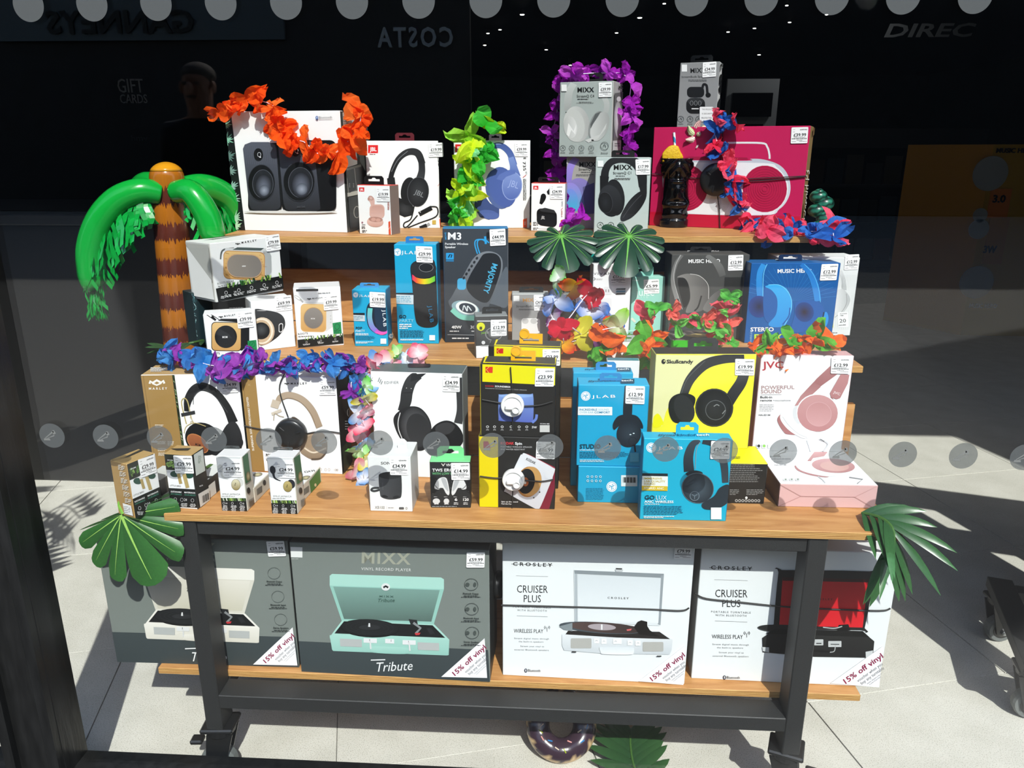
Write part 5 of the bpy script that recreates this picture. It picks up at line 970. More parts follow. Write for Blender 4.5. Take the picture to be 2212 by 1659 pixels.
def jamaica(key, P, cA, cB, zoomS):
    a = Art(key, ZS); (x0, y0), (x1, y1), (x2, y2), (x3, y3) = P
    def u(s_, t_): xa, ya = x0+(x1-x0)*s_, y0+(y1-y0)*s_; xb, yb = x3+(x2-x3)*s_, y3+(y2-y3)*s_; return (xa+(xb-xa)*t_, ya+(yb-ya)*t_)
    a.p('dfe2e2', [u(.0, .0), u(1, .0), u(1, .03), u(0, .03)])
    x, y = u(.17, .22); a.e(cA, x, y, 36, 52, -12); a.s(cA, (34, 24, 10), [(x+4, y+20), (x+26, y+100), (x+100, y+138)])
    x, y = u(.72, .5); a.e(cA, x+34, y-24, 48, 58, -20); a.e((cB, '8f7c44', 'v'), x-10, y+8, 58, 70, -8); a.ring('6f6240', x-10, y+8, 58, 70, 4, -8); a.t('MOM', '4a4028', x-16, y+20, x-6, y-14, 14, 1)
    a.t('SMILE JAMAICA', '8a8a86', *u(.1, .7), *u(.8, .7), 22, 0); a.g('a8a8a4', *u(.08, .715), *u(.85, .735), 1)
    a.p('2c3a24', [u(.0, .755), u(1, .755), u(1, .81), u(0, .81)]); rn = random.Random(ord(key[1]))
    for i in range(30):
        s_ = rn.uniform(0, .93); a.p(rn.choice(('8fb84a', 'b8d470', '4a7a34', '1f2c1c', 'e6ecd8')), [u(s_, .757), u(s_+.04, .757), u(s_+.06, .808), u(s_+.02, .808)]); a.b.n -= 1
    a.b.n += 1; a.p('1b1d1c', [u(0, .81), u(1, .81), u(1, .995), u(0, .995)])
    for s_, w1 in ((.17, '14'), (.5, ''), (.83, '5')):
        x, y = u(s_, .85); a.ring('e8e8e8', x-14, y, 14, 16, 3); 
        if w1: a.t(w1, 'f0f0f0', x+6, y+12, x+30, y+12, 22, 0)
        x, y = u(s_, .885); a.g('e0e0e0', x-38, y, x+38, y+78, 5, .5, al='c', seed=int(s_*10))
    for s_ in (.34, .66): a.s('5a5c5a', 2, [u(s_, .83), u(s_, .98)], False)
    return a, u
jamaica('s3', [(775, 148), (1100, 158), (1195, 842), (868, 840)], 'd9d9d4', 'e6dfbf', ZS); price('s3', ZS, (872, 205), (1108, 205), (900, 405), '24.99', '29.99')
jamaica('s4', [(1440, 165), (1770, 165), (1832, 878), (1495, 870)], '2a2c33', 'cbb878', ZS); price('s4', ZS, (1545, 215), (1775, 222), (1570, 415), '24.99', '29.99')
tab('s3', ZS, 855, 1100, 25, 140, '4a4e4e', setback=.9); tab('s4', ZS, 1512, 1768, 48, 160, '4a4e4e', setback=.9)
for key, dx in (('s3', 0), ('s4', 655)):
    a = Art(key, ZS, 'right'); a.p('2f6f44', [(1105+dx, 162), (1185+dx, 102+dx*.03), (1225+dx, 450), (1152+dx, 505)]); a.e(('d8c890', '6a5a38', 'r'), 1190+dx, 400, 26, 60); a.e('2a2c2a', 1195+dx, 580, 22, 40)
    for i in range(7): a.s('2a2a2a', 5, [(1200+dx+i*9, 700-i*6), (1208+dx+i*9, 790-i*6)], False)
for key, pts in (('l3', [(1240, 280), (1430, 262)]), ('l4', [(1850, 320), (2060, 300)])):
    a = Art(key, ZS, 'top'); (x, y), (x2, y2) = pts; a.t('£24.99', '4a4a4a', x+60, y+38, x2-10, y2+40, 24, 1, shear=-.4); a.e(('d8cfa0', '6a6458', 'r'), x+80, y+100, 60, 26, -8)
    a = Art(key, ZS, 'right'); xx = 1310 if key == 'l3' else 1900
    for i in range(8): a.s('2a2a2a', 5, [(xx+i*8, 560-i*6), (xx+4+i*8, 640-i*6)], False)
    a.e('3a3c3a', xx+90, 480, 20, 34)
    if key == 'l4': a.p('3f7f3a', [(1965, 465), (2095, 300), (2108, 470), (1985, 610)]); a.e('e8d8b0', 2040, 510, 14, 20)
a = Art('l2', ZS, 'right'); a.p('e9e9e4', [(700, 520), (780, 455), (800, 610), (712, 680)])
a = Art('l2', ZS, 'top'); a.p('4a6a34', [(660, 280), (760, 215), (765, 250), (680, 320)]); a.p('2a2c2a', [(665, 400), (800, 400), (790, 430), (665, 430)])
# white carton, large black headphones
a = Art('edi', ZJ)
for i in range(3): a.s('8f9294', 9, [(335+i*14, 370+i*12), (350+i*13, 330+i*16)], False)
a.t('EDIFIER', '6f7274', 392, 390, 530, 388, 26, 0, .05)
a.s(('3a3b3d', '232425', 'v'), (90, 104, 110, 106, 84), [(720, 300), (650, 360), (610, 460), (595, 560), (560, 650)]); a.p('26272a', [(650, 300), (790, 285), (720, 345), (640, 370)]); a.s('111213', 4, [(560, 475), (660, 470)], False); a.e('e8e8e8', 604, 428, 4); a.e('e8e8e8', 648, 432, 4)
a.s(('303133', '3d3e40', 'v'), (70, 62, 66, 80), [(1100, 330), (1105, 480), (1110, 640), (1090, 760)])
a.ps('1f2022', [(480, 720), (540, 640), (640, 600), (740, 620), (820, 720), (840, 850), (800, 980), (720, 1020), (600, 960), (520, 860)]); a.e(('6a6b6e', '2a2b2d', 'r'), 690, 800, 140, 190, -14); a.e(('2a2b2d', '343537', 'v'), 715, 820, 110, 155, -14); a.s('e2e2e2', 8, [(545, 660), (525, 740), (530, 820), (565, 910)])
a.ps('1b1c1e', [(850, 800), (960, 735), (1060, 760), (1130, 850), (1130, 950), (1000, 1050), (830, 1060), (790, 960)]); a.ps('3a3b3d', [(880, 790), (980, 750), (1060, 790), (1000, 860), (900, 860)])
price('edi', ZJ, (940, 296), (1104, 300), (944, 460), '34.99', '39.99')
a = Art('edi', ZJ, 'top'); a.rr('0d0e0f', 615, 200, 830, 238, 17); a.g('c8d0d0', 1040, 200, 1130, 212, 1)
# grey cylinder speaker
a = Art('son', ZJ); a.t('SONY', '4a4a4a', 360, 1150, 482, 1150, 26, 1); a.ps(('4b4d50', '37393b', 'h'), [(340, 1270), (360, 1235), (450, 1218), (535, 1232), (556, 1270), (556, 1440), (520, 1472), (440, 1480), (370, 1460), (352, 1420)]); a.e('2b2d2f', 447, 1252, 104, 34); a.s('3c3e40', 20, [(345, 1370), (290, 1372), (272, 1390), (300, 1400), (350, 1388)]); a.t('SONY', '6a6c6e', 372, 1320, 376, 1392, 10, 0); a.e('26282a', 400, 1450, 30, 12, 10); a.e('26282a', 505, 1455, 30, 12, -10)
a.t('XB100', '6a6c6e', 304, 1566, 398, 1568, 28, 0); a.s('9a9a9a', 2, [(416, 1540), (416, 1572)], False); a.g('8a8a8a', 430, 1552, 515, 1562, 1); a.rr('5a5c5e', 532, 1550, 580, 1572, 8); a.ring('3a3c3e', 603, 1561, 9, 11, 3)
price('son', ZJ, (442, 1084), (612, 1086), (450, 1246), '34.99', '54.99'); tab('son', ZJ, 520, 606, 908, 978, 'e9ebea')
# gaming earbuds
a = Art('vlo', ZJ); a.t('V', 'e8e4da', 932, 1166, 968, 1164, 26, 1); a.t('VIVANCO', 'f0f0f0', 976, 1166, 1110, 1164, 24, 1); a.t('TWS ERGO', 'f2f2f2', 846, 1216, 1080, 1214, 28, 1); a.t('WITH LOW LATENCY', '7fdd94', 846, 1246, 1150, 1244, 22, 0)
rn = random.Random(8)
for i in range(40): a.e('8a8c8c', rn.uniform(840, 1205), rn.uniform(1250, 1430), rn.uniform(1, 3.5), n=5); a.b.n -= 1
a.b.n += 1
for sx in (1, -1):
    cx = 1018; X = lambda x: cx+sx*(x-cx)
    a.ps('e2e4e4', [(X(880), 1320), (X(905), 1285), (X(950), 1268), (X(985), 1290), (X(1008), 1400), (X(1000), 1438), (X(975), 1420), (X(945), 1370), (X(900), 1385), (X(866), 1370)]); a.s('4a4c4c', 6, [(X(872), 1345), (X(900), 1375), (X(930), 1370)]); a.ps('b8bcbe', [(X(930), 1280), (X(975), 1290), (X(998), 1400), (X(960), 1360)])
for x, w1 in ((885, ''), (980, ''), (1070, '6'), (1160, '120')):
    if w1: a.t(w1, 'f2f2f2', x-(30 if len(w1) > 1 else 14), 1490, x+(30 if len(w1) > 1 else 14), 1490, 26, 1)
    else: a.e('d8dada', x, 1494, 34 if x < 900 else 26, 26)
    a.g('d8d8d8', x-30, 1502, x+30, 1528, 2, .5, al='c'); a.g('b8b8b8', x-24, 1448, x+24, 1458, 1)
a.g('9a9c9c', 845, 1536, 1200, 1550, 1)
price('vlo', ZJ, (1022, 1132), (1198, 1132), (1028, 1292), '14.99', '29.99'); tab('vlo', ZJ, 892, 1145, 978, 1062, '7fdd94', setback=.55)
# yellow / black stack
a = Art('spi', ZK); a.p('efd800', [(140, 958), (300, 960), (300, 1562), (140, 1560)]); a.p('c8102c', [(175, 1000), (215, 1000), (240, 1058), (175, 1056)]); a.t('KODAK', 'd83a40', 320, 1026, 434, 1028, 22, 1); a.t('Spin', 'f2f2f2', 444, 1028, 505, 1030, 22, 1); a.t('PORTABLE WIRELESS SPEAKER', 'c8c8c8', 320, 1052, 590, 1056, 13, 0); a.t('AND WATER RESISTANT', 'c8c8c8', 320, 1074, 530, 1076, 13, 0)
a.p('7c1f33', [(520, 1105), (790, 1225), (790, 1400), (735, 1578), (690, 1580), (640, 1570), (790, 1240)]); a.p('a02a40', [(520, 1100), (560, 1110), (792, 1222), (780, 1232)]); a.ps(('e8eaee', 'c9ccd4', 'v'), [(505, 1112), (545, 1108), (770, 1225), (782, 1260), (670, 1540), (640, 1575), (600, 1565), (380, 1440), (362, 1400), (480, 1140)])
a.e('b07a3c', 560, 1345, 100, 132, 10); a.e('c89a5c', 575, 1340, 96, 126, 10); a.e('17181a', 540, 1340, 74, 108, 8); a.e('a85a2c', 535, 1345, 26, 38); a.e('d8d8d6', 530, 1350, 10, 14); a.t('KODAK', '3a3a3c', 536, 1156, 615, 1196, 22, 1); a.rr('e0e2e6', 700, 1240, 765, 1310, 12, 30); a.e('2a2a2a', 655, 1432, 6); a.e('2a2a2a', 605, 1480, 6)
a.t('Spin up the sound', 'd8d8d8', 328, 1518, 470, 1520, 12, 1); a.t('Feel the Fun', 'd8d8d8', 328, 1536, 415, 1538, 12, 1)
price('spi', ZK, (628, 1000), (790, 1004), (622, 1146), '36.99', '49.99')
def kodaktop(a, p_, big):
    pass
a = Art('kb1', ZU); a.p(('efe300', 'e8e410', 'h'), [(22, 890), (1690, 962), (1660, 1372), (20, 1290)]); a.p('d0261c', [(90, 958), (255, 958), (250, 1096), (92, 1088)]); a.s('f6d84a', 12, [(172, 960), (105, 1020), (165, 1088)], False); a.p('e2391f', [(182, 970), (250, 962), (248, 1090), (178, 1084), (118, 1022)])
a.t('KODAK', 'c02a30', 85, 1400, 280, 1408, 34, 1); a.t('SOUNDBRIX', 'f4f4f4', 300, 1410, 650, 1426, 38, 1); a.t('MAGNETIC DOCKING WIRELESS TACK SPEAKER', 'b8b8b6', 85, 1446, 1015, 1490, 22, 0)
a = Art('kb1', ZK); a.ps(('7f9ed8', '5a6cc0', 'v'), [(305, 615), (330, 600), (560, 598), (600, 612), (600, 815), (580, 838), (440, 832), (320, 825), (304, 800)]); a.e('8fb0e2', 452, 612, 146, 16); a.s('6a84d0', 22, [(590, 840), (622, 810), (630, 770)]); 
for x in (210, 270, 335, 412, 480, 545): a.ring('e0e0e0', x, 875, 12, 10, 4); a.g('b0b0b0', x-14, 892, x+14, 908, 2, al='c')
a.t('5W', 'f0f0f0', 588, 886, 630, 888, 18, 1); a.t('SCAN ME', 'd8d8d8', 658, 852, 738, 854, 10, 1); a.r('cfcfcb', 656, 860, 740, 920)
price('kb1', ZU, (1212, 985), (1640, 988), (1195, 1390), '23.99', '35.99')
a = Art('kb2', ZU); a.p('efe300', [(285, 490), (1800, 545), (1780, 910), (285, 860)]); a.p('d0261c', [(340, 542), (492, 546), (488, 660), (340, 660)]); a.s('f6d84a', 10, [(420, 548), (355, 600), (400, 658)], False); price('kb2', ZU, (1370, 560), (1760, 560), (1372, 930), '23.99', '35.99')
for key, P in (('kb1', [(35, 890), (120, 670), (1690, 742), (1685, 962)]), ('kb2', [(280, 485), (362, 278), (1825, 338), (1800, 545)])):
    a = Art(key, ZU, 'top'); a.p('f2e200', P); cx = sum(p[0] for p in P)/4; cy = sum(p[1] for p in P)/4; a.p('45423a', [(cx+(x-cx)*.955, cy+(y-cy)*.72) for x, y in P])
# blue stack
a = Art('js1', ZL); jlab(a, 208, 586, 38, 'ffffff', (262, 602, 452, 598, 24)); a.r('eef6f8', 132, 672, 424, 740, 2); a.t('INCREDIBLE', '2a8ab0', 155, 704, 302, 704, 17, 1); a.t('SOUND', '7fb8cc', 310, 704, 398, 704, 17, 0); a.t('OVER-EAR', '7fb8cc', 155, 726, 272, 726, 17, 0); a.t('COMFORT', '2a8ab0', 278, 726, 405, 726, 17, 1)
a.s(('1f2a33', '16212a', 'v'), (66, 70, 74, 64), [(560, 500), (555, 580), (550, 700), (548, 790)]); a.ps('17212a', [(430, 810), (470, 750), (540, 735), (620, 745), (665, 800), (672, 850), (620, 830), (500, 820), (440, 860)]); a.e(('2c3a45', '16202a', 'r'), 560, 890, 100, 112, 14); a.ring('10181f', 590, 955, 34, 38, 4); a.s('131c24', 14, [(605, 980), (612, 1040)], False); a.e('d8e8ee', 572, 898, 8, 4); a.e('d8e8ee', 598, 888, 8, 4)
a.t('STUDIO', '0d3a4c', 158, 1012, 330, 1010, 36, 1); a.t('OVER-EAR HEADPHONES', 'd8f0f8', 158, 1028, 380, 1028, 10, 1); a.g('0b6a90', 158, 1036, 560, 1090, 5, .4); a.g('d8f0f8', 160, 1100, 370, 1122, 2, .5); a.r('5ab8d8', 568, 1046, 640, 1120)
price('js1', ZL, (534, 500), (690, 505), (530, 645), '12.99', '24.99')
for key, y0, xx in (('js1', 470, 230), ('js2', 370, 200)):
    a = Art(key, ZL, 'top'); a.t('#yourkindof', '0c5a7c', xx, y0+6, xx+260, y0+2, 13, 1); a.r('14506e', xx+262, y0-16, xx+375, y0+18); a.t('tech', 'f0f8fa', xx+268, y0+4, xx+362, y0+2, 14, 1)
tab('js1', ZL, 322, 502, 400, 440, '2a86c0'); tab('js2', ZL, 290, 455, 308, 350, '2a86c0')
a = Art('jst', ZL); jlab(a, 420, 1324, 42); a.r('dff0f4', 496, 1230, 628, 1320)
for i in range(13): a.s('1c2a30', 3+(i % 3)*3, [(512+i*8.5, 1246), (512+i*8.5, 1290)], False)
for i in range(4):
    for k in range(2): a.ring('c8e8f2', 225+i*34, 1240+k*34, 10, 10, 4)
a.g('0c86b0', 210, 1330, 360, 1430, 9, .35)
a = Art('gol', ZL); jlab(a, 742, 1006, 40); a.t('JLAB', 'ffffff', 800, 1022, 1000, 1020, 26, 0, .1); a.s(('3a4650', '1c262e', 'v'), (30, 56, 76, 84), [(1140, 950), (1080, 980), (1045, 1080), (1050, 1200)]); a.s('8a9aa4', 5, [(1140, 960), (1110, 1020), (1100, 1180)]); a.s(('28323a', '38444c', 'v'), (50, 60, 62, 50), [(1160, 948), (1260, 980), (1330, 1120), (1345, 1290)]); a.ps('1f2a32', [(1020, 1220), (1090, 1190), (1160, 1210), (1120, 1260)])
a.e(('4c5a64', '222c34', 'r'), 1120, 1335, 130, 122, 20); a.ring('5c6a74', 1120, 1335, 132, 124, 5, 20); jl = (1094, 1398); a.ring('6c7a84', jl[0], jl[1], 40, 40, 6)
for k in range(3): an = R(90+120*k); a.s('6c7a84', 6, [jl, (jl[0]+26*math.cos(an), jl[1]+26*math.sin(an))], False)
a.ps('27323a', [(1250, 1400), (1300, 1330), (1375, 1310), (1370, 1440), (1280, 1500), (1180, 1505), (1155, 1460)]); a.r('16222a', 664, 1212, 876, 1234, 3); a.r('eef4ec', 664, 1234, 876, 1316, 4); a.r('d8bc2a', 664, 1314, 874, 1352, 4)
a.t('IMMERSIVE', 'c8b04a', 680, 1262, 830, 1264, 16, 1); a.t('LAB QUALITY', 'c8b04a', 680, 1284, 855, 1287, 16, 1); a.t('SOUND', 'c8b04a', 680, 1305, 775, 1307, 16, 1); a.t('HYBRID ANC', 'fbf4d0', 680, 1340, 845, 1344, 18, 1)
a.t('GO', '0d3a4c', 686, 1424, 770, 1425, 34, 1); a.t('LUX', 'd8f0f8', 776, 1425, 866, 1427, 34, 0); a.t('ANC WIRELESS', 'eefafc', 686, 1452, 922, 1454, 20, 1); a.g('d8f0f8', 686, 1458, 870, 1468, 1, .6); a.g('0b6a90', 680, 1476, 1020, 1550, 6, .4); a.g('eefafc', 680, 1558, 950, 1578, 2, .5); a.r('eefafc', 1226, 1490, 1312, 1586)
price('gol', ZL, (1228, 948), (1385, 948), (1220, 1094), '24.99', '59.99')
a = Art('gol', ZL, 'top'); a.t('#yourkindof', '0c5a7c', 800, 918, 1105, 918, 16, 1); a.t('tech', 'f0f8fa', 1110, 920, 1215, 918, 16, 1); tab('gol', ZL, 942, 1125, 800, 880, '27b4d8', setback=.6)
# yellow headphones
a = Art('sku', ZL); a.p(('e9e7a8', 'ece9b0', 'v'), [(775, 250), (1260, 256), (1120, 400), (1000, 560), (900, 640), (860, 720), (830, 830), (760, 830), (750, 800)]); a.ps('f0ea10', [(760, 760), (800, 730), (840, 800), (820, 830), (760, 840)])
a.s(('26282a', '303234', 'v'), (66, 76, 80, 72, 70), [(1000, 590), (1060, 450), (1180, 330), (1330, 285), (1500, 275)]); a.s('55585a', 5, [(985, 570), (1040, 440), (1180, 300)]); a.s(('3a3d3f', '232527', 'v'), (84, 90, 92, 86), [(1500, 400), (1470, 480), (1410, 570), (1370, 640)]); a.ps('1b1d1e', [(885, 640), (930, 580), (1020, 562), (1100, 600), (1080, 700), (1060, 790), (940, 805), (890, 740)]); a.e('2a2c2e', 1010, 690, 80, 118, -20); a.e(('2c2e30', '151718', 'r'), 1255, 680, 155, 156); a.ring('3f4244', 1255, 680, 150, 152, 5); a.ring('5c5f62', 1265, 700, 84, 82, 6); a.s('8a8d90', 7, [(1250, 670), (1275, 655), (1295, 665)]); a.s('8a8d90', 7, [(1320, 730), (1345, 700)])
a.e(K, 842, 304, 17, 20); a.e('ece9a0', 848, 300, 6); a.t('Skullcandy', '26282a', 866, 318, 1082, 318, 30, 1, -.03)
price('sku', ZL, (1425, 282), (1582, 285), (1422, 415), '19.99', '39.99')
a = Art('sku', ZL, 'top'); a.g('b0a878', 808, 162, 905, 174, 1); tab('sku', ZL, 1038, 1285, 112, 205, '333433', setback=.35)
a = Art('skl', ZM); 
for i in range(10): a.g('8a8a88', 60, 1180+i*15, 352, 1190+i*15, 1, .6, seed=i+3)
for i in range(8): a.ring('cfcfcc', 115+i*26, 1474, 11, 11, 4)
a.e('f0f0ee', 196, 1450, 10); a.g('8a8a88', 60, 1380, 140, 1430, 4); a.g('8a8a88', 196, 1380, 340, 1430, 4)
a = Art('skl', ZM, 'top'); a.g('6a6a10', 60, 1120, 160, 1140, 2)
# white and pink
JP = 'c08a8a'
def jvc(a, f):
    a.s((JP, 'ab7676', 'v'), (50*f, 96*f, 100*f, 60*f), [(905, 395), (820, 480), (730, 570), (640, 680)]) if False else None
a = Art('jvu', ZM); a.t('JVC', 'b32f3a', 335, 398, 502, 396, 56, 1); a.t('POWERFUL', 'b09090', 316, 570, 588, 566, 30, 1); a.t('SOUND', 'b09090', 314, 602, 485, 600, 30, 1); a.s('8a8a8a', 3, [(313, 614), (482, 612)], False); a.t('Built-in', '3a3a3c', 308, 642, 408, 641, 18, 1); a.t('remote', '3a3a3c', 307, 667, 405, 666, 16, 1); a.t('+microphone', '7a7a7c', 412, 666, 558, 665, 14, 0); a.g('9a9a9c', 304, 690, 430, 752, 5, .3); a.t('HA-S31M', '6a6a6c', 296, 784, 392, 784, 13, 1)
a.p(('b48080', 'a26c6c', 'v'), [(880, 378), (945, 440), (800, 545), (745, 510), (770, 480)]); a.p(('a87474', 'c29090', 'v'), [(745, 508), (802, 548), (700, 640), (620, 706), (588, 706), (640, 620)]); a.p((JP, 'b58080', 'v'), [(965, 445), (1035, 450), (1022, 520), (960, 640), (930, 650), (885, 632), (876, 600)]); a.t('JVC', 'e8d8d8', 905, 600, 958, 618, 20, 1); a.s('a06a6a', 16, [(885, 632), (900, 660)], False)
a.ps('a87070', [(448, 820), (490, 770), (560, 850), (620, 930), (540, 935), (500, 915)]); a.ps('eceef0', [(470, 800), (500, 740), (580, 705), (660, 720), (760, 860), (750, 930), (680, 970), (600, 940), (520, 880)]); a.s('b8babc', 4, [(490, 790), (540, 860), (620, 930), (690, 960)]); a.ps('d9dcde', [(580, 720), (640, 700), (660, 800), (620, 850), (580, 800)])
a.e('f2f4f5', 775, 755, 172, 152); a.e(('cb9a9a', 'ba8484', 'v'), 775, 762, 165, 150); a.e(('c28e8e', 'cf9f9f', 'v'), 785, 770, 102, 98); a.ring('d6aaaa', 785, 770, 104, 100, 4)
a.s('d8dadc', 10, [(690, 980), (720, 1080)], False); a.s('cfd2d4', 12, [(790, 972), (860, 1010), (820, 1075)]); a.s('6a6c6e', 6, [(795, 972), (830, 992)], False)
for x, c_ in ((296, '2a2a2a'), (340, '8ac85a'), (388, 'd8dada')): a.rr('e4e6e8', x-18, 1012, x+18, 1046, 5); a.e(c_, x, 1028, 12)
price('jvu', ZM, (888, 305), (1040, 308), (880, 438), '12.99', '19.99')
a = Art('jvl', ZM, 'top'); a.t('Built-in', '6a6a6c', 385, 1124, 480, 1122, 12, 1); a.g('a0a0a2', 400, 1130, 640, 1146, 1); a.g('b8b8ba', 420, 1150, 500, 1172, 3); a.t('HA-S31M', '8a8a8c', 425, 1192, 522, 1190, 10, 1)
a.p(('c69898', 'b88686', 'v'), [(750, 1080), (860, 1080), (830, 1115), (740, 1130), (720, 1160), (690, 1158)]); a.ps('b88484', [(590, 1200), (610, 1195), (720, 1250), (860, 1275), (840, 1288), (720, 1270), (620, 1235)]); a.ps('eceff0', [(600, 1190), (640, 1165), (740, 1160), (860, 1230), (960, 1262), (880, 1282), (740, 1262), (640, 1230)]); a.e('f2f4f5', 900, 1192, 182, 62, 4); a.e(('cfa2a2', 'bc8a8a', 'v'), 905, 1194, 176, 58, 4); a.e(('d0a6a0', 'd8b0a8', 'v'), 915, 1198, 118, 40, 4)
a.s('d0d2d4', 8, [(780, 1280), (815, 1305), (840, 1335)]); a.s('9a9c9e', 8, [(1035, 1288), (1145, 1305), (1100, 1340)], False)
for x in (516, 566, 616): a.rr('e2e4e6', x-20, 1296, x+20, 1316, 4); a.e('8a9a8a', x, 1306, 8, 6)
a = Art('jvl', ZM)
for P in ([(475, 1345), (640, 1438), (1080, 1444), (1262, 1352)], [(640, 1438), (455, 1520)], [(1080, 1444), (1235, 1535)]): a.s('b98a88', 3, P, False)
# record players
def voucher(key, zm, A, B_, C_):
    """triangular paper flag: A low left, B_ top right, C_ low right"""
    b = BOX[key]; a = Art(key, zm); off = NRM['front']*.0025; P = [a.L(*q)+off for q in (A, B_, C_)]; V = P+[p+NRM['front']*-.0006 for p in P]; C = [hexc('fbfbfd')]*6; F = [(0, 1, 2), (5, 4, 3), (0, 3, 4, 1), (1, 4, 5, 2), (2, 5, 3, 0)]
    dx, dy = B_[0]-A[0], B_[1]-A[1]; L = math.hypot(dx, dy); ex = (dx/L, dy/L); dn = (-dy/L, dx/L)
    def txt(s_, s0, s1, t, h, c, wgt):
        gl, wid = layout(s_, wgt); kx = (s1-s0)*L/wid
        for gx, GV, GF in gl:
            k = len(V)
            for vx, vy in GV:
                X = s0*L+(gx+vx)*kx; Y = t*L-vy*h*L/.72; V.append(a.L(A[0]+ex[0]*X+dn[0]*Y, A[1]+ex[1]*X+dn[1]*Y)+off+NRM['front']*.0003); C.append(hexc(c))
            F.extend(tuple(i+k for i in f) for f in GF)
    txt('15% off vinyl', .16, .92, .145, .085, '8f1d4a', 1); txt('voucher when you', .36, .84, .235, .05, '5a5a60', 0); txt('buy any turntable', .38, .82, .3, .05, '5a5a60', 0); txt('voucher will print at the till', .46, .74, .345, .02, '8a8a90', 0); txt('at point of purchase', .48, .7, .375, .02, '8a8a90', 0)
    mesh_obj('voucher_flag', V, F, M_LABEL, b.o, cols=C)
def ttable(a, X, c, cd, inner, lite):
    """suitcase record player; X maps unit points of the picture to the view"""
    p = lambda col, P: a.p(col, [X(*q) for q in P]); e = lambda col, x, y, rx, ry, rot=0: a.e(col, *X(x, y), rx*X.sx, ry*X.sx, rot)
    p(c, [(.0, .02), (.02, 0), (.93, .04), (.955, .06), (.955, .16), (.87, .56), (.1, .52), (.0, .13)]); p(cd, [(.0, .13), (.955, .17), (.87, .56), (.1, .52)]); p((inner, lite, 'v'), [(.03, .14), (.92, .18), (.85, .53), (.12, .50)]); p('3c4644' if inner != 'd8d4c4' else 'b8b4a4', [(.12, .30), (.87, .33), (.85, .53), (.12, .50)]) if False else None
    p(c, [(.105, .515), (.875, .56), (1.0, .73), (.995, .9), (.03, .85), (.0, .7)]); p('1a1c1d', [(.12, .525), (.86, .57), (.965, .71), (.04, .66)]); p((c, cd, 'v'), [(.0, .68), (.04, .675), (1.0, .73), (.995, .9), (.98, .905), (.03, .855), (.02, .84)])
    e('101112', .335, .605, .245, .075, 3); e('1d1f20', .335, .595, .24, .07, 3)
    for r_ in (.2, .16, .12): a.ring('33363a', *X(.335, .595), r_*X.sx, r_*.29*X.sx, 2, 3)
    e('2c2e30', .335, .592, .09, .022); p('dfe1e2', [(.322, .585), (.34, .587), (.338, .545), (.326, .545)])
    p('26282a', [(.66, .50), (.73, .51), (.74, .58), (.68, .57)]); a.s('8a8e90', .02*X.sx, [X(.70, .54), X(.76, .60), X(.72, .66)], False); p('c83a40', [(.71, .655), (.76, .65), (.75, .675), (.72, .678)]); p('2a2c2e', [(.81, .60), (.85, .60), (.88, .66), (.84, .67)])
    p('b9bdbb', [(.085, .715), (.27, .725), (.27, .81), (.09, .80)]); p('b9bdbb', [(.735, .755), (.915, .765), (.915, .85), (.738, .84)])
    for x0, y0 in ((.285, .71), (.61, .73), (.465, .715)): p('e8eaea', [(x0, y0), (x0+.11 if x0 != .465 else x0+.075, y0+.005), (x0+.11 if x0 != .465 else x0+.075, y0+.055), (x0, y0+.05)]); a.s('3a3c3c', 4, [X(x0+.05, y0+.01), X(x0+.05, y0+.035)], False)
    a.ps((c, cd, 'v'), [X(.36, .80), X(.64, .815), X(.66, .85), X(.63, .885), X(.37, .87), X(.345, .83)]); a.s('dfe1e1', .012*X.sx, [X(.34, .74), X(.345, .83)], False); a.s('dfe1e1', .012*X.sx, [X(.665, .75), X(.672, .85)], False)
def mapper(x0, y0, x1, y1, sk):
    def X(u, v): return (x0+(x1-x0)*u, y0+(y1-y0)*v+sk*u*0)
    X.sx = x1-x0; return X
def mixxbox(key, P, dark_y):
    pass
a = Art('mxt', ZO)
a.p(('40494b', '3a4345', 'v'), [(180, 1082), (2010, 1168), (2030, 1475), (210, 1375)]); a.t('MIXX', 'a5a898', 792, 336, 1262, 350, 112, 1, .06); a.t('VINYL RECORD PLAYER', 'e2e4e0', 798, 404, 1274, 416, 28, 0, .06); a.r('eef0ee', 122, 182, 236, 280, 4); a.g('b0b4b0', 130, 290, 240, 304, 1)
ttable(a, mapper(497, 440, 1640, 1300, 0), 'aedccf', '98cabd', '7fa49a', '5a7069')
a.t('MIXX', '4a6a60', 972, 656, 1108, 660, 16, 1, .2); a.t('Tribute', '3a5a50', 950, 705, 1118, 702, 34, 0, shear=.3)
a.e('e2e6e4', 1034, 560, 42, 36); a.s(K, 18, [(1012, 566), (1034, 552), (1058, 566)], False)
a.t('Tribute', 'f6f8f8', 930, 1370, 1290, 1352, 92, 0, shear=.25); a.s('f6f8f8', 10, [(892, 1258), (1030, 1254)], False)
for y, w1 in ((536, 'Bluetooth Output'), (770, 'Bluetooth Input'), (996, 'Stereo Speakers')): a.ring('343a38', 1850+(y-536)*.02, y, 66, 58, 4); a.e('4a524f', 1815, y, 20, 18); a.e('4a524f', 1885, y, 14, 22); a.t(w1, '2a302e', 1770+(y-536)*.02, y+92, 1920+(y-536)*.02, y+96, 16, 1); a.g('343a38', 1745, y+102, 1950, y+126, 2, al='c')
price('mxt', ZO, (1808, 226), (1982, 226), (1804, 372), '59.99', '89.99'); voucher('mxt', ZO, (1565, 1418), (1978, 1050), (2002, 1428))
a = Art('mxw', ZN)
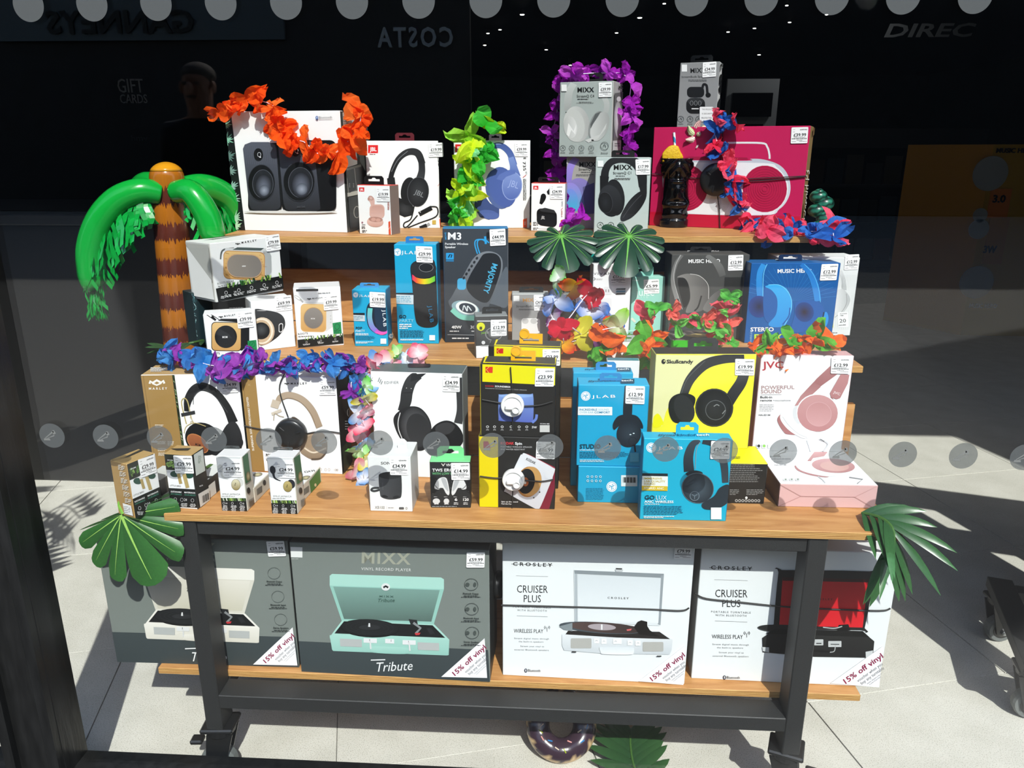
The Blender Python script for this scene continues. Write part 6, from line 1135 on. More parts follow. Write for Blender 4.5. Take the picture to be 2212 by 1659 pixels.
a.p(('40494b', '3a4345', 'v'), [(285, 1172), (1725, 1212), (1755, 1450), (335, 1408)]); a.t('MIXX', 'a5a898', 712, 558, 1090, 570, 92, 1, .06); a.t('VINYL RECORD PLAYER', 'd8dad6', 720, 612, 1098, 622, 22, 0, .06)
ttable(a, mapper(545, 655, 1445, 1320, 0), 'f1efe6', 'dcd9cc', 'e8e5da', 'cfcbb8')
a.t('MIXX', '5a584e', 885, 810, 1000, 812, 14, 1, .2); a.t('Tribute', '3a382e', 870, 852, 1010, 852, 28, 0, shear=.3); a.t('Tribute', 'f6f8f8', 905, 1395, 1190, 1400, 74, 0, shear=.25); a.s('f6f8f8', 8, [(868, 1298), (985, 1294)], False)
for y, w1, x in ((780, 'Bluetooth Output', 1560), (962, 'Bluetooth Input', 1590), (1140, 'Stereo Speakers', 1612)): a.ring('5f6663', x, y-70, 50, 46, 3); a.t(w1, '2a302e', x-58, y, x+62, y+2, 13, 1); a.g('3a403e', x-80, y+8, x+82, y+28, 2, al='c')
price('mxw', ZN, (1500, 462), (1638, 458), (1518, 580), '59.99', '89.99'); voucher('mxw', ZN, (1398, 1420), (1705, 1132), (1742, 1428))
def crosley(key, zm, T, body, inner, dark):
    a = Art(key, zm); t = lambda s_, c, x0, y0, x1, y1, h, b=0, tr=0: a.t(s_, c, *T(x0, y0), *T(x1, y1), h*T.k, b, tr)
    L_ = lambda c, w_, P: a.s(c, w_*T.k, [T(*q) for q in P], False)
    t('CROSLEY', K, 208, 356, 578, 368, 34, 1, .25); L_(K, 4, [(195, 342), (582, 352)])
    L_('7a7e80', 3, [(240, 452), (540, 460)]); t('CRUISER', '1c1d1f', 244, 610, 538, 614, 72); t('PLUS', '1c1d1f', 306, 700, 476, 702, 70); t('PORTABLE TURNTABLE', '5a5e60', 210, 752, 568, 762, 18, 0, .15); t('WITH BLUETOOTH', '5a5e60', 250, 784, 530, 790, 18, 0, .15); L_('7a7e80', 3, [(246, 828), (536, 838)])
    t('WIRELESS PLAY', '2a2c2e', 218, 988, 496, 992, 38); L_('2a2c2e', 4, [(530, 940), (532, 978)])
    for r_ in (14, 26):
        for s_ in (-1, 1): a.s('2a2c2e', 4*T.k, [T(532+s_*r_*.7, 938-r_*.6), T(532+s_*r_, 938), T(532+s_*r_*.7, 938+r_*.6)])
    t('Stream digital music through', '7a7e80', 222, 1046, 550, 1052, 15, 0, .1); t('the built-in speakers', '7a7e80', 264, 1076, 498, 1080, 15, 0, .1); t('Stream your vinyl to', '7a7e80', 280, 1120, 504, 1124, 15, 0, .1); t('external Bluetooth speakers', '7a7e80', 224, 1152, 548, 1158, 15, 0, .1)
    x0, y0 = T(318, 1354); x1, y1 = T(470, 1356); blue_t(a, x0, y0, x1, y1, 26*T.k, '26282c', '26344c')
    return a
def T0(x, y): return (x, y)
T0.k = 1
a = crosley('crw', ZP, T0, None, None, None)
a.p(('d5dde0', 'e6ecee', 'v'), [(785, 395), (1635, 430), (1595, 920), (790, 880)]); a.p('8e979c', [(788, 396), (1632, 430), (1626, 470), (792, 430)]); a.p('b4bdc2', [(792, 430), (815, 432), (820, 880), (795, 880)]); a.p('9aa3a8', [(1600, 450), (1632, 440), (1600, 915), (1575, 905)]); a.p(('dce4e8', 'eef3f5', 'v'), [(818, 440), (1604, 470), (1580, 895), (822, 872)]); a.p('2a2c2e', [(1180, 376), (1240, 378), (1236, 394), (1184, 392)]); a.p('c8cdd0', [(1172, 388), (1250, 390), (1240, 412), (1180, 410)]); a.t('CROSLEY', '2a2c2e', 1100, 664, 1300, 670, 18, 1, .3)
a.p(('eef2f4', 'cfd6da', 'v'), [(735, 960), (1590, 970), (1715, 1050), (1705, 1150), (1685, 1190), (1050, 1180), (690, 1150), (672, 1100), (672, 1000)]); a.p('2a2624', [(730, 965), (1590, 975), (1690, 1045), (1190, 1030), (705, 1000)]); a.e('4a5258', 1040, 938, 395, 52, 4); a.e(('5a4844', '3a302e', 'h'), 1080, 936, 350, 48, 4); a.p('8a9498', [(645, 925), (770, 890), (770, 970), (690, 955)]); a.e('b0a6aa', 1048, 930, 132, 30, 3); a.r('f0f0f0', 1040, 905, 1054, 956); a.p('1a1614', [(1385, 880), (1420, 866), (1475, 880), (1475, 920), (1500, 960), (1560, 1000), (1590, 1020), (1400, 1000), (1350, 930)]); a.p('d86a6a', [(1280, 952), (1330, 945), (1320, 962), (1285, 966)])
for x0 in (755, 1432): a.rr('b8b8b2', x0, 1035 if x0 < 800 else 1070, x0+195, 1130 if x0 < 800 else 1160, 12)
for x0, y0 in ((972, 1035), (1042, 1040), (1152, 1040), (1288, 1052), (1362, 1056)): a.rr('f6f8f8', x0, y0, x0+(82 if x0 == 1152 else 50), y0+48, 6); a.s('6a6e70', 3, [(x0+15, y0+26), (x0+25, y0+18), (x0+36, y0+26)], False)
a.ps(('e2e9ec', 'f6f9fa', 'v'), [(1025, 1120), (1060, 1115), (1320, 1120), (1350, 1130), (1345, 1175), (1310, 1188), (1070, 1184), (1035, 1160)]); a.r('3a3a3a', 765, 1155, 806, 1168); a.r('3a3a3a', 1565, 1196, 1608, 1208)
price('crw', ZP, (1735, 140), (1900, 145), (1725, 285), '79.99', '99.99'); voucher('crw', ZP, (1395, 1440), (1822, 1110), (1815, 1475))
def T1(x, y): return (210+(x-195)*.815, 630+(y-342)*.800)
T1.k = .8
a = crosley('crr', ZQ, T1, None, None, None)
a.ps('232120', [(715, 660), (740, 645), (1380, 655), (1415, 680), (1345, 1070), (1320, 1085), (690, 1070), (680, 1040)], 3); a.p(('c8121e', 'e0202a', 'v'), [(745, 700), (1370, 715), (1330, 1065), (720, 1050)]); a.p('3a1010', [(745, 698), (1372, 712), (1368, 735), (745, 722)]); a.t('CROSLEY', '2a0808', 960, 862, 1110, 866, 14, 1, .3)
a.e('3a3c3a', 700, 1072, 138, 28, 3); a.e('232423', 760, 1070, 190, 26, 2); a.p(('2a2a29', '1c1c1b', 'v'), [(690, 1075), (1330, 1095), (1415, 1165), (1405, 1270), (1380, 1285), (980, 1278), (600, 1245), (597, 1140)]); a.p('151514', [(690, 1072), (1330, 1090), (1380, 1135), (620, 1110)]); a.p('0f0f0f', [(1155, 1045), (1225, 1040), (1240, 1085), (1140, 1095)]); a.s('b8bcbc', 8, [(1040, 1062), (1120, 1070), (1180, 1055)])
a.rr('c8cccc', 976, 1150, 1042, 1194, 5); a.rr('c8cccc', 1078, 1162, 1174, 1206, 4); a.s('3a3c3c', 8, [(990, 1180), (1028, 1180)], False); a.s('3a3c3c', 6, [(1095, 1185), (1158, 1186)], False); a.s('b8bcbc', 6, [(1130, 1190), (1122, 1235), (1090, 1244)]); a.s('101010', 12, [(820, 1225), (1090, 1240)], False); a.p('d0d4d4', [(595, 1205), (645, 1208), (645, 1245), (600, 1235)]); a.p('d0d4d4', [(1350, 1240), (1404, 1230), (1400, 1280), (1352, 1284)])
voucher('crr', ZQ, (1095, 1470), (1475, 1200), (1450, 1500))
# ================================================================== garlands
def petal(L, wd, cup, rn, a0, tilt, nu=6, nv=5, crump=.12, pointy=0):
    """one curved petal; runs outward from the centre at angle a0"""
    P = []; c, s_ = math.cos(a0), math.sin(a0); ph = rn.uniform(0, 6.28); fr = rn.uniform(2.5, 4.5)
    for i in range(nu):
        u = i/(nu-1); w_ = wd*(.14+.86*math.sin(math.pi*min(1, u*(.80+.14*pointy)+.1))**.8); w_ *= 1 if u < .95 else (.8-.35*pointy)
        for j in range(nv):
            v = j/(nv-1)*2-1; x = L*(u*.95+.05*(1-v*v)*u+rn.uniform(-.05, .05)*(crump*3)*(u > .7)); y = w_*v/2
            z = L*(math.sin(tilt)*u-cup*u*u+.2*cup*abs(v)+crump*.55*u*math.sin(fr*v*1.6+ph)+rn.uniform(-.35, .35)*crump*u); x *= math.cos(tilt*u)
            P.append((x*c-y*s_, x*s_+y*c, z, u))
    return P
def flower_mesh(name, rn, n, size, c0, c1, cup=.25, tilt=.35, wd=.8, stamen=None, crump=.12, pointy=0):
    V, F, C = [], [], []; nu, nv = 6, 5; a, b = hexc(c0), hexc(c1)
    for k in range(n):
        P = petal(size*rn.uniform(.75, 1.25), size*wd*rn.uniform(.75, 1.15), cup*rn.uniform(.3, 1.5), rn, 2*math.pi*k/n+rn.uniform(-.45, .45), tilt*rn.uniform(-.4, 1.7), nu, nv, crump, pointy*rn.uniform(0, 1.6)); o = len(V)
        V += [Vector(p[:3]) for p in P]; C += [cmul(lerpc(a, b, min(1, p[3]*1.15)), rn.uniform(1.08, 1.3)) for p in P]
        F += [(o+i*nv+j, o+(i+1)*nv+j, o+(i+1)*nv+j+1, o+i*nv+j+1) for i in range(nu-1) for j in range(nv-1)]
    if stamen:
        tv, tf = tube([(0, 0, 0), (0, 0, size*.9)], size*.03, 5); o = len(V); V += tv; F += [tuple(i+o for i in f) for f in tf]; C += [hexc(stamen)]*len(tv)
    me = bpy.data.meshes.new(name); me.from_pydata([tuple(v) for v in V], [], F)
    if not pointy: me.shade_smooth()
    ca = me.color_attributes.new('Col', 'FLOAT_COLOR', 'POINT'); ca.data.foreach_set('color', [x for c in C for x in c]); me.materials.append(M_CLOTH)
    return me
FM = {}
def fmesh(c0, c1, size, kind, rn):
    k = (c0, c1, kind)
    if k not in FM:
        FM[k] = [flower_mesh('flower', rn, n, 1, c0, c1, *q) for n, q in (((3, (.5, .7, .85, None, .4, .6)), (2, (.6, .5, 1.0, None, .4, .7)), (4, (.4, .9, .7, None, .36, .6)), (3, (.7, .3, .9, None, .45, .3))) if kind == 'tissue' else ((5, (.3, .45, .85, 'f4f0f0', .08)), (5, (.45, .6, .8, None, .1)), (4, (.5, .8, .9, None, .12))))]
    return rn.choice(FM[k])
def lei(name, label, pts, cols, size, kind='tissue', seed=1, step=.6, cord=True, jit=.3, explicit=False):
    """garland of cloth flowers threaded on a cord; pts are world points"""
    rn = random.Random(seed); root = empty(name, pts[0], label, 'lei', 'flower garlands'); Q = smoothpath(pts, 10)
    if cord: part('cord', *tube(Q[::3]+[Q[-1]] if len(Q) % 3 != 1 else Q[::3], .0011, 5), M_WHCORD, root)
    acc, k = 0, 0; want = []
    if explicit: want = list(zip([Vector(p) for p in pts], [q for q in cols]))
    else:
        for i in range(1, len(Q)):
            acc += (Q[i]-Q[i-1]).length
            if acc >= size*step*1.6 or i == 1: want.append((Q[i], cols[k % len(cols)])); acc = 0; k += 1
    for p, c in want:
        o = bpy.data.objects.new('flower', fmesh(c[0], c[1], size, kind, rn)); COL.objects.link(o); o.parent = root
        d = Vector((rn.uniform(-.8, .8), -1+rn.uniform(-.3, .5), rn.uniform(-.4, 1.0))); q = d.to_track_quat('Z', 'Y') @ Matrix.Rotation(rn.uniform(0, 6.28), 4, 'Z').to_quaternion()
        o.rotation_euler = q.to_euler(); sc = size*rn.uniform(.85, 1.25); o.scale = (sc, sc, sc)
        o.location = p-root.location+Vector((rn.uniform(-1, 1), rn.uniform(-.6, .4), rn.uniform(-1, 1)))*size*jit
    return root
def onb(key, pts, off=.02): return [BOX[key].on(x, y, off) for x, y in pts]
OR_ = [('ff5a14', 'ff6a1c'), ('f84c0c', 'ff5c18'), ('ff6a20', 'ff7e34')]
lei('flower_lei', 'bright orange lei draped over the large speaker carton', onb('spk', [(486, 234), (515, 230), (545, 222), (575, 220), (600, 232), (612, 255), (605, 285), (632, 308), (660, 305), (690, 330), (718, 338), (745, 318), (762, 300), (775, 280), (785, 255), (775, 235), (762, 222)], .016), OR_, .036, seed=3, step=.4)
GR_ = [('c4e81c', 'd8f03a'), ('2fb82a', '5fd858'), ('9be030', 'b8f060'), ('dcee20', 'e8f850'), ('28a028', '48c84a'), ('8ae8a0', 'a8f0b8')]
lei('flower_lei', 'lime green and yellow lei hanging in front of the blue headphone carton', onb('jb7', [(1058, 268), (1030, 285), (1015, 300), (1040, 315), (1012, 335), (1035, 355), (1005, 372), (1030, 392), (992, 408), (1015, 425), (985, 440), (1012, 455), (988, 468), (1010, 480), (995, 488)], .03), GR_, .041, seed=5, step=.33, cord=False)
PU_ = [('a81eb8', 'c034cc'), ('9414a8', 'b02cc0'), ('c040d0', 'd860e0')]
yb = BOX['c4'].M.translation.y+.06
lei('flower_lei', 'purple lei looped around the two stacked grey headphone cartons', [aty(x, y, yb+dy) for x, y, dy in ((1255, 470, -.12), (1235, 485, -.12), (1205, 380, .03), (1202, 345, .03), (1200, 310, .03), (1196, 280, .03), (1203, 245, .03), (1206, 210, .03), (1218, 170, 0), (1240, 162, -.03), (1280, 158, -.02), (1320, 158, -.03), (1345, 160, -.03), (1362, 180, -.03), (1360, 215, -.05), (1365, 245, -.05), (1358, 280, -.05), (1352, 310, -.05), (1372, 340, -.03))], PU_, .031, seed=8, step=.5)
PB_ = [('e8244c', 'ff5070'), ('1c58b8', '3c7cd4'), ('f03c64', 'ff6c88'), ('2a6cc8', '4c8ce0')]
P_ = BOX['pol']; zz = ZTO+.012
lei('flower_lei', 'pink and blue lei running down the crimson carton and along the shelf', onb('pol', [(1588, 262), (1560, 262), (1540, 268), (1548, 295), (1555, 318), (1568, 345), (1580, 365), (1575, 395), (1590, 415), (1595, 440), (1612, 462)], .016)+[atz(x, y, zz) for x, y in ((1632, 488), (1660, 500), (1695, 500), (1725, 497), (1755, 500), (1782, 497))]+[atz(1796, 490, zz+.01), aty(1800, 505, 1.80), aty(1801, 522, 1.81)], PB_, .036, seed=9, step=.42)
BP_ = [('2a6cc0', '4a92dc'), ('9a3cb0', 'b85ccc'), ('2c80d0', '5aa4e4'), ('8a2ca4', 'a848c0')]
zt_ = BOX['mk1'].z+BOX['mk1'].h; zu_ = BOX['mk2'].z+BOX['mk2'].h
lei('flower_lei', 'blue and purple lei lying along the tops of the two kraft headphone cartons', [aty(x, y, Y) for x, y, Y in ((352, 762, 1.52), (375, 770, 1.5), (400, 772, 1.49), (425, 780, 1.47), (450, 788, 1.455), (475, 792, 1.45), (505, 798, 1.45), (525, 785, 1.46), (545, 775, 1.48), (575, 778, 1.48), (600, 790, 1.46), (625, 782, 1.47), (650, 778, 1.47), (672, 786, 1.46), (700, 775, 1.47), (720, 790, 1.45), (742, 778, 1.46), (765, 785, 1.46), (772, 805, 1.46), (758, 830, 1.45), (768, 852, 1.45))], BP_, .032, seed=11, step=.36)
PA_ = [('ffffff', 'f05078'), ('ffffff', '6ab0f0'), ('f0ffd8', '6adc50'), ('ffffe0', 'f0e030'), ('ffffff', 'f88aa8'), ('ffffff', '58a0e8'), ('ffe8f0', 'e8305c')]
lei('flower_lei', 'pastel white-centred lei hanging down between two headphone cartons', [aty(x, y, Y) for x, y, Y in ((905, 772, 1.56), (875, 768, 1.57), (852, 775, 1.56), (825, 785, 1.53), (803, 800, 1.50), (790, 820, 1.47), (788, 845, 1.45), (784, 870, 1.45), (782, 895, 1.45), (786, 920, 1.45), (784, 945, 1.45), (782, 970, 1.44), (786, 995, 1.44), (776, 1018, 1.43), (788, 1040, 1.42))], PA_, .027, 'silk', 12, .42)
# silk flowers on the middle shelf
SF = [((1205, 600), ('ffffff', '6cc848')), ((1238, 618), ('f0d020', 'f04810')), ((1205, 640), ('f0f4ff', '2a78d0')), ((1188, 665), ('e8e8ff', '3a80d4')), ((1195, 690), ('ffffff', 'b03ab8')), ((1212, 708), ('e020 40'.replace(' ', ''), 'c81030')), ((1275, 628), ('d81838', 'c01030')), ((1288, 648), ('e83048', 'c81838')), ((1280, 668), ('ffffff', '3a7cd8')), ((1258, 690), ('e8ecc8', '8aa040')), ((1300, 672), ('ffffff', '3a88e0')), ((1312, 690), ('f0f4ff', '2a68c8')), ((1252, 722), ('f0e850', 'c8c020')), ((1338, 706), ('f8ffe0', '98d838')), ((1290, 738), ('9a58a8', '6a1878')), ((1222, 742), ('f0c020', 'd83010')), ((1318, 722), ('f86828', 'e84810')), ((1296, 752), ('78d048', '58b838')), ((1308, 772), ('f87028', 'e85010'))]
lei('flower_lei', 'mixed silk flower lei with blue, red and yellow blooms in front of small grey cartons', [aty(x, y, 1.67 if y < 700 else 1.60) for (x, y), c in SF], [c for p, c in SF], .036, 'silk', 21, explicit=True, jit=.12)
PG_ = [('f04860', 'ff7080'), ('48b838', '78d860'), ('f86058', 'ff8878'), ('58c848', '90e070')]
lei('flower_lei', 'coral pink and green lei across the front of dark grey headphone carton', [aty(x, y, 1.67) for x, y in ((1402, 678), (1425, 668), (1448, 672), (1455, 692), (1478, 690), (1505, 688), (1528, 694), (1548, 702), (1560, 722), (1578, 735), (1572, 690), (1562, 660), (1572, 640))], PG_, .034, seed=14, step=.42)
OG_ = [('f86818', 'ff7c28'), ('48a828', '70c848'), ('ff7020', 'ff8838')]
zj_ = BOX['jvu'].z+BOX['jvu'].h+.012
lei('flower_lei', 'orange and green lei resting on top of the white and pink headphone carton', [aty(x, y, Y) for x, y, Y in ((1632, 748, 1.55), (1660, 738, 1.55), (1685, 746, 1.545), (1708, 742, 1.54), (1728, 752, 1.535), (1748, 740, 1.55), (1772, 730, 1.56), (1788, 742, 1.555))], OG_, .035, seed=16, step=.34)
lei('flower_lei', 'orange and green lei falling between the white cable carton and yellow headphone carton', [aty(x, y, Y) for x, y, Y in ((1310, 735, 1.56), (1300, 750, 1.56), (1402, 730, 1.6), (1395, 755, 1.55), (1402, 775, 1.53), (1396, 795, 1.52))], OG_, .030, seed=18, step=.42, cord=False)
# ================================================================== leaves
def leafmesh(name, L, bend, c0, c1, root, M, vein='8fc86a', vw=.0022, slit=.44):
    """split-leaf blade: solid near the joint, cut by slits between rounded lobes further out; y runs to the tip"""
    V, F, C, VV, VF = [], [], [], [], []; a, b = hexc(c0), hexc(c1); rn = random.Random(len(label_seed)+int(L*1e4)); cuts = [0, 21, 43, 65, 89, 115, 145, 174]
    def Ro(t): t = abs(t); return L*(1.0-.22*(t/60)**1.2 if t < 60 else .78-.10*(t-60)/55 if t < 115 else .68-.30*((t-115)/59)**1.4)
    def pt(t, rho): r = Ro(t)*rho; return Vector((r*math.sin(R(t)), r*math.cos(R(t)), 0))
    secs = [(-cuts[1], cuts[1])]+[(cuts[i], cuts[i+1]) for i in range(1, 7)]+[(-cuts[i+1], -cuts[i]) for i in range(1, 7)]
    nr, nv = 9, 7
    for t0, t1 in secs:
        o = len(V); tm = (t0+t1)/2; k_ = rn.uniform(.95, 1.04)
        for i in range(nr):
            rho = i/(nr-1); g = 0 if rho < slit else (t1-t0)*.095*((rho-slit)/(1-slit))**1.2
            for j in range(nv):
                v = j/(nv-1)*2-1; t = tm+v*((t1-t0)/2-g); rr = rho*(1-(.10*abs(v)**4 if rho > .9 else 0))*(k_ if rho > .6 else 1); p = pt(t, rr); p.z = .012*L/.15*(1-abs(v)**2)*rho*.6-.004*rho
                V.append(p); C.append(lerpc(a, b, min(1, max(0, rho*.7+.3*abs(v)+rn.uniform(-.06, .06))))[:3]+(1,))
        F += [(o+i*nv+j, o+(i+1)*nv+j, o+(i+1)*nv+j+1, o+i*nv+j+1) for i in range(nr-1) for j in range(nv-1)]
        n_ = len(VV)
        for i in range(6):
            rho = i/5*.92; p = pt(tm, rho); p.z = .012*L/.15*rho*.6-.004*rho+.0009; nn = Vector((math.cos(R(tm)), -math.sin(R(tm)), 0))*vw*(1.25 if t0 < 0 < t1 else .55)*(1.05-rho); VV += [p+nn, p-nn]
        VF += [(n_+2*i, n_+2*i+2, n_+2*i+3, n_+2*i+1) for i in range(5)]
    f = lambda v: M @ bend(v)
    part('blade', [f(v) for v in V], F, M_LEAF, root, cols=C, smooth=True); part('vein', [f(v) for v in VV], VF, M_LEAF, root, cols=vein)
label_seed = 'leaf'
def frame(o, ydir, up):
    y = Vector(ydir).normalized(); z = Vector(up); z = (z-y*z.dot(y)).normalized(); x = y.cross(z)
    return Matrix(((x.x, y.x, z.x, o[0]), (x.y, y.y, z.y, o[1]), (x.z, y.z, z.z, o[2]), (0, 0, 0, 1)))
def stemtube(root, P, r, c='7ab050'): v, f = tube(smoothpath(P, 5), r, 6); part('stem', v, f, M_LEAF, root, cols=c)
bd = lambda k: (lambda v: Vector((v.x, v.y, v.z-k*v.y*v.y-2.0*v.x*v.x)))
# big leaf over the left end of the front shelf
o = aty(262, 1112, 1.262); tip = aty(318, 1240, 1.24)
r_ = empty('monstera_leaf', o, 'large green monstera leaf hanging over the left end of front shelf', 'leaf'); L = (tip-o).length
FMx = frame(o, tip-o, (-.1, -1, .45)); FMi = FMx.inverted()
def tuck(v):
    p = FMx @ Vector((v.x, max(v.y, 0), v.z-.5*max(v.y, 0)**2-1.2*v.x*v.x))
    if v.y < 0: p += Vector((0, -v.y, v.y*.15))
    return FMi @ p
leafmesh('monstera', L*1.2, tuck, '275a28', '3a7434', r_, FMx, 'a8d86a')
stemtube(r_, [aty(262, 1078, 1.262), aty(258, 1090, 1.26), aty(266, 1110, 1.256)], .0035, '8ac850')
for k, (px, tp, lab, g) in enumerate((((1212, 505), (1228, 588), 'left of the two glossy dark monstera leaves hanging from the top shelf', 1.02), ((1357, 505), (1352, 592), 'right of the two glossy dark monstera leaves hanging from the top shelf', 1.08))):
    o = atz(px[0], 508, ZTO+.004); o.y -= .02; yf = o.y-.035; tip = aty(tp[0], tp[1], yf-.045); L = (tip-o).length*g
    r_ = empty('monstera_leaf', o, lab, 'leaf'); leafmesh('monstera', L, bd(2.2), '1c3a2a', '28503a', r_, frame(o, tip-o+Vector((0, -.01, .02)), (0, -1, .75)), '78c058')
    stemtube(r_, [o+Vector((0, .05, .004)), o+Vector((0, .02, .006)), o+Vector((.001, 0, .003))], .0028, '7cc04c')
def palmleaf(name, label, spine, spread, n, L0, c0, c1, up, wd=.011, droop=.25):
    S_ = smoothpath(spine, 8); r_ = empty(name, S_[0], label, 'leaf'); stemtube(r_, spine, .003, '4f7a3a'); rn = random.Random(len(label)); a, b = hexc(c0), hexc(c1)
    for k in range(n):
        for sd in (-1, 1):
            t = .08+.9*k/(n-1); i = int(t*(len(S_)-1)); p = S_[i]; tg = (S_[min(i+1, len(S_)-1)]-S_[max(i-1, 0)]).normalized(); sdv = tg.cross(Vector(up)).normalized()*sd
            d = (tg*math.cos(R(spread*(1-.55*t)))+sdv*math.sin(R(spread*(1-.55*t)))).normalized(); L = L0*(.65+.5*math.sin(math.pi*min(1, t*.8+.15)))*rn.uniform(.85, 1.1); w_ = d.cross(Vector(up)).normalized()
            V, C = [], []
            for q in range(7):
                u = q/6; c = p+d*L*u-Vector((0, 0, 1))*L*droop*u*u; ww = wd*math.sin(math.pi*min(1, .12+.86*u))**.8 if u < .99 else 0
                V += [c+w_*ww, c+Vector(up).normalized()*ww*.25, c-w_*ww]; C += [lerpc(a, b, u)[:3]+(1,)]*3
            F = [(3*i_+j, 3*i_+3+j, 3*i_+4+j, 3*i_+1+j) for i_ in range(6) for j in (0, 1)]
            part('leaflet', V, F, M_LEAF, r_, cols=C, smooth=True)
    return r_
palmleaf('palm_leaf', 'dark green palm frond drooping over the right end of front shelf', [atz(1862, 1108, ZFR+.012), aty(1905, 1120, 1.29), aty(1930, 1150, 1.262), aty(1925, 1215, 1.248)], 48, 9, .10, '2f5a34', '3d6f3c', (.15, -.75, .75), .0085)
palmleaf('palm_leaf', 'green fan palm frond lying on the floor beside the toy donut', [atz(1385, 1690, .03), atz(1368, 1650, .03), atz(1362, 1612, .03), atz(1362, 1590, .03)], 62, 8, .105, '2c5230', '3f6b3c', (0, -.1, 1), .013, .08)
palmleaf('palm_leaf', 'thin palm frond lying beside the foot of the inflatable palm', [atz(440, 735, ZMI+.015), atz(410, 742, ZMI+.02), aty(380, 752, 1.66), aty(360, 750, 1.66)], 22, 5, .06, '24482a', '3a5c34', (0, -.4, 1), .006, .1)
# ================================================================== inflatable palm tree
M_TRUNK = mat('printed_vinyl_trunk', 'c8781e', .16); t_ = NT(M_TRUNK)
tc_ = t_.add('TexCoord'); sx_ = t_.add('SeparateXYZ'); t_.ln(tc_.outputs['Object'], sx_.inputs[0]); at_ = t_.add('Math', operation='ARCTAN2'); t_.ln(sx_.outputs[0], at_.inputs[0]); t_.ln(sx_.outputs[1], at_.inputs[1])
def zig(scale, amp, off):
    cb = t_.add('CombineXYZ', i_1=off, i_2=0.); t_.ln(at_.outputs[0], cb.inputs[0]); fl = t_.add('Math', operation='MULTIPLY', i_1=15.); t_.ln(sx_.outputs[2], fl.inputs[0]); flo = t_.add('Math', operation='FLOOR'); t_.ln(fl.outputs[0], flo.inputs[0]); t_.ln(flo.outputs[0], cb.inputs[1])
    nz = t_.add('TexNoise', i_Scale=scale, i_Detail=2.); t_.ln(cb.outputs[0], nz.inputs[0]); return nz.outputs[0]
nz_ = zig(9., 1, 0.); ma = t_.add('Math', operation='MULTIPLY_ADD', i_1=.055); t_.ln(nz_, ma.inputs[0]); t_.ln(sx_.outputs[2], ma.inputs[2])
mu = t_.add('Math', operation='MULTIPLY', i_1=12.2); t_.ln(ma.outputs[0], mu.inputs[0]); fr_ = t_.add('Math', operation='FRACT'); t_.ln(mu.outputs[0], fr_.inputs[0])
band = t_.ramp(fr_.outputs[0], [(.0, 'a4621a'), (.5, 'b46c1c'), (.52, '55281f'), (.97, '602d22'), (1, 'a4621a')])
t_.ln(band, t_.b.inputs['Base Color'])
bx = aty(393, 700, 1.80); tx = aty(362, 350, 1.80)
palm = empty('inflatable_palm', (bx.x-.005, 1.80, 0), 'inflatable palm tree with orange and brown banded trunk and green arms', 'inflatable')
zt = tx.z; prof = []
for k in range(34): z = .012+(zt-.045)*k/33; prof.append((.050-.012*(z/zt), z))
for k in range(1, 9): an = R(90*k/8); prof.append((max(.0381*math.cos(an), .001), zt-.033+.033*math.sin(an)))
tv, tf = lathe(prof, 32); sl_ = (tx.x-bx.x)/(tx.z-bx.z); part('trunk', [v+palm.location+Vector((sl_*(v.z-bx.z), 0, 0)) for v in tv], tf, M_TRUNK, palm, smooth=True)
cz = [(max(r, .002), z) for r, z in prof[-7:]]; cv, cf = lathe([(r*1.012+.0003, z+.0006) for r, z in cz], 32); part('crown_cap', [v+palm.location+Vector((sl_*(v.z-bx.z), 0, 0)) for v in cv], cf, M_VINYL, palm, cols='d8941c', smooth=True)
rn = random.Random(31)
def arm(P, rad, fr):
    Q = smoothpath(P, 6); n = len(Q); part('leaf_arm', *tube(Q, [rad[0]+(rad[1]-rad[0])*math.sin(math.pi*min(1, .2+.55*i/(n-1))) if i < n*.75 else rad[1]*max(.12, 1-((i/(n-1)-.75)/.25)**1.6*.85) for i in range(n)], 18), M_VINYL, palm, cols='12a33a', smooth=True)
    V, F, C = [], [], []
    for i in range(int(n*.12), n-1):
        for s_ in range(4):
            t = i/(n-1); p = Q[i]+(Q[i+1]-Q[i])*s_/4; L = fr*(.45+.75*math.sin(math.pi*t)); w_ = .009; tg = (Q[i+1]-Q[i]).normalized(); o = len(V); ph = rn.uniform(-.5, .5); dd = Vector((-tg.z*.0+rn.uniform(-.2, .35), -.15+rn.uniform(-.25, .25), -1)).normalized()
            for q in range(6):
                u = q/5; c = p+dd*(.012+L*u)+Vector((rn.uniform(-1, 1), rn.uniform(-1.4, 1.4), 0))*.006*u; V += [c-tg*w_*.6, c+tg*w_*.6]; sh = rn.uniform(.75, 1.25); C += [cmul(hexc('0f9a3c'), sh)]*2
            F += [(o+2*q, o+2*q+2, o+2*q+3, o+2*q+1) for q in range(5)]
    part('foil_fringe', V, F, M_FOIL, palm, cols=C)
M_FOIL = attr_mat('green_foil', .12, .7)
arm([aty(346, 418, 1.775), aty(305, 412, 1.755), aty(255, 432, 1.74), aty(215, 480, 1.73), aty(195, 545, 1.725), aty(200, 612, 1.725), aty(206, 628, 1.725)], (.017, .031), .085)
arm([aty(380, 415, 1.765), aty(412, 415, 1.75), aty(442, 455, 1.745), aty(458, 500, 1.745), aty(466, 545, 1.75)], (.018, .029), .055)
arm([aty(398, 408, 1.83), aty(440, 405, 1.87), aty(485, 425, 1.92), aty(515, 470, 1.95), aty(520, 500, 1.95)], (.018, .034), .085)
arm([aty(345, 400, 1.84), aty(318, 394, 1.88), aty(300, 410, 1.92), aty(296, 440, 1.94)], (.016, .026), .06)
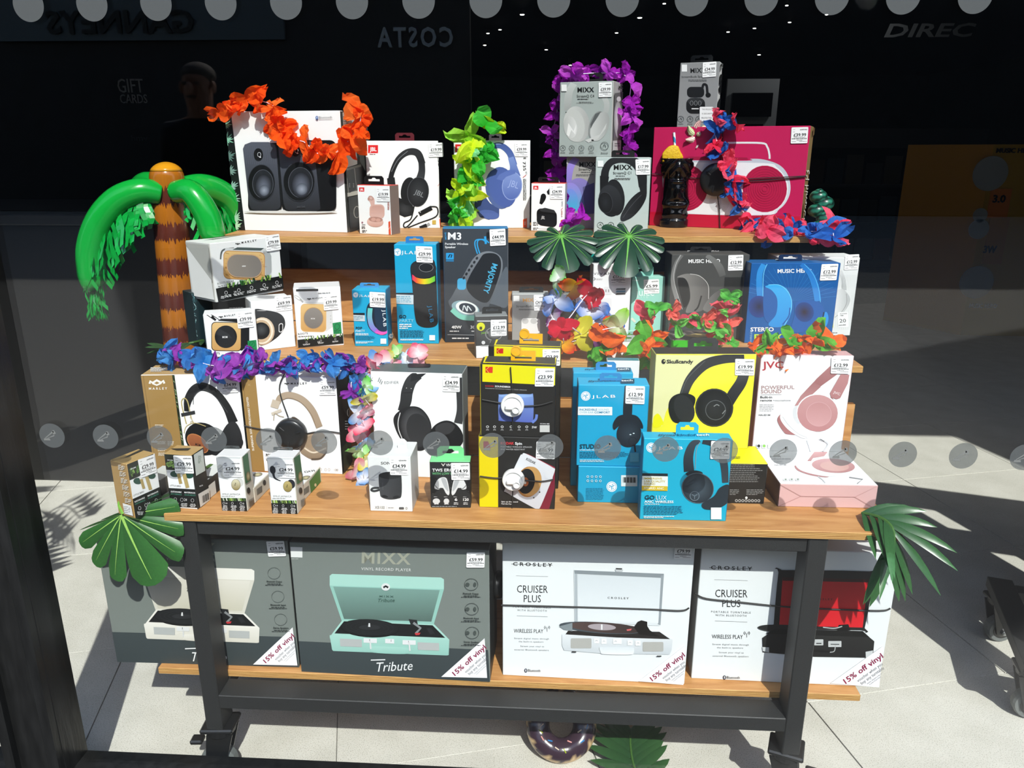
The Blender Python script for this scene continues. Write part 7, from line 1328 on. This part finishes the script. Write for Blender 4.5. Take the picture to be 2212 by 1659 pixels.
# ================================================================== tiki mug and drink decorations
def atb(x, y, z=ZTO): return atz(x, y, z)
mb = atz(1458, 492, ZTO); my = mb.y+.03; hm = aty(1466, 342, my).z-ZTO
mug = empty('tiki_mug', (mb.x, my, ZTO), 'glossy black ceramic tiki mug in front of the crimson carton', 'mug')
NS, NZ = 72, 64; V, F = [], []
def bump(th, z, t0, z0, st, sz, a): d = (th-t0+math.pi) % (2*math.pi)-math.pi; return a*math.exp(-(d/st)**2-((z-z0)/sz)**2)
rb = .0365
for i in range(NZ+1):
    z = i/NZ; r = rb*(1.02 if z < .11 else .9 if z < .14 else .88+.04*math.sin(math.pi*(z-.14)/.5) if z < .74 else .86+.18*(z-.74)/.2 if z < .94 else .98)
    r = r if z > .02 else r*.97
    for k in range(NS):
        th = 2*math.pi*k/NS-math.pi/2; t = (th+math.pi/2+math.pi) % (2*math.pi)-math.pi; q = 0
        for s_ in (-1, 1):
            q += bump(t, z, s_*.55, .60, .3, .045, .006)+bump(t, z, s_*.55, .60, .12, .02, -.005)+bump(t, z, s_*1.0, .36, .35, .07, .007)+bump(t, z, s_*.35, .2, .28, .05, .006)+bump(t, z, s_*1.0, .18, .3, .05, .006)
            q += .0035*max(0, math.sin((z*14+abs(t)*3.2)*2*math.pi*.5))*(1 if z > .74 else 0)
        q += bump(t, z, 0, .52, .16, .10, .007)+bump(t, z, 0, .38, .55, .03, -.006)+bump(t, z, 0, .33, .6, .02, .005)+bump(t, z, 0, .67, .7, .018, .006)
        rr = r+q; V.append(Vector((mb.x+rr*math.cos(th), my+rr*math.sin(th), ZTO+z*hm)))
for i in range(NZ):
    for k in range(NS): k2 = (k+1) % NS; F.append((i*NS+k, i*NS+k2, (i+1)*NS+k2, (i+1)*NS+k))
n = len(V); c_ = Vector((mb.x, my, ZTO+hm)); V += [c_+(V[NZ*NS+k]-c_)*.86 for k in range(NS)]; V += [c_+(V[NZ*NS+k]-c_)*.8+Vector((0, 0, -.05)) for k in range(NS)]
F += [(NZ*NS+k, NZ*NS+(k+1) % NS, n+(k+1) % NS, n+k) for k in range(NS)]+[(n+k, n+(k+1) % NS, n+NS+(k+1) % NS, n+NS+k) for k in range(NS)]+[tuple(range(NS-1, -1, -1)), tuple(n+NS+k for k in range(NS))]
part('mug_body', V, F, M_GLOSSBLK, mug, smooth=True)
# paper pineapple slice, straw and pinwheel stuck in the mug
M_YEL = mottled('yellow_foam', 'e8c010', 'd0a008', 240, .6, .6)
py_ = my+.004; pn = empty('drink_topper', aty(1450, 340, py_), 'yellow scalloped foam topper in the tiki mug', 'topper')
P = [(1430, 352), (1430, 332), (1438, 322), (1446, 315), (1456, 313), (1466, 316), (1469, 326), (1476, 338), (1475, 344)]; Vf = [aty(x, y, py_-.012) for x, y in P]; Vb = [aty(x, y, py_+.012) for x, y in P]
k = len(P); F = [tuple(range(k-1, -1, -1)), tuple(range(k, 2*k))]+[(i, (i+1) % k, k+(i+1) % k, k+i) for i in range(k)]; bv, bf = bev(Vf+Vb, F, .004, 2); part('foam_fan', bv, bf, M_YEL, pn, smooth=True)
M_STRAW = mat('striped_straw', 'ffffff', .4); t_ = NT(M_STRAW); tc_ = t_.add('TexCoord'); wv = t_.add('TexWave', i_Scale=26.); wv.bands_direction = 'DIAGONAL'; t_.ln(tc_.outputs['Object'], wv.inputs[0]); t_.ln(t_.ramp(wv.outputs[0], [(.45, 'f4f8fa'), (.55, '3a9ac8')]), t_.b.inputs['Base Color'])
st_ = empty('drinking_straw', aty(1458, 340, my+.01), 'blue and white striped paper straw in the tiki mug', 'straw'); part('straw_tube', *tube([aty(1460, 345, my+.01), aty(1456, 286, my+.01)], .0032, 10), M_STRAW, st_)
pw = empty('pinwheel', aty(1490, 345, my+.012), 'small striped paper pinwheel on a stick above the tiki mug', 'pinwheel'); hub = aty(1508, 290, my-.004)
part('stick', *tube([aty(1489, 350, my+.012), hub+Vector((0, .006, 0))], .0015, 6), mat('stick_wood', 'c89a8a', .6), pw)
rn = random.Random(3)
for k, c in enumerate(('d8b020', 'c01828', '98c020', 'b87868', 'a89088', '2a78b8')):
    an = R(60*k+20); d = Vector((math.cos(an), 0, math.sin(an))); s_ = Vector((-d.z, 0, d.x)); V, C = [], []
    for i in range(5):
        u = i/4
        for j in range(8):
            v = j/7; V.append(hub+d*.034*u+s_*(.016*math.sin(math.pi*(.1+.8*u))*v)+Vector((0, -.008*math.sin(math.pi*v)*u-.002, 0))); C.append(hexc(c if j % 2 else 'f6f2ea'))
    part('blade', V, [(i*8+j, i*8+8+j, i*8+9+j, i*8+j+1) for i in range(4) for j in range(7)], attr_mat('pinwheel_paper', .3) if k == 0 else bpy.data.materials['pinwheel_paper'], pw, cols=C)
sv, sf = lathe([(.001, -.004), (.005, -.003), (.006, 0), (.005, .003), (.001, .004)], 12); part('hub', [hub+Vector((v.x, -.01+v.z, v.y)) for v in sv], sf, mat('pearl', 'd8c8a8', .2), pw, smooth=True)
# leaf-print gift bag bow behind the crimson carton
lb = empty('leaf_bow', aty(1772, 480, 1.97), 'dark green leaf-print bow peeping out behind the crimson carton', 'bow'); rn = random.Random(6)
for cx, cy, r_ in ((1768, 425, 18), (1780, 440, 20), (1764, 455, 18), (1782, 470, 18), (1768, 490, 16), (1770, 415, 9)):
    c = aty(cx, cy, 1.97+rn.uniform(-.01, .02)); R_ = r_*1.97/1661; sv, sf = lathe([(max(.02, math.sin(math.pi*i/8))*R_, -math.cos(math.pi*i/8)*R_*.8) for i in range(9)], 18); C = [hexc('2f8f74') if int((v.z/R_*2.4+v.x/R_*.8+5)*1.6) % 2 else hexc('0c2a22') for v in sv]
    part('loop', [c+v for v in sv], sf, M_LEAF, lb, cols=C, smooth=True)
# ================================================================== security discs with wire loops
def sdisc(key, x, y, rp, label, mtl, cords, white=False, th=.016, face='front'):
    b = BOX[key]; c = b.on(x, y, .0, face); n = (b.M.to_3x3() @ NRM[face]).normalized(); r = rp*(c-CAM).dot(CF)/FPX
    t = empty('security_disc', c, label, 'security tag'); q = n.to_track_quat('Z', 'Y').to_matrix().to_4x4(); T = Matrix.Translation(c+n*.002) @ q
    prof = [(r*.98, 0), (r, th*.3), (r*.98, th*.75), (r*.9, th), (r*.55, th*1.03), (.001, th*1.05)] if not white else [(r*.9, 0), (r, th*.2), (r, th*.7), (r*.95, th*.8), (r*.8, th*.82), (r*.78, th*.7), (.001, th*.7)]
    v, f = lathe(prof, 36); part('housing', [T @ p for p in v], f, mtl, t, smooth=not white)
    if white:
        v, f = lathe([(r*.34, th*.6), (r*.34, th*1.25), (r*.28, th*1.35), (r*.2, th*1.2), (.001, th*1.2)], 20); part('lock_knob', [T @ (p+Vector((r*.32, -r*.25, 0))) for p in v], f, mtl, t)
        v, f = bev(*box_vf(-r*.62, r*.3, -r*.3, r*.12, th*.6, th*1.15), .002); part('lever', [T @ p for p in v], f, mtl, t)
        for k in range(0, 48): pass
    else:
        for a0 in (20, 140, 260): v, f = bev(*box_vf(r*.4, r*.78, -r*.05, r*.05, th*.98, th*1.14), .0006); part('grip_rib', [T @ (Matrix.Rotation(R(a0), 4, 'Z') @ p) for p in v], f, mtl, t)
    for P in cords:
        pts = [b.on(px, py, .0035+(q_[0] if q_ else 0), fc) for px, py, fc, *q_ in P]; part('wire', *tube(smoothpath(pts, 5), .0012, 6), M_CORD, t)
    return t
f_ = 'front'
sdisc('pol', 1548, 388, 35, 'black security disc strapped on the crimson carton', M_BLACKPL, [[(1408, 375, f_), (1470, 382, f_), (1520, 386, f_)], [(1572, 388, f_), (1660, 384, f_), (1742, 380, f_)], [(1576, 392, f_), (1650, 390, f_), (1742, 381, f_)], [(1549, 415, f_), (1554, 450, f_), (1556, 494, f_)], [(1562, 280, f_), (1560, 320, f_), (1555, 360, f_)]])
sdisc('mk2', 632, 934, 35, 'black security disc strapped on the carton with beige headphones', M_BLACKPL, [[(528, 918, f_), (560, 925, f_), (600, 930, f_)], [(660, 936, f_), (700, 930, f_), (736, 934, f_)], [(618, 802, f_), (605, 840, f_), (624, 900, f_)]])
sdisc('kb1', 1108, 872, 25, 'white security disc on the upper black and yellow carton', M_WHITEPL, [[(1042, 862, f_), (1075, 868, f_), (1090, 870, f_)], [(1128, 876, f_), (1165, 874, f_), (1194, 866, f_)], [(1103, 792, f_), (1105, 820, f_), (1107, 850, f_)], [(1107, 895, f_), (1108, 925, f_)]], True)
sdisc('spi', 1110, 1032, 24, 'white security disc on the lower black and yellow carton', M_WHITEPL, [[(1037, 1027, f_), (1070, 1031, f_), (1090, 1030, f_)], [(1132, 1036, f_), (1170, 1038, f_), (1195, 1034, f_)], [(1108, 1055, f_), (1107, 1095, f_)]], True)
sdisc('mxt', 1068, 1262, 30, 'black security disc on the side of the mint turntable carton', M_BLACKPL, [], face='right')
def cordloop(key, label, runs):
    b = BOX[key]; t = empty('security_wire', b.on(*runs[0][0], .003), label, 'security tag')
    for P in runs: part('wire', *tube(smoothpath([b.on(x, y, .0035) for x, y in P], 5), .0016, 6), M_CORD, t)
cordloop('crw', 'black security wire around the white turntable carton', [[(1083, 1305), (1240, 1309), (1400, 1314), (1470, 1317), (1488, 1311)]])
cordloop('crr', 'black security wire around the black and red turntable carton', [[(1500, 1279), (1525, 1291), (1600, 1299), (1700, 1309), (1800, 1314), (1900, 1317), (1922, 1312)]])
# yellow moulded hang tabs
M_AMBER = mat('amber_plastic', 'f2b400', .25)
for key, x0, x1, ztop, px, py in (('kb1', 1103.5, 1157, 0, 1116, 756), ('kb2', 1122, 1172, 0, 1132, 720)):
    b = BOX[key]; yb = b.d*.42; L = lambda x, y: (lambda p, r: p+r*((yb-p.y)/r.y))(b.I @ CAM, b.I.to_3x3() @ ray(x, y)); xa, xb = L(x0, py+20).x, L(x1, py+20).x; top = L(px, py).z; hh = max(.02, (top-b.h)*.86)
    out = [(xa, b.h), (xb, b.h), (xb, b.h+hh), (xa, b.h+hh)]; cx = (xa+xb)/2; hw = (xb-xa)*.34; hole = [(cx-hw, b.h+hh*.25), (cx-hw, b.h+hh*.5), (cx-.004, b.h+hh*.5), (cx, b.h+hh*.62), (cx+.004, b.h+hh*.5), (cx+hw, b.h+hh*.5), (cx+hw, b.h+hh*.25)]
    polys = [[Vector((x, z, 0)) for x, z in q] for q in (out, hole)]; T = tessellate_polygon(polys); PP = [v for q in polys for v in q]; n = len(PP); V = [Vector((p.x, yb, p.y)) for p in PP]+[Vector((p.x, yb+.004, p.y)) for p in PP]; F = [tuple(t) for t in T]+[tuple(i+n for i in reversed(t)) for t in T]; k = 0
    for q in polys: m_ = len(q); F += [(k+i, k+(i+1) % m_, n+k+(i+1) % m_, n+k+i) for i in range(m_)]; k += m_
    o = mesh_obj('hang_tab', V, F, M_AMBER, b.o); rr = .0095; v, f = lathe([(rr, 0), (rr, .006), (rr*.85, .0065), (rr*.82, .0055), (.001, .0055)], 28); mesh_obj('round_boss', [Vector((xa+rr+p.x, yb-p.z+.004, b.h+hh+p.y)) for p in v], f, M_AMBER, o)
# ================================================================== toy donut on the floor
dc = atz(1212, 1592, .05); RD, rd = .052, .026; V, F, C = [], [], []; nu, nv = 48, 18
dn = empty('toy_donut', (dc.x, dc.y+.02, 0), 'toy donut with chocolate icing and sprinkles on the floor under the stand', 'toy'); tiltm = Matrix.Translation((dc.x, dc.y+.02, .066)) @ Matrix.Rotation(R(48), 4, 'X')
for i in range(nu):
    u = 2*math.pi*i/nu
    for j in range(nv):
        v = 2*math.pi*j/nv; r = RD+rd*math.cos(v); V.append(tiltm @ Vector((r*math.cos(u), r*math.sin(u), rd*.9*math.sin(v)*(1+.04*math.cos(8*u)))))
        ed = .62+.22*math.sin(9*u); C.append(hexc('3c2c38') if math.sin(v) > ed-.15 or (math.cos(v) < -.2 and math.sin(v) > -.3) else hexc('d8b888'))
for i in range(nu):
    for j in range(nv): F.append((i*nv+j, ((i+1) % nu)*nv+j, ((i+1) % nu)*nv+(j+1) % nv, i*nv+(j+1) % nv))
part('ring', V, F, M_VINYL, dn, cols=C, smooth=True); rn = random.Random(4)
for k in range(18):
    u = 2*math.pi*k/18+rn.uniform(-.1, .1); v = rn.uniform(1.3, 2.4); r = RD+rd*math.cos(v); p = Vector((r*math.cos(u), r*math.sin(u), rd*.9*math.sin(v)+.0005)); d = Vector((rn.uniform(-1, 1), rn.uniform(-1, 1), 0)).normalized()*.005
    part('sprinkle', *tube([tiltm @ (p-d), tiltm @ (p+d)], .0013, 5), bpy.data.materials.get('sprinkle_%d' % (k % 4)) or mat('sprinkle_%d' % (k % 4), ('2a8ad0', 'f0d8c0', 'a8b830', 'f0a8a0')[k % 4], .4), dn)

# ================================================================== potted palm just outside the left edge, shading the floor there
pp = empty('potted_palm', (-1.68, 1.5, 0), 'potted palm beyond the left edge whose spiky shadow falls on the floor', 'plant')
v, f = lathe([(.08, 0), (.1, .2), (.108, .22), (.09, .22), (.085, .19), (.001, .19)], 24); part('pot', [p+pp.location for p in v], f, M_BLACKPL, pp)
rn = random.Random(77)
for k in range(9):
    an = 2*math.pi*k/9; top = pp.location+Vector((math.cos(an)*.16, math.sin(an)*.12, .75+rn.uniform(0, .45))); P = smoothpath([pp.location+Vector((0, 0, .19)), pp.location+Vector((math.cos(an)*.05, math.sin(an)*.05, .55)), top, top+Vector((math.cos(an)*.12, math.sin(an)*.08, -.08))], 6); part('stem', *tube(P, .004, 5), M_LEAF, pp, cols='3f6b3c')
    V, F = [], []
    for i in range(6, len(P)):
        for sd in (-1, 1):
            d = Vector((-math.sin(an)*sd, math.cos(an)*sd, -.3)).normalized(); o = len(V); V += [P[i], P[i]+d*.09+Vector((0, 0, .012)), P[i]+d*.2, P[i]+d*.09-Vector((0, 0, .012))+(P[i]-P[i-1]).normalized()*.025]; F.append((o, o+1, o+2, o+3))
    part('frond', V, F, M_LEAF, pp, cols='2f5a34')
# ================================================================== dim shop interior behind the display
M_UNIT = mat('black_laminate', '121213', .45); M_UNIT2 = mat('dark_laminate', '1c1d20', .6)
ct = empty('shop_counter', (-2.3, 2.75, 0), 'black sales counter at the left behind the palm tree', 'counter')
part('counter_body', *bev(*box_vf(-5.2, -.5, 2.75, 3.5, 0, 1.02), .005), M_UNIT, ct); part('counter_top', *bev(*box_vf(-5.25, -.45, 2.72, 3.55, 1.02, 1.06), .005), M_UNIT2, ct); part('back_panel', *box_vf(-5.2, -.5, 4.6, 4.66, 0, 2.6), M_UNIT, ct)
def dimsign(txt, x0, x1, y, Y, h, mtl, lab, wgt=1, shear=0):
    a, b = aty(x0, y, Y), aty(x1, y, Y); return sign('wall_sign', txt, mtl, (a.x, Y, a.z), (1, 0, 0), (0, 0, 1), b.x-a.x, h*Y/FPX, wgt, .004, lab, 'sign', shear=shear)
M_DIM = mat('grey_lettering', '4a4c4e', .6); M_DIMW = mat('white_lettering', 'e0e2e4', .6)
dimsign('GIFT', 255, 312, 200, 4.58, 28, M_DIMW, 'grey GIFT lettering on the dark back panel at the left', 0)
dimsign('CARDS', 260, 320, 223, 4.58, 18, M_DIMW, 'grey CARDS lettering below the GIFT lettering', 0)
dimsign('hmv', 284, 320, 304, 4.58, 11, M_DIM, 'small grey hmv lettering on the dark back panel', 1)
dimsign('DIREC', 1906, 2098, 80, 9, 24, M_DIM, 'slanted grey DIREC lettering high at the right', 1, .2)  # letters placed indoors, standing in for a twice-reflected street sign
# screens and shelving further back
M_SCR = mat('pale_wall_panel', 'b4b8bb', .7); M_TV = mat('dark_screen', '0b0b0d', .2)
sc_ = empty('wall_panel', aty(1625, 345, 9.2), 'pale grey panel with dark screens far back behind the crimson carton', 'panel'); a, b = aty(1560, 330, 9.2), aty(1685, 170, 9.2)
part('panel_board', *box_vf(a.x, b.x, 9.2, 9.25, a.z, b.z), M_SCR, sc_); a, b = aty(1580, 252, 9.1), aty(1672, 200, 9.1); part('screen', *box_vf(a.x, b.x, 9.13, 9.19, a.z, b.z), M_TV, sc_); a, b = aty(1582, 326, 9.1), aty(1650, 268, 9.1); part('screen', *box_vf(a.x, b.x, 9.13, 9.19, a.z, b.z), M_TV, sc_)
rn = random.Random(12)
for k, (x, y_, w_) in enumerate(((-1.4, 7.5, 1.6), (.6, 8.2, 1.6), (3.6, 8.6, 2.0), (5.8, 6.5, 1.4), (-3.6, 9, 2.0))):
    u = empty('shelving_unit', (x, y_, 0), '%s dark shelving unit of records far back in the shop' % ('leftmost', 'left central', 'central', 'rightmost', 'rearmost left')[k] if False else '%s from the left among the dark shelving units far back' % ('second', 'third', 'fourth', 'fifth', 'first')[k], 'shelving')
    part('back_board', *box_vf(x-w_/2, x+w_/2, y_+.35, y_+.4, 0, 1.5), M_UNIT, u)
    for z in (.1, .5, .9, 1.3): part('shelf', *box_vf(x-w_/2, x+w_/2, y_, y_+.35, z, z+.03), M_UNIT2, u)
    for z in (.13, .53, .93):
        for i in range(int(w_/.22)):
            c = rn.choice(('3a2a20', '22303a', '4a4438', '5a1c1c', '2c2c30', '38424a', '504a20')); part('record_sleeve', *box_vf(x-w_/2+.05+i*.2, x-w_/2+.22+i*.2, y_+.05, y_+.08, z, z+.2+rn.uniform(0, .1)), bpy.data.materials.get('sleeve_'+c) or mat('sleeve_'+c, c, .6), u)
# ceiling spotlights
M_LAMP = bpy.data.materials.new('lamp_glow'); M_LAMP.use_nodes = True; t_ = NT(M_LAMP); t_.n.remove(t_.b); em = t_.add('Emission'); em.inputs[0].default_value = (1, .97, .9, 1); em.inputs[1].default_value = 14; t_.ln(em.outputs[0], t_.n['Material Output'].inputs[0])
M_CAN = mat('lamp_housing', '1a1a1a', .5)
for k, (x, y) in enumerate(((1128, 28), (817, 25), (1382, 35), (1332, 68), (780, 52), (880, 57), (980, 61), (1054, 69), (1080, 61), (845, 94), (912, 95), (974, 95), (1047, 95), (813, 158), (937, 155), (970, 158), (877, 169), (841, 180), (1232, 138), (1573, 66), (1630, 58), (1700, 8), (1786, 28), (1706, 45), (531, 14), (672, 47), (1435, 4), (1640, 116), (700, 110), (1180, 105))):
    z = 3.16 if y < 130 else 2.75; p = atz(x, y, z)
    if p.y > 22.5: p = aty(x, y, 22.3)
    l = empty('ceiling_light', p, 'small ceiling spotlight, number %d' % k if False else 'small white ceiling spotlight deep in the dark shop', 'ceiling light', 'ceiling spotlights')
    R_ = .022*max(.6, p.y/12)*(1.5 if k < 3 else 1); v, f = lathe([(R_*1.4, .0), (R_*1.4, .1), (R_*1.2, .12), (.001, .12)], 14); part('housing', [p+Vector((q.x, q.y, q.z-.02)) for q in v], f, M_CAN, l); v, f = lathe([(.001, -.03), (R_*.9, -.026), (R_, -.012), (R_, 0)], 14); part('lamp', [p+q for q in v], f, M_LAMP, l)
# cardboard floor display at the right
M_YC = mat('yellow_card', 'c89a10', .6); M_YG = mat('ochre_card', 'c88a10', .6); M_OC = mat('orange_card', 'e8801c', .6)
Y = 5.6; a, b = aty(2085, 665, Y), aty(2230, 312, Y); a0 = aty(2010, 640, Y)
cdp = empty('cardboard_display', (a.x, Y, 0), 'tall yellow cardboard floor display far right in the dim shop', 'floor display')
part('front_panel', *box_vf(a.x, b.x+.3, Y, Y+.03, 0, b.z), M_YC, cdp); V = [Vector(p) for p in ((a.x, Y, 0), (a.x-.35, Y+.5, 0), (a.x-.35, Y+.5, b.z), (a.x, Y, b.z))]; V += [v+Vector((.02, .02, 0)) for v in V]; part('side_panel', V, [(0, 1, 2, 3), (7, 6, 5, 4), (0, 4, 5, 1), (1, 5, 6, 2), (2, 6, 7, 3), (3, 7, 4, 0)], M_YG, cdp)
def ctx(txt, x0, x1, y, h, mtl): p, q = aty(x0, y, Y-.01), aty(x1, y, Y-.01); o = sign('lettering', txt, mtl, Vector((p.x, Y-.012, p.z))-cdp.location, (1, 0, 0), (0, 0, 1), q.x-p.x, h*Y/FPX, 1, .006, parent=cdp)
ctx('MUSIC HERO', 2150, 2235, 330, 9, M_SIGNK); ctx('MUSIC HERO', 2092, 2152, 664, 9, M_SIGNW)
for x0, x1, y0, y1, c in ((2130, 2185, 408, 470, M_OC), (2120, 2180, 470, 570, M_YG)):
    p, q = aty(x0, y1, Y), aty(x1, y0, Y); part('print_patch', *box_vf(p.x, q.x, Y-.01, Y, p.z, q.z), c, cdp)
ctx('3.0', 2142, 2170, 437, 15, M_SIGNK); ctx('3W', 2122, 2150, 546, 15, M_SIGNK)
for x, y, r_ in ((2140, 375, 34), (2118, 465, 14), (2115, 495, 20), (2110, 610, 34)):
    c = aty(x, y, Y-.012); rr = r_*Y/FPX; v, f = disc(rr, 0); n = len(v); V = [c+q for q in v]+[c+q+Vector((0, .008, 0)) for q in v]; part('print_disc', V, f+[(i, i % (n-1)+1, n+i % (n-1)+1, n+i) for i in range(1, n)], M_SCR, cdp)
for x, Yl, z, e_ in ((-.5, 7, 2.9, 9), (3, 8.5, 2.7, 12), (4.5, 5.0, 2.9, 2)):
    ld = bpy.data.lights.new('shop_lamp', 'POINT'); ld.energy = e_; ld.shadow_soft_size = .1; lo = bpy.data.objects.new('shop_lamp', ld); COL.objects.link(lo); lo.location = (x, Yl, z)
# ================================================================== a passer-by on the pavement, seen only as a faint reflection
hp = mir(430, 185, -1.8); gx, gy = hp.x, -1.8; s_ = hp.z/1.64
J = {'pel': (0, 0, .95, .15), 'wai': (0, -.01, 1.1, .15), 'che': (0, -.01, 1.3, .17), 'nec': (0, 0, 1.47, .06), 'hea': (0, .02, 1.56, .075), 'top': (0, .02, 1.72, .085)}
for sd, n_ in ((-1, 'l'), (1, 'r')):
    J.update({'sh'+n_: (sd*.19, -.01, 1.4, .075), 'el'+n_: (sd*.25, -.03, 1.12, .05), 'wr'+n_: (sd*.24, .06, .88, .035), 'hi'+n_: (sd*.09, 0, .9, .1), 'kn'+n_: (sd*.1, .03*sd, .5, .065), 'an'+n_: (sd*.11, -.02*sd, .1, .045), 'to'+n_: (sd*.13, .14-.02*sd, .045, .045)})
E_ = [('pel', 'wai'), ('wai', 'che'), ('che', 'nec'), ('nec', 'hea'), ('hea', 'top')]
for n_ in 'lr': E_ += [('che', 'sh'+n_), ('sh'+n_, 'el'+n_), ('el'+n_, 'wr'+n_), ('pel', 'hi'+n_), ('hi'+n_, 'kn'+n_), ('kn'+n_, 'an'+n_), ('an'+n_, 'to'+n_)]
for sd, n_ in ((-1, 'l'), (1, 'r')):
    for q in range(5):
        x0 = sd*(.225+.012*q) if q < 4 else sd*.2; b0 = 'f%d%s' % (q, n_); J[b0] = (x0, .07+.008*q, .84, .012); J[b0+'t'] = (x0+(0 if q < 4 else -sd*.02), .1, .77 if q < 4 else .82, .009); E_ += [('wr'+n_, b0), (b0, b0+'t')]
keys = list(J); me = bpy.data.meshes.new('person'); me.from_pydata([(gx+J[k][0]*s_, gy+J[k][1]*s_, J[k][2]*s_) for k in keys], [(keys.index(a), keys.index(b)) for a, b in E_], [])
po = bpy.data.objects.new('person', me); COL.objects.link(po); tag(po, 'man in dark jacket and trousers faintly reflected in the glass at the upper left', 'person')
M_PER = mat('dark_clothes', '26272b', .8); t_ = NT(M_PER); tc_ = t_.add('TexCoord'); sx_ = t_.add('SeparateXYZ'); t_.ln(tc_.outputs['Object'], sx_.inputs[0])
cl_ = t_.add('MapRange', i_1=0., i_2=2.); t_.ln(sx_.outputs[2], cl_.inputs[0]); t_.ln(t_.ramp(cl_.outputs[0], [(0, 'e8e8e8'), (.05, 'e8e8e8'), (.052, '23262e'), (.385*s_, '23262e'), (.39*s_, 'b88a72'), (.44*s_, 'b88a72'), (.45*s_, '26272b'), (.73*s_, '26272b'), (.735*s_, 'b88a72'), (1, 'b88a72')], 'CONSTANT'), t_.b.inputs['Base Color'])
me.materials.append(M_PER); sk_ = po.modifiers.new('skin', 'SKIN'); sv_ = me.skin_vertices[0].data
for i, k in enumerate(keys): r = J[k][3]*s_; sv_[i].radius = (r, r*.8 if k in ('che', 'wai', 'pel') else r); sv_[i].use_root = (k == 'pel')
sb_ = po.modifiers.new('smooth', 'SUBSURF'); sb_.levels = 2; sb_.render_levels = 2
hc = Vector((gx, gy+.02*s_, 1.64*s_)); M_SKIN = mat('skin', 'c09078', .6); M_HAIR = mat('grey_hair', '6a625a', .8)
def ell(name, c, rx, ry, rz, m, n=12): v, f = lathe([(max(.01, math.sin(math.pi*i/n)), -math.cos(math.pi*i/n)) for i in range(n+1)], 18); mesh_obj(name, [Vector((c.x+p.x*rx, c.y+p.y*ry, c.z+p.z*rz)) for p in v], f, m, po, smooth=True)
for d, r in (((0, .095, -.02), (.016, .022, .03)), ((.033, .082, .005), (.015, .008, .01)), ((-.033, .082, .005), (.015, .008, .01)), ((0, .085, -.062), (.03, .008, .008)), ((.088, 0, -.01), (.01, .02, .032)), ((-.088, 0, -.01), (.01, .02, .032))): ell('face_feature', hc+Vector(d)*s_, r[0]*s_, r[1]*s_, r[2]*s_, M_SKIN if r[2] > .011 else M_HAIR)
ell('hair', hc+Vector((0, -.025, .05))*s_, .09*s_, .09*s_, .07*s_, M_HAIR)
for b_ in BOX.values(): b_.finish()
